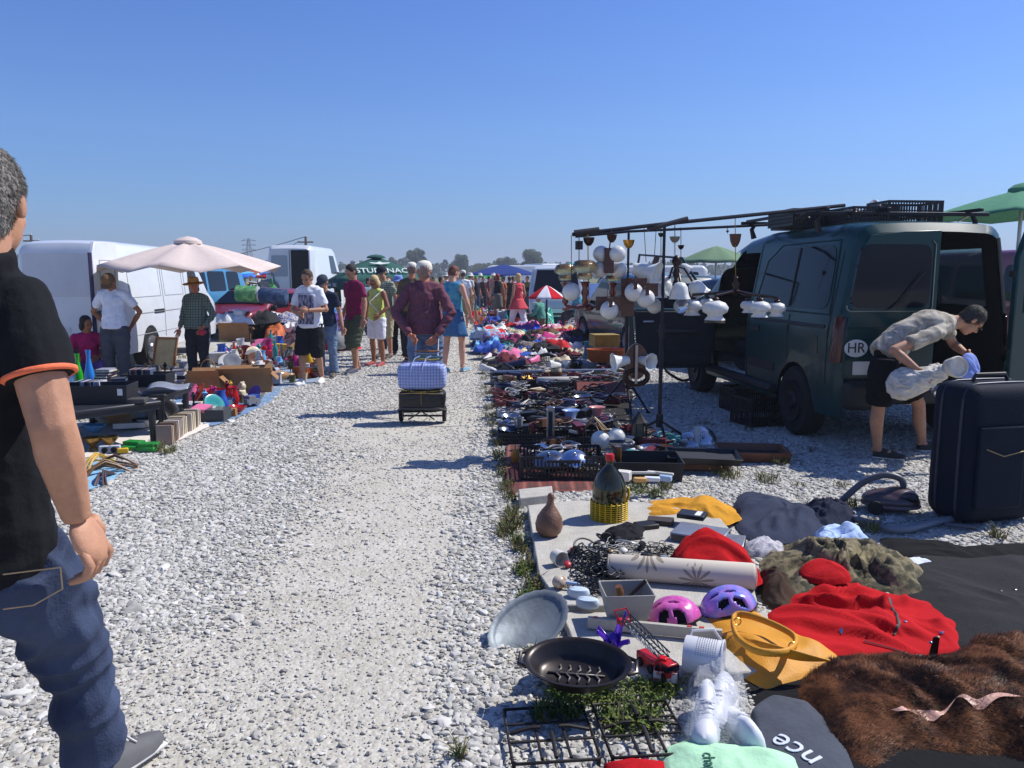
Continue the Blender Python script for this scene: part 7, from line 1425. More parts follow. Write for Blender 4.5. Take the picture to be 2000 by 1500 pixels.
b=B();b.ell((0,0,.06),(.036,.012,.065),None,16,10);b.tube([(0,0,.12),(0,0,.16)],.006,6);one("wooden_spoon_bowl",b,mat((186,120,40),.35,var=.15),"amber coloured oval scoop standing against the near black crate","scoop",G(1006,905,.02),smooth=60)
def vloc(x,y,z):c,s_=math.cos(rad(5.7)),math.sin(rad(5.7));return Vector((3.52+x*c-y*s_,9.53+x*s_+y*c,z))
for i,(x_,y_,w_,d_,h_,dz,lab)in enumerate(((-.66,-1.0,.34,.60,.17,0,"black crate at the left end of the green van's roof load"),(-.30,-1.55,.36,.54,.15,0,"low black crate in the middle of the green van's roof load"),(-.05,-.75,.5,.55,.18,0,"black crate deeper in the middle of the roof load"),(.22,-1.5,.56,.40,.22,0,"tall black crate at the right of the roof load, highest of all"),(-.36,-.45,.5,.36,.16,0,"black crate at the front of the roof load"))):
 crate(lab,0,0,w_,d_,h_,rad(5.7),0,curved=i%2==0,loc=vloc(x_,y_,2.085))
BAGM=mat((206,200,196),.5,bump=.6,bs=20);b=cloth_heap([(math.cos(k*.4)*.16,math.sin(k*.4)*.14)for k in range(16)],.17,111,9,flat=2);o=b.build("plastic_sack",BAGM,None,180,weld=False);o.location=vloc(.05,-1.25,2.18);tag(o,"pale plastic sack sticking out of the crates on the green van's roof","sack")
for i,(x_,y_,c_,lab)in enumerate(((-.70,-1.15,(150,130,90),"tan lamp base lying in the left roof crate"),(-.62,-.85,(90,60,50),"brown globe lamp part in the left roof crate"),(-.3,-1.5,(120,100,80),"rusty bracket in the middle roof crate"),(-.02,-.8,(60,60,66),"dark lamp frame in the deeper roof crate"),(-.4,-.5,(110,80,56),"wooden lamp arm in the front roof crate"))):
 b=B();b.ell((0,0,.07),(.08,.06,.05),None,12,8);b.tube([(-.12,0,.05),(0,.02,.14),(.12,-.03,.10)],.014,6);one("lamp_part",b,mat(c_,.5,var=.25),lab,"lamp part",vloc(x_,y_,2.10),R.uniform(0,3),smooth=60)
t=thing("luggage_trolley","folding metal luggage trolley with two wheels, towed by the man in plum","trolley",G(826,824,0));TM=metal((160,164,170),.35);TB=mat((84,82,78),.5,metal=.4)
hx=.135;y0=8.35-G(826,822).y;z_top=.87
top_=Vector((0,.62,z_top));
for sg in(-1,1):b=B();b.tube([(sg*.13,.04,.10),(sg*.13,.34,.50),(sg*.125,.60,.86)],.010,8);b.build("frame_rail",metal((206,206,206),.3),t)
b=B();b.tube([(-.125,.60,.86),(-.11,.62,.885),(.11,.62,.885),(.125,.60,.86)],.013,8);b.build("handle",metal((100,110,130),.4),t)
b=B()
for z_ in(.52,.70):b.tube([(-.13,.04+(z_-.1)*.74,z_),(.13,.04+(z_-.1)*.74,z_)],.007,6)
b.build("crossbar",TM,t);b=B();b.tube([(-.26,-.06,.14),(-.20,-.14,.17),(.20,-.14,.17),(.26,-.06,.14),(.24,.05,.06),(-.24,.05,.06),(-.26,-.06,.14)],.011,7);b.tube([(-.14,-.13,.05),(0,-.14,.14),(.14,-.13,.05)],.008,6);b.build("toe_plate",TB,t)
for sg in(-1,1):b=B();b.lathe([(.05,-.016),(.085,-.018),(.095,0),(.085,.018),(.05,.016)],22,(sg*.235,.0,.095),M=Matrix.Rotation(math.pi/2,3,'Y'));w_=b.build("wheel",RUBBER,t,40);b=B();b.lathe([(0,-.02),(.05,-.018),(.05,.018),(0,.02)],16,(sg*.235,.0,.095),M=Matrix.Rotation(math.pi/2,3,'Y'));b.build("hub",TB,w_)
t0=t.location
def pillow(w,d,h,seed=0,p=.5):
 b=B();NU,NV=56,18;vs=[]
 for i in range(NV+1):
  ph=math.pi*(i/NV-.5);cz=math.copysign(abs(math.sin(ph))**p,math.sin(ph));cr=abs(math.cos(ph))**p
  for k in range(NU):
   a=2*math.pi*k/NU;x=math.copysign(abs(math.cos(a))**p,math.cos(a))*cr*w/2;y=math.copysign(abs(math.sin(a))**p,math.sin(a))*cr*d/2;z=cz*h/2
   n_=1+.05*noise.noise(Vector((x*9,y*9+seed,z*9)));vs.append((x*n_,y*n_,z*n_+h/2))
 b.add(vs,[(i*NU+k,i*NU+(k+1)%NU,(i+1)*NU+(k+1)%NU,(i+1)*NU+k)for i in range(NV)for k in range(NU)]);return b
t=thing("holdall","black leather holdall strapped to the bottom of the trolley","bag",t0+Vector((0,.0,.115)));BL=mat((24,24,28),.35,var=.2,bump=.5,bs=40);pillow(.50,.26,.25,1,.4).build("body",BL,t,180,weld=False)
b=B();b.tube([(-.22,-.13,.215),(-.1,-.146,.225),(.1,-.146,.22),(.22,-.13,.215)],.006,5);b.tube([(0,-.14,.22),(.004,-.15,.10)],.004,5);b.build("zip",metal((150,130,90),.4),t);b=B();b.tube([(-.25,-.08,.25),(0,-.15,.235),(.25,-.08,.245)],.007,5);b.build("cord",mat((190,160,60),.6,col2=(60,50,30),vs=60),t)
def checkbag():
 m=plaid((112,134,200),(216,222,234),(70,96,176),26);t=thing("checked_bag","bulging blue and white checked laundry bag on top of the black holdall","bag",t0+Vector((0,.02,.36)));pillow(.52,.27,.29,5,.42).build("body",m,t,180,weld=False)
 for x_ in(-.05,.07):b=B();b.tube([(x_-.07,-.135,.12),(x_-.05,-.13,.27),(x_-.02,-.06,.34),(x_+.03,-.02,.36)],.011,6,flat=.4);b.build("handle",cloth((190,196,220)),t)
 b=B();b.tube([(-.23,-.05,.285),(0,-.06,.312),(.23,-.05,.285)],.006,5);b.build("zip",mat((90,100,160),.6),t)
checkbag()
for z_,c_,lab in((.50,(60,110,116),"teal elastic cord hooked across the trolley frame"),(.56,(176,110,40),"orange elastic cord below the teal one on the trolley frame"),(.47,(170,150,60),"yellow twisted rope tied over the top of the checked bag")):
 y_=.04+(z_+.17-.1)*.74;b=B();b.tube([(-.15,y_-.01,z_+.16),(-.05,y_-.02,z_+.175),(.05,y_-.02,z_+.165),(.15,y_-.01,z_+.17)],.008,6);one("elastic_cord",b,mat(c_,.6,var=.3,vs=90),lab,"cord",t0,smooth=60)
BT=plastic((38,40,46),.45);T1=thing("folding_table","nearer black plastic table of the bottle and disc stall at the left","table",G(250,850,0));
def table(label,xa,ya,xb,yb,depth,h):
 a,c=Vector((xa,ya,0)),Vector((xb,yb,0));u=(c-a).normalized();v_=Vector((-u.y,u.x,0));t=thing("plastic_table",label,"table",a,math.atan2(u.y,u.x));L_=(c-a).length
 b=B();b.box((L_/2,depth/2,h-.02),(L_,depth,.04));b.build("table_top",BT,t,40,bevel=.014)
 b=B();b.box((L_/2,.03,h-.06),(L_*.96,.02,.05));b.box((L_/2,depth-.03,h-.06),(L_*.96,.02,.05));b.build("apron",BT,t,0)
 for x_ in(.07,L_-.07):
  for y_ in(.07,depth-.07):b=B();b.tube([(x_,y_,h-.04),(x_,y_,0)],[.034,.028],12);b.build("leg",BT,t,60)
 return t
bpy.data.objects.remove(T1)
TH_=.42
pA=G(180,795,TH_);pB=G(375,757,TH_);pC=G(310,775,TH_)
ta=G(200,800,TH_);tb_=G(312,786,TH_);table("nearer low black plastic table with disc boxes at the left",G(120,806,TH_).x,G(120,806,TH_).y,G(316,782,TH_).x,G(316,782,TH_).y,1.5,TH_)
table("farther low black plastic table carrying discs and a blurred silver tray",G(322,770,TH_).x,G(322,770,TH_).y,G(378,748,TH_).x,G(378,748,TH_).y,1.1,TH_)
def tb(px,py,z=TH_):return G(px,py,z)
def discbox(label,px,py,w,d,h,rz,z=TH_):
 return one("disc_box",boxopen(w,d,w*1.04,d*1.04,h,.01),mat((30,31,36),.6,var=.12),label,"box",tb(px,py,z),rz)
discbox("wide black cardboard box of discs with a cut away front on the nearer table",190,785,.62,.30,.17,.12);discbox("second black box of discs behind the first, on the nearer table",290,752,.45,.30,.13,.1)
o=COL.objects[-2];b=B();b.box((0,0,0),(.045,.002,.06));s_=b.build("sticker",PLATE,o,0);s_.location=(.26,-.158,.11)
rr=random.Random(77);CASEC=[(40,42,52),(150,150,160),(190,190,196),(60,40,44),(90,100,120),(30,30,34),(120,60,50),(200,196,180)]
CN=["dark blue","grey","silver","maroon","slate","black","brick red","cream"]
caseb=B();caseb.box((0,0,.007),(.14,.19,.014));cproto=caseb.mesh("disc_case")
ORD_=['leftmost']+[w+' from left' for w in 'second third fourth fifth sixth seventh eighth ninth tenth eleventh twelfth thirteenth fourteenth fifteenth sixteenth'.split()]
def discs(px,py,n,zb,lab,spread=0,rz0=0,group="disc cases in stacks on the stall tables",standing=False):
 for k in range(n):
  ci=rr.randrange(8);o=bpy.data.objects.new("disc_case",cproto);COL.objects.link(o)
  if not o.data.materials:o.data.materials.append(mat(CASEC[0],.3))
  recolor(o,mat(CASEC[ci],.25,var=.2,vs=20))
  if standing:o.location=tb(px,py,zb)+Vector((k*.016-.008*n,0,.001));o.rotation_euler=(0,rad(90+rr.uniform(-6,6)),rz0);o.location.z+=.07
  else:o.location=tb(px,py,zb)+Vector((rr.uniform(-1,1)*.008,rr.uniform(-1,1)*.008,k*.0145));o.rotation_euler=(0,0,rz0+rr.uniform(-.12,.12))
  tag(o,f"{CN[ci]} disc case, {['lowest', 'second', 'third', 'fourth', 'fifth', 'sixth', 'seventh', 'eighth', 'ninth', 'tenth', 'eleventh', 'twelfth', 'thirteenth', 'fourteenth', 'fifteenth', 'sixteenth'][k] if not standing else ORD_[k]} {'from the bottom of' if k and not standing else 'of'} {lab}","disc case",group)
discs(208,752,12,TH_+.02,"the tall stack on the nearer table");discs(232,757,7,TH_+.02,"the low stack beside the tall one",rz0=.3);discs(350,742,8,TH_+.005,"the stack at the far table corner",rz0=.2);discs(325,748,6,TH_+.005,"the stack on the farther table edge",rz0=-.1)
discs(280,745,14,TH_+.02,"the row in the second black box",standing=True,rz0=.1);discs(180,772,15,TH_+.03,"the row in the wide black box",standing=True,rz0=.1);discs(255,768,3,TH_+.002,"the small pile before the second box",rz0=.6)
b=B();b.box((0,0,.02),(.22,.14,.04));one("flat_case",b,mat((70,68,64),.6,var=.1),"grey flat case lying on the front edge of the nearer table","case",tb(262,786),.15,bevel=.004)
b=B();b.grid(lambda u,v_:Vector(((u-.5)*.38,(v_-.5)*.26,.05+.02*math.sin(u*6)+.02*v_)),10,8);one("silver_sheet",b,mat((176,182,190),.25,metal=.5,var=.25,vs=5),"shiny crumpled silver wrapping on the farther table","wrapping",tb(330,765),.3,smooth=180,solid=.006)
def vase(label,px,py,z,prof,m,name="vase",cat="vase",n=26):b=B();b.lathe(prof,n);return one(name,b,m,label,cat,tb(px,py,z),smooth=60)
VP=[(0,0),(.045,0),(.048,.02),(.046,.10),(.026,.19),(.018,.25),(.022,.30),(.026,.32),(.021,.32),(.012,.25)]
vase("tall lime green glass vase at the left end of the nearer table",154,748,TH_+.0,VP,mat((40,190,30),.1,trans=.35,var=0,coat=.4));vase("tall sky blue glass vase beside the lime green one",176,750,TH_,[(r_*1.1,z_*1.15)for r_,z_ in VP],mat((50,150,240),.1,trans=.35,var=0,coat=.4))
b=B();b.box((0,0,.11),(.15,.02,.22),rx=-.2);one("picture_book",b,mat((70,160,206),.4,var=.3,col2=(190,214,224),vs=14),"light blue picture book propped up left of the lime green vase","book",tb(132,752),.3,bevel=.002)
def sheet(label,ps,z,col,seed,name="ground_sheet",folds=.3,h=.006):
 pl=pixpoly(ps,z);pl=pl if True else pl;b=cloth_heap(pl,h,seed,6,rings=12,seg=90,folds=folds,edge=.004,base=z);o=b.build(name,cloth(col,var=.06),None,180,weld=False);recenter(o);return tag(o,label,"sheet")
sheet("white cotton sheet on the ground under the nearer stall tables",[(60,905),(300,880),(330,870),(420,830),(400,815),(300,815),(100,830),(40,860)],.004,(214,206,198),121)
sheet("pale blue sheet with leather goods at the left edge of the path",[(60,945),(175,960),(262,912),(230,903),(60,905)],.004,(130,176,206),122)
sheet("faded denim blue sheet under the cardboard boxes and china",[(395,838),(450,822),(520,790),(550,765),(560,745),(470,740),(380,760),(330,790)],.004,(110,138,170),123);sheet("long grey blue sheet under the toys and glassware along the path",[(520,765),(620,748),(640,730),(600,690),(500,700),(440,715),(440,745)],.004,(136,150,168),124)
bookp=B();bookp.box((0,0,.09),(.024,.14,.18));bmesh_=bookp.mesh("book");bmesh_.materials.append(mat((180,170,150),.7))
def books(x0,y0,x1,y1,n,row):
 for k in range(n):
  u=k/(n-1);p=G(x0,y0,.01).lerp(G(x1,y1,.01),u);o=bpy.data.objects.new("book",bmesh_);COL.objects.link(o);ci=rr.randrange(6);c_=[(206,190,160),(150,128,116),(190,176,150),(120,96,80),(214,206,186),(166,150,150)][ci]
  recolor(o,mat(c_,.7,var=.1));o.location=p;d=G(x1,y1)-G(x0,y0);o.rotation_euler=(0,rr.uniform(-.05,.05),math.atan2(d.y,d.x));o.scale=(1,1,rr.uniform(.9,1.05))
  tag(o,f"{['beige', 'grey brown', 'tan', 'dark brown', 'cream', 'mauve'][ci]} book, {row} upright row on the white sheet, {['nearest', 'second', 'third', 'fourth', 'fifth', 'sixth', 'seventh', 'eighth', 'ninth', 'tenth', 'eleventh', 'twelfth', 'thirteenth'][k]} from camera","book","upright books on the white sheet")
books(322,868,344,851,9,"nearest");books(345,850,364,838,7,"middle");books(362,842,378,830,6,"far")
for i,(px_,py_)in enumerate(((182,880),(214,878))):b=B();b.lathe([(0,0),(.05,0),(.04,.02),(.02,.04),(.05,.07),(.075,.10),(.085,.125),(.078,.125),(.06,.09),(0,.07)],24);one("brass_planter",b,mat((150,120,66),.35,metal=.8,var=.3,vs=20),["left brass footed planter on the white sheet","right brass footed planter on the white sheet, beside the cameras"][i],"planter",G(px_,py_,.01),smooth=50,group="brass planters on the white sheet")
GB=mat((26,130,50),.5,var=.2)
for px_,py_,z_,rz_,lab in((258,878,.012,.1,"green tea box, left one at the front of the white sheet"),(288,880,.012,-.1,"green tea box, right one at the front of the white sheet"),(290,872,.045,.2,"green tea box lying on top of the right one"),(262,868,.045,-.2,"green tea box lying on top of the left one")):sm_box(lab,px_,py_,(.17,.10,.035),0,rz_,z_,m=GB,name="tea_box")
for px_,py_,lab in((206,885,"silver compact camera on the white sheet, left one"),(224,884,"white toy camera on the white sheet beside the silver one")):
 t=thing("camera_body",lab,"camera",G(px_,py_,.01),.3);b=B();b.box((0,0,.035),(.10,.045,.065));b.build("body",plastic((196,200,206)),t,40,bevel=.006);b=B();b.lathe([(.024,0),(.026,.03),(.018,.03),(.014,.012),(0,.012)],18,(0,-.022,.035),M=Matrix.Rotation(math.pi/2,3,'X'));b.build("lens",TRIM,t,40)
sm_box("yellow plastic flashlight box between the cameras and the tea boxes",240,884,(.09,.05,.04),(214,170,40),.4,.012,name="torch")
for i,(px_,py_,c_,lab)in enumerate(((225,915,(92,62,42),"coiled brown leather belt on the pale blue sheet"),(205,925,(120,88,56),"light brown leather strap on the pale blue sheet"),(190,912,(190,150,50),"yellow buckle band on the pale blue sheet"),(200,938,(80,60,60),"dark leather lead at the near edge of the pale blue sheet"))):bundle(lab,px_,py_,6,.34,.008,c_,rad(20+i*30),.01,name="belt",cat="belt")
CB=mat((150,110,72),.85,var=.12,vs=6)
def carton(label,px,py,w,d,h,rz,flaps=True):
 t=thing("cardboard_box",label,"box",G(px,py,.008),rz);boxopen(w,d,w,d,h,.006).build("walls",CB,t,0)
 if flaps:
  for sx,sy,ww,dd,rx,ry in((0,-1,w,.12,-.9,0),(0,1,w,.12,.7,0),(1,0,.12,d,0,.8)):b=B();b.T=Matrix.Translation((sx*w/2,sy*d/2,h))@Matrix.Rotation(rx,4,'X')@Matrix.Rotation(ry,4,'Y');b.box((sx*ww/2 if sx else 0,sy*dd/2 if sy else 0,.002),(ww,dd,.004));b.build("flap",CB,t,0)
 return t
carton("large open cardboard box of china in front of the old man in the straw hat",480,764,.70,.40,.25,rad(14));carton("smaller cardboard box left of the large one, its flap hanging down",402,772,.45,.35,.26,rad(6));carton("cardboard box of cloth at the foot of the blue minibus",462,664,.7,.5,.34,.1)
one("red_basket",boxopen(.26,.20,.36,.26,.17,.006),plastic((186,18,22),.35),"bright red plastic basket in front of the large cardboard box","basket",G(428,787,.01),rad(-4),bevel=.003)
t=thing("framed_picture","old gilt picture frame with a pale canvas leaning by the van wheel","picture frame",G(318,722,.0),rad(-14));t.rotation_euler=(rad(-16),0,rad(-14));fr=BRASS;b=B()
for c_,d_ in(((-.20,0,.28),(.035,.03,.56)),((.20,0,.28),(.035,.03,.56)),((0,0,.0175),(.435,.032,.035)),((0,0,.5425),(.435,.032,.035))):b.box(c_,d_)
b.build("frame",mat((140,96,56),.5,var=.2),t,40,bevel=.004);b=B();b.box((0,.005,.28),(.37,.01,.5));b.build("canvas",mat((176,166,140),.8,var=.2,vs=5),t,0)
b=B();b.lathe([(0,0),(.09,0),(.11,.04),(.12,.16),(.125,.2),(.115,.2),(.10,.05),(0,.02)],20,wav=lambda t_,a:.03*math.sin(a*16));b.tube([(math.cos(k*math.pi/14)*.115,0,.2+math.sin(k*math.pi/14)*.17)for k in range(15)],.009,6);one("wicker_basket",b,mat((156,116,66),.8,var=.35,vs=60,bump=.8,bs=120),"round wicker basket with an arched handle at the old man's feet","basket",G(408,752,.005),smooth=40)
for px0,py0,px1,py1,r_,Y_,c_,c2_,lab in((462,573,503,575,.20,19.6,(60,130,84),(120,170,110),"green patterned roll of carpet lying across the heaps by the red car"),(508,577,560,580,.19,19.4,(34,52,84),(60,84,116),"dark blue roll of carpet with its round end facing left")):
 a_,c=P(px0,py0,Y_),P(px1,py1,Y_);b=B();b.tube([a_*0,(c-a_)*.02,(c-a_)*.98,c-a_],[r_*.9,r_,r_,r_*.9],22);o=one("carpet_roll",b,mat(c_,.9,var=0,vs=8,col2=c2_),lab,"carpet",a_,smooth=60)
 b=B();b.lathe([(0,0),(r_*.86,0),(r_*.86,.03),(0,.03)],22,M=Matrix.Rotation(math.pi/2,3,'Y'));e_=b.build("roll_end",mat((176,180,176),.9),o,40);e_.location=(-.035 if c_[0]<50 else(c-a_).x+.0,0,0)
heap("orange_holdall","tipped terracotta coloured leather holdall in front of the clothes heap","bag",[(515,668),(518,655),(555,650),(560,664),(545,673)],.36,None,131,f=6,m=mat((186,96,48),.5,var=.1,bump=.3),flat=6,folds=.2)
heap("dark_duffel","dark blue grey duffel bag with a red patch behind the glassware","bag",[(545,690),(550,678),(590,672),(602,684),(580,692)],.38,None,132,f=6,m=mat((48,52,62),.8,var=.3,vs=6,col2=(96,50,56)),flat=3,folds=.3)
sm_box("shallow dark wooden case lying open on the grey blue sheet",490,688,(.62,.32,.12),(60,52,46),.15,.0,name="wooden_case");sm_box("bright green plastic tub among the glassware on the left pitch",576,697,(.26,.16,.09),(40,196,60),.1,.01,name="tub",cat="tub");b=B();b.lathe([(.03,0),(.034,.02),(.03,.25),(.022,.30)],14);one("steel_flask",b,metal((150,140,140),.35),"upright steel flask beside the bright green tub","flask",G(550,703,.0),smooth=60)
heap("blue_tarpaulin","blue tarpaulin bundle lying under the front of the blue minibus","tarpaulin",[(428,652),(434,640),(448,640),(452,656),(436,660)],.42,(50,90,170),133,f=6);heap("orange_mesh","bright orange net bag lying among the glassware","net",[(450,716),(456,708),(480,706),(486,714),(470,720)],.10,(226,84,30),134,f=16);heap("white_duvet","big white duvet heaped high in front of the dark red car","duvet",[(528,640),(545,628),(580,626),(640,632),(645,646),(590,652),(540,650)],.45,(206,206,210),135,f=5)
sm_box("dark grey box of cutlery at the near edge of the denim blue sheet",402,820,(.48,.26,.13),(58,62,66),.02,.008,name="cutlery_box");sm_box("tan wooden block standing on the denim blue sheet",445,812,(.20,.12,.09),(160,104,60),.1,.01,name="wooden_block",cat="block")
o=thing("white_easel","white folded board leaning under the nearer table","board",G(262,828,0),.4);b=B();b.box((0,0,.17),(.30,.02,.34),rx=-.35);b.build("board",mat((200,206,214),.6),o,40,bevel=.003)
t=thing("deck_chair","folded pale blue deck chair leaning beside the seated vendor","chair",G(1168,650,0),.2);PB=cloth((120,150,200));b=B();b.box((0,.3,.72),(.46,.03,1.35),rx=-.42);b.build("backrest",PB,t,40,bevel=.01)
for sg in(-1,1):b=B();b.tube([(sg*.25,.0,0),(sg*.25,.62,1.45)],.02,6);b.tube([(sg*.25,.75,0),(sg*.25,.2,.6)],.018,6);b.build("frame",metal((130,140,156),.5),t)
t=thing("folding_chair","low folding chair with thin metal legs under the seated vendor","chair",G(1131,650,0),rad(100));b=B();b.box((0,-.02,.43),(.44,.42,.03));b.build("seat",cloth((50,50,60)),t,40,bevel=.008)
for sg in(-1,1):b=B();b.tube([(sg*.2,.2,0),(sg*.2,-.2,.43)],.012,6);b.tube([(sg*.2,-.22,0),(sg*.2,.18,.43)],.012,6);b.build("leg",metal((120,122,126),.4),t)
b=B();b.box((0,-.22,.62),(.42,.03,.30));b.build("backrest",cloth((60,60,70)),t,40,bevel=.008)
heap("cyan_towel","cyan towel folded over the shoulder of the seated vendor","towel",[(1120,600),(1140,600),(1145,606),(1120,606)],.1,(130,214,214),141)
COL.objects[-1].location=P(1126,592,G(1131,649).y-.1);COL.objects[-1].scale=(.12,.12,1.0)
heap("blue_bin_bag","shiny bright blue plastic sack standing behind the lowest globe lamp","sack",[(1190,672),(1195,660),(1215,658),(1222,672),(1208,680)],.62,None,142,f=5,m=plastic((30,110,220),.25,bump=.8,bs=9),flat=4);heap("teal_sack","teal plastic sack beside the crouching vendor","sack",[(1060,640),(1066,634),(1080,634),(1084,642),(1070,646)],.5,None,143,f=6,m=plastic((70,170,150),.3,bump=.8,bs=9),flat=4)
for k in range(3):sm_box(["bottom","middle","top"][k]+" ochre crate of the stack beside the bright blue sack",1180,676,(.42,.34,.20),(150,124,50),.1+k*.05,k*.21,name="ochre_crate",cat="crate",m=mat((150,124,50),.6,var=.2))
t=thing("white_table","white folding table with blue skirt far down the right side","table",G(962,598,0));b=B();b.box((0,0,.95),(2.2,.9,.05));b.build("table_top",plastic((206,210,214)),t,0)
for sx in(-1,1):
 for sy in(-1,1):b=B();b.tube([(sx*1.0,sy*.38,0),(sx*1.0,sy*.38,.95)],.03,6);b.build("leg",plastic((206,210,214)),t)
t=thing("wicker_hamper","orange brown wicker hamper on a low white stand at the right","basket",G(1185,706,.22));b=B();b.lathe([(0,0),(.26,0),(.30,.05),(.33,.20),(.31,.20),(.25,.03),(0,.02)],26,sy=.7,wav=lambda q,a:.02*math.sin(a*24));b.build("basket",mat((170,86,34),.7,var=.35,vs=40,bump=.9,bs=90),t,40)
sm_box("low white stand under the wicker hamper",1185,708,(.7,.45,.20),(206,206,206),0,.0,name="stand",cat="stand");sm_box("green and blue striped folder leaning left of the wicker hamper",1160,700,(.34,.05,.30),0,.1,.15,name="folder",cat="folder",m=mat((20,116,90),.5,col2=(40,80,150),vs=5,stretch=(6,1,.3)))
t=thing("spinning_rim","bicycle tyre leaning under the open front door of the green van","tyre",G(1332,745,0)+Vector((0,0,.30)));b=B();b.tube([(math.cos(k*math.pi/18)*.29,.02*math.sin(k),math.sin(k*math.pi/18)*.29)for k in range(37)],.022,8,cap=False);b.build("tyre",RUBBER,t);t.rotation_euler=(rad(-25),0,.1);t.name="bicycle_tyre"
PAL={'white':(214,214,212),'cream':(206,192,160),'red':(186,26,34),'pink':(214,110,150),'magenta':(170,30,110),'orange':(220,110,36),'yellow':(214,176,50),'green':(50,130,66),'teal':(50,140,140),'sky blue':(110,170,216),'blue':(46,84,170),'navy':(34,44,80),'purple':(96,60,140),'brown':(100,66,44),'tan':(170,130,90),'grey':(130,132,136),'black':(28,28,32),'silver':(176,178,184),'maroon':(96,28,36),'olive':(96,96,56)}
def protom(fn,name,smooth=50):b=B();fn(b);me=b.mesh(name);me.polygons.foreach_set("use_smooth",[True]*len(me.polygons));me.set_sharp_from_angle(angle=rad(smooth));me.materials.append(mat((128,128,128),.5));return me
K={}
K['bottle']=[protom(lambda b:b.lathe([(0,0),(.036,0),(.038,.01),(.038,.14),(.030,.18),(.014,.21),(.013,.26),(.016,.265),(0,.265)],14),'bottle'),protom(lambda b:b.lathe([(0,0),(.05,0),(.052,.08),(.03,.14),(.012,.18),(.012,.22),(0,.22)],14),'bottle')]
K['mug']=[protom(lambda b:(b.lathe([(0,0),(.036,0),(.042,.09),(.038,.09),(.032,.008),(0,.008)],16),b.tube([(.04,0,.02),(.065,0,.035),(.065,0,.065),(.04,0,.08)],.006,5)),'mug')]
K['plate']=[protom(lambda b:b.lathe([(0,0),(.06,0),(.11,.018),(.12,.022),(.11,.026),(.06,.008),(0,.008)],22),'plate')]
K['bowl']=[protom(lambda b:b.lathe([(0,0),(.04,0),(.08,.04),(.10,.07),(.095,.07),(.07,.04),(.03,.012),(0,.01)],18),'bowl')]
K['jug']=[protom(lambda b:(b.lathe([(0,0),(.05,0),(.065,.06),(.05,.13),(.04,.17),(.052,.20),(.046,.20),(.034,.17),(0,.16)],16),b.tube([(.05,0,.05),(.10,0,.08),(.10,0,.14),(.045,0,.18)],.008,5)),'jug')]
K['glass']=[protom(lambda b:b.lathe([(0,0),(.035,0),(.034,.004),(.006,.01),(.005,.08),(.03,.11),(.038,.15),(.034,.16),(.03,.15),(.02,.11),(0,.09)],16),'glass')]
K['toy']=[protom(lambda b:(b.box((0,0,.04),(.16,.08,.05)),b.box((-.01,0,.08),(.08,.07,.04)),[b.lathe([(.022,-.008),(.022,.008)],10,(x,y,.022),M=Matrix.Rotation(math.pi/2,3,'X'))for x in(-.05,.05)for y in(-.042,.042)]),'toy car',40),protom(lambda b:(b.ell((0,0,.06),(.05,.05,.06)),b.ell((0,0,.14),.045),b.ell((.04,0,.18),.018),b.ell((-.04,0,.18),.018),b.tube([(-.09,0,.09),(.09,0,.09)],.02,7),b.tube([(-.04,-.02,.05),(-.07,-.08,.02)],.02,6),b.tube([(.04,-.02,.05),(.07,-.08,.02)],.02,6)),'soft toy',180)]
K['box']=[protom(lambda b:(b.box((0,0,.05),(.20,.14,.10)),b.box((0,0,.104),(.206,.146,.014))),'box',20),protom(lambda b:(b.box((0,0,.07),(.12,.10,.14)),b.box((0,0,.144),(.126,.106,.012))),'box',20)]
K['book']=[protom(lambda b:(b.box((0,0,.003),(.16,.22,.004)),b.box((.004,0,.02),(.15,.21,.03)),b.box((0,0,.037),(.16,.22,.004)),b.box((-.08,0,.02),(.004,.22,.038))),'book',20)]
K['shoe']=[protom(lambda b:(b.add([(math.cos(2*math.pi*k/12)*wx,y,.012+max(0,math.sin(2*math.pi*k/12))*zt)for(y,wx,zt)in((-.12,.03,.07),(-.08,.036,.075),(-.02,.036,.055),(.06,.042,.045),(.11,.032,.03),(.13,.014,.02))for k in range(12)],[(i*12+k,i*12+(k+1)%12,(i+1)*12+(k+1)%12,(i+1)*12+k)for i in range(5)for k in range(12)]+[tuple(range(11,-1,-1)),tuple(60+k for k in range(12))]),b.box((0,0,.008),(.075,.25,.016))),'shoe',60)]
K['candlestick']=[protom(lambda b:b.lathe([(0,0),(.045,0),(.04,.015),(.012,.03),(.018,.07),(.008,.11),(.016,.16),(.03,.18),(.014,.19),(.014,.21),(0,.21)],14),'candlestick')]
K['saucepan']=[protom(lambda b:(b.lathe([(0,0),(.08,0),(.088,.01),(.09,.09),(.085,.09),(.08,.01),(0,.006)],18),b.tube([(.09,0,.075),(.22,0,.09)],.010,6)),'saucepan')]
K['tool']=[protom(lambda b:(b.tube([(-.14,0,.02),(.06,0,.022)],.012,7),b.box((.08,0,.025),(.035,.10,.03))),'hammer',40),protom(lambda b:(b.tube([(-.13,-.02,.015),(0,0,.02),(.08,.025,.018)],.010,6),b.tube([(-.13,.02,.015),(0,0,.022),(.08,-.025,.018)],.010,6)),'pliers',60),protom(lambda b:(b.box((0,0,.05),(.20,.07,.07)),b.tube([(-.05,0,.02),(-.08,0,-.0),(-.09,.02,.0)],.02,7),b.tube([(.10,0,.055),(.16,0,.055)],.012,8),b.box((-.07,0,.0),(.04,.04,.10))),'power drill',40)]
K['coil']=[protom(lambda b:[b.tube([(math.cos(k*.45+q)*(.06+.012*q)+.02*math.sin(q*2),math.sin(k*.45+q)*(.05+.008*q),.02+.012*q+.012*math.sin(k*.9+q))for k in range(15)],.006,5,cap=False)for q in range(6)],'cable coil',180)]
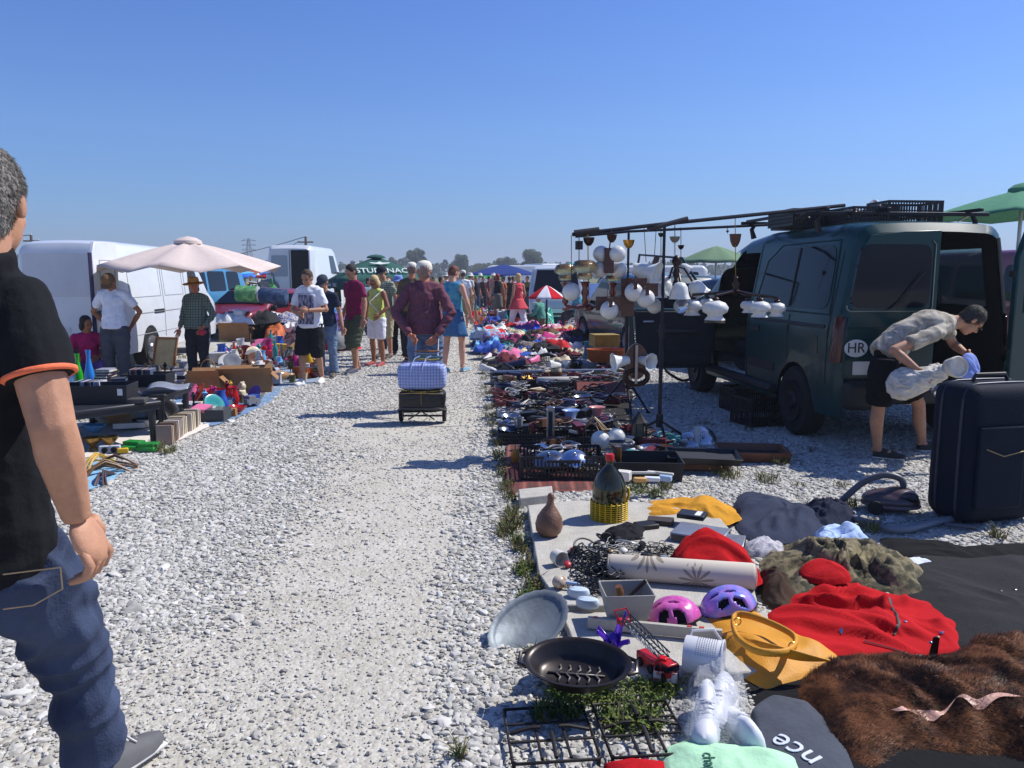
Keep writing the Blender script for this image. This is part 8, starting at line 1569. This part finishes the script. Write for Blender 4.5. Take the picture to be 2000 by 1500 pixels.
K['strip']=[protom(lambda b:(b.box((0,0,.012),(.34,.05,.02)),b.box((.03,.0,.03),(.20,.04,.016),rz=.2)),'metal strip',20)]
K['garment']=[]
for sd_ in range(6):
 rr=random.Random(200+sd_);bb=cloth_heap([(math.cos(k*.45)*.20*(1+.45*rr.random()),math.sin(k*.45)*.16*(1+.45*rr.random()))for k in range(14)],.11+.05*rr.random(),200+sd_,9,rings=12,seg=48,flat=6,folds=.8);me=bb.mesh("garment");me.polygons.foreach_set("use_smooth",[True]*len(me.polygons));me.materials.append(mat((128,128,128),.9));K['garment'].append(me)
K['bag']=[protom(lambda b:(b.ell((0,0,.11),(.15,.07,.11)),b.tube([(-.08,0,.18),(-.06,0,.28),(.06,0,.28),(.08,0,.18)],.008,6)),'handbag',180)]
CATK={'soft toy':'toy','toy car':'toy','hammer':'tool','pliers':'tool','power drill':'tool','garment':'clothing','handbag':'bag','glass':'glass','cable coil':'cable','metal strip':'metal'}
PLUR={'glass':'glasses','box':'boxes','pliers':'pliers','toy car':'toy cars','jug':'jugs'}
GLOSSK={'bottle','mug','plate','bowl','jug','glass','candlestick','saucepan'}
ORD=['leftmost','second from left','third from left','fourth from left','fifth from left','sixth from left','seventh from left','eighth from left','ninth from left','tenth from left','eleventh from left','twelfth from left','thirteenth from left','fourteenth from left','fifteenth from left','sixteenth from left','seventeenth from left','eighteenth from left']
PENDING={}
def scatter(zone,poly,n,kinds,cols,seed,smin=1.0,smax=1.3,z=.0,zj=0.0,grp=None,mind=.0,flatz=False):
 rr=random.Random(seed);wp=pixpoly(poly);x0,x1=min(p.x for p in wp),max(p.x for p in wp);y0,y1=min(p.y for p in wp),max(p.y for p in wp);done=0;tries=0;placed=[]
 while done<n and tries<n*60:
  tries+=1;x,y=rr.uniform(x0,x1),rr.uniform(y0,y1)
  if not in_poly(x,y,wp):continue
  kd=rr.choice(kinds);md=mind*(1.3 if kd in('garment','box')else .7)
  if any((x-a)**2+(y-c)**2<md*md for a,c in placed):continue
  placed.append((x,y));cn_=rr.choice(cols);c_=PAL[cn_];me=rr.choice(K[kd]);kn=me.name.split('.')[0]
  m_=mat(c_,.9,var=.2,vs=12,bump=.3)if kd in('garment','bag')else(mat(c_,.18,var=.08)if kd in GLOSSK else mat(c_,.45,var=.15))
  if kn=='garment' and rr.random()<.22:m_=mat(c_,.9,var=0,vs=rr.choice((18,30,44)),col2=PAL[rr.choice(cols)])
  if kd in('glass','bottle','jug')and cn_ in('silver','white','green','sky blue')and rr.random()<.5:m_=mat(c_,.06,trans=.75,var=0)
  if cn_=='silver' and kd in('saucepan','bowl','tool','candlestick'):m_=metal(c_,.25)
  o=bpy.data.objects.new(kn.replace(' ','_'),me);COL.objects.link(o);recolor(o,m_)
  s_=rr.uniform(smin,smax);o.location=(x,y,gz(x,y)*0+z+rr.uniform(0,zj));lie=kd in('bottle','candlestick','glass','mug')and rr.random()<.35
  o.rotation_euler=((math.pi/2 if lie else rr.uniform(-.12,.12)),rr.uniform(-.12,.12),rr.uniform(0,6.28));
  if lie:o.location.z+=.045*s_
  if kd=='plate' and rr.random()<.4:o.rotation_euler=(rad(60),0,rr.uniform(-1,1));o.location.z+=.10
  o.scale=(s_,s_,s_*rr.uniform(.8,1.25)if kd=='garment' else s_)
  kk={'garment':rr.choice(['shirt','jumper','blouse','skirt'])if False else 'crumpled garment'}.get(kn,kn)
  PENDING.setdefault((cn_,kk,zone),[]).append((o,kn,lie));done+=1
CL=['white','white','pink','magenta','red','sky blue','blue','navy','purple','grey','cream','black','teal','brown']
MIX=list(PAL);DK=['black','black','grey','brown','silver','navy','maroon','black']
scatter("among the black tool crates",[(985,860),(1160,868),(1190,840),(1160,800),(985,800)],84,['tool','tool','coil','coil','strip','mug','bowl','tool'],DK,301,.8,1.2,.04,.08,mind=.05)
scatter("at the back of the tool pitch",[(975,800),(1200,800),(1220,745),(965,745)],84,['tool','saucepan','coil','strip','tool','coil'],DK+['red','cream'],302,.9,1.25,.04,.08,mind=.06)
scatter("behind the long steel tube",[(950,730),(1225,730),(1205,688),(948,688)],110,['tool','shoe','saucepan','garment','garment','shoe'],DK+['white','pink','cream'],303,1.0,1.5,.02,.08,mind=.09)
scatter("inside the near black crate",[(1035,925),(1155,928),(1150,892),(1040,890)],22,['tool','bowl','tool','coil'],['black','grey','silver','brown'],320,.8,1.1,.04,.06,mind=.05)
scatter("round the feet of the tripods",[(1180,925),(1300,905),(1330,870),(1230,850),(1180,880)],34,['tool','bowl','coil','strip','tool'],['silver','grey','brown','maroon','teal','white'],304,.8,1.1,.02,.04,mind=.05)
scatter("in the colourful clothes heap by the path",[(945,706),(1120,706),(1124,664),(1060,655),(940,660)],90,['garment'],CL,305,1.0,1.7,.0,.22,mind=.14)
scatter("beside the striped folder",[(1110,700),(1200,705),(1190,655),(1100,652)],30,['garment','garment','box','bag','shoe'],['brown','tan','black','grey','white','blue','cream','olive'],306,1.0,1.5,.0,.10,mind=.18)
scatter("in front of the coral tunic",[(938,658),(1065,655),(1050,630),(930,636)],70,['bottle','toy','box','garment','bowl','jug','book','garment'],MIX,307,1.2,1.9,.0,.06,mind=.18)
scatter("on the far cloths beyond the coral tunic",[(930,634),(1110,630),(1090,606),(920,612)],80,['box','toy','garment','bag','bottle','book','plate','garment'],MIX+['white'],308,1.5,2.6,.0,.06,mind=.35)
scatter("far down beside the white table",[(918,610),(1080,604),(1040,592),(915,596)],50,['box','bag','garment'],MIX+['white','white'],309,2.4,4.0,.0,.15,mind=.8)
scatter("near the feet of the seated vendor",[(1070,668),(1150,668),(1120,640),(1060,640)],26,['bag','box','garment','shoe'],MIX,310,1.1,1.7,.0,.05,mind=.25)
scatter("on the denim blue sheet",[(395,830),(450,818),(515,785),(380,775),(370,800)],34,['plate','bowl','book','box','jug','candlestick','toy','mug'],MIX,311,.9,1.25,.015,.03,mind=.09)
scatter("inside the large cardboard box",[(440,756),(520,745),(505,733),(440,742)],22,['plate','plate','bowl','jug','toy'],['white','cream','white','orange','grey','brown'],312,1.0,1.3,.16,.12,mind=.08)
scatter("on the grey blue sheet along the path",[(500,762),(600,746),(640,728),(560,705),(450,725)],60,['bottle','glass','jug','bowl','mug','toy','shoe','candlestick','box'],MIX+['white','silver','silver','green','sky blue'],313,1.0,1.5,.01,.02,mind=.12)
scatter("among the glassware behind the boy",[(430,722),(600,700),(640,690),(560,672),(420,690)],60,['bottle','glass','jug','bowl','toy','box','mug','plate'],MIX+['white','silver','red'],314,1.1,1.7,.01,.02,mind=.18)
scatter("in the great clothes heap before the red car",[(440,664),(560,660),(660,664),(660,632),(560,626),(450,634)],80,['garment'],['white','white','grey','grey','black','navy','sky blue','maroon','cream','green','purple','blue'],315,1.5,2.6,.0,.45,mind=.30)
scatter("on the heaps between the minibus and the open van",[(440,632),(560,624),(560,604),(440,606)],46,['garment','box','bag'],MIX+['white','grey'],316,2.2,3.4,.0,.7,mind=.6)
scatter("on the pitch behind the man in magenta",[(655,690),(680,690),(690,640),(650,640)],26,['garment','shoe','bag','toy'],CL,317,1.3,2.0,.0,.12,mind=.25)
scatter("behind the white T-shirt and the tables",[(270,760),(390,735),(380,708),(290,712)],24,['saucepan','shoe','box','bowl','candlestick'],['silver','brown','grey','tan','black'],318,1.0,1.4,.0,.02,mind=.15)
scatter("under the low black tables",[(180,850),(300,845),(360,800),(230,800)],20,['box','plate','book','bowl'],['white','grey','tan','sky blue','black','cream'],319,1.0,1.4,.01,.02,mind=.14)
for(cn_,kk,zone),lst in PENDING.items():
 lst.sort(key=lambda t:F*t[0].location.x/t[0].location.y)
 for i,(o,kn,lie)in enumerate(lst):
  if len(lst)==1:lab=f"{cn_} {kk} {zone}"
  else:lab=f"{cn_} {kk} {zone}, {ORD[min(i, 17)]}" if len(lst)>2 else f"{cn_} {kk} {zone}, {'left' if i == 0 else 'right'} one"
  w_=lab.split()
  if len(w_)<4:lab="small "+lab
  tag(o,lab,CATK.get(kn,kn),f"small goods {zone}")
sheet("white plastic sheet under the clothes heap beside the path on the right",[(940,706),(1125,706),(1130,660),(938,658)],.004,(196,200,208),151);sheet("blue grey groundsheet under the far right goods",[(930,655),(1068,652),(1095,606),(922,612)],.004,(150,170,190),152)
sheet("dark rubber mat under the black tool crates",[(975,875),(1230,880),(1235,712),(952,706)],.003,(44,42,42),153);sheet("grey tarpaulin under the great clothes heap on the left",[(435,668),(660,668),(662,630),(440,630)],.004,(140,140,146),154)
heap("silver_blanket","pale grey blanket rolled flat along the back of the tool pitch","blanket",[(1060,700),(1100,692),(1190,694),(1195,704),(1100,710)],.12,(150,160,176),155,f=8);heap("tan_coat","tan sheepskin coat lying in the right hand clothes heap","coat",[(1085,668),(1100,656),(1135,658),(1145,668),(1110,676)],.22,(150,124,92),156,f=8);heap("yellow_jacket","bright yellow jacket on the far right goods, left of the white trousers","jacket",[(955,655),(968,640),(985,642),(992,654),(975,658)],.25,(224,170,30),157,f=8)
heap("pink_dotted_dress","pink and white spotted dress on top of the right hand clothes heap","dress",[(1030,695),(1045,678),(1070,680),(1078,694),(1055,700)],.38,None,158,f=8,m=mat((196,60,130),.9,vs=60,col2=(226,190,206)));heap("cobalt_jacket","cobalt blue jacket beside the white trouser legs","jacket",[(1036,668),(1040,656),(1056,655),(1062,666),(1050,672)],.42,(40,80,200),159,f=8);heap("red_blanket","folded red blanket at the front of the right hand clothes heap","blanket",[(985,698),(990,688),(1012,688),(1016,697),(1000,701)],.22,(196,20,34),160,f=10)
hm=bpy.data.materials.new("haze");hm.use_nodes=True;N=hm.node_tree.nodes;L=hm.node_tree.links;N.remove(N["Principled BSDF"])
pv=N.new("ShaderNodeVolumePrincipled");pv.inputs["Color"].default_value=(.80,.88,1,1);pv.inputs["Density"].default_value=.0011;pv.inputs["Anisotropy"].default_value=.2;L.new(pv.outputs[0],N["Material Output"].inputs["Volume"])
b=B();b.box((0,1970,7),(8400,4340,18));tag(b.build("haze",hm,None,0),"thin pale summer haze",None,None,'stuff')
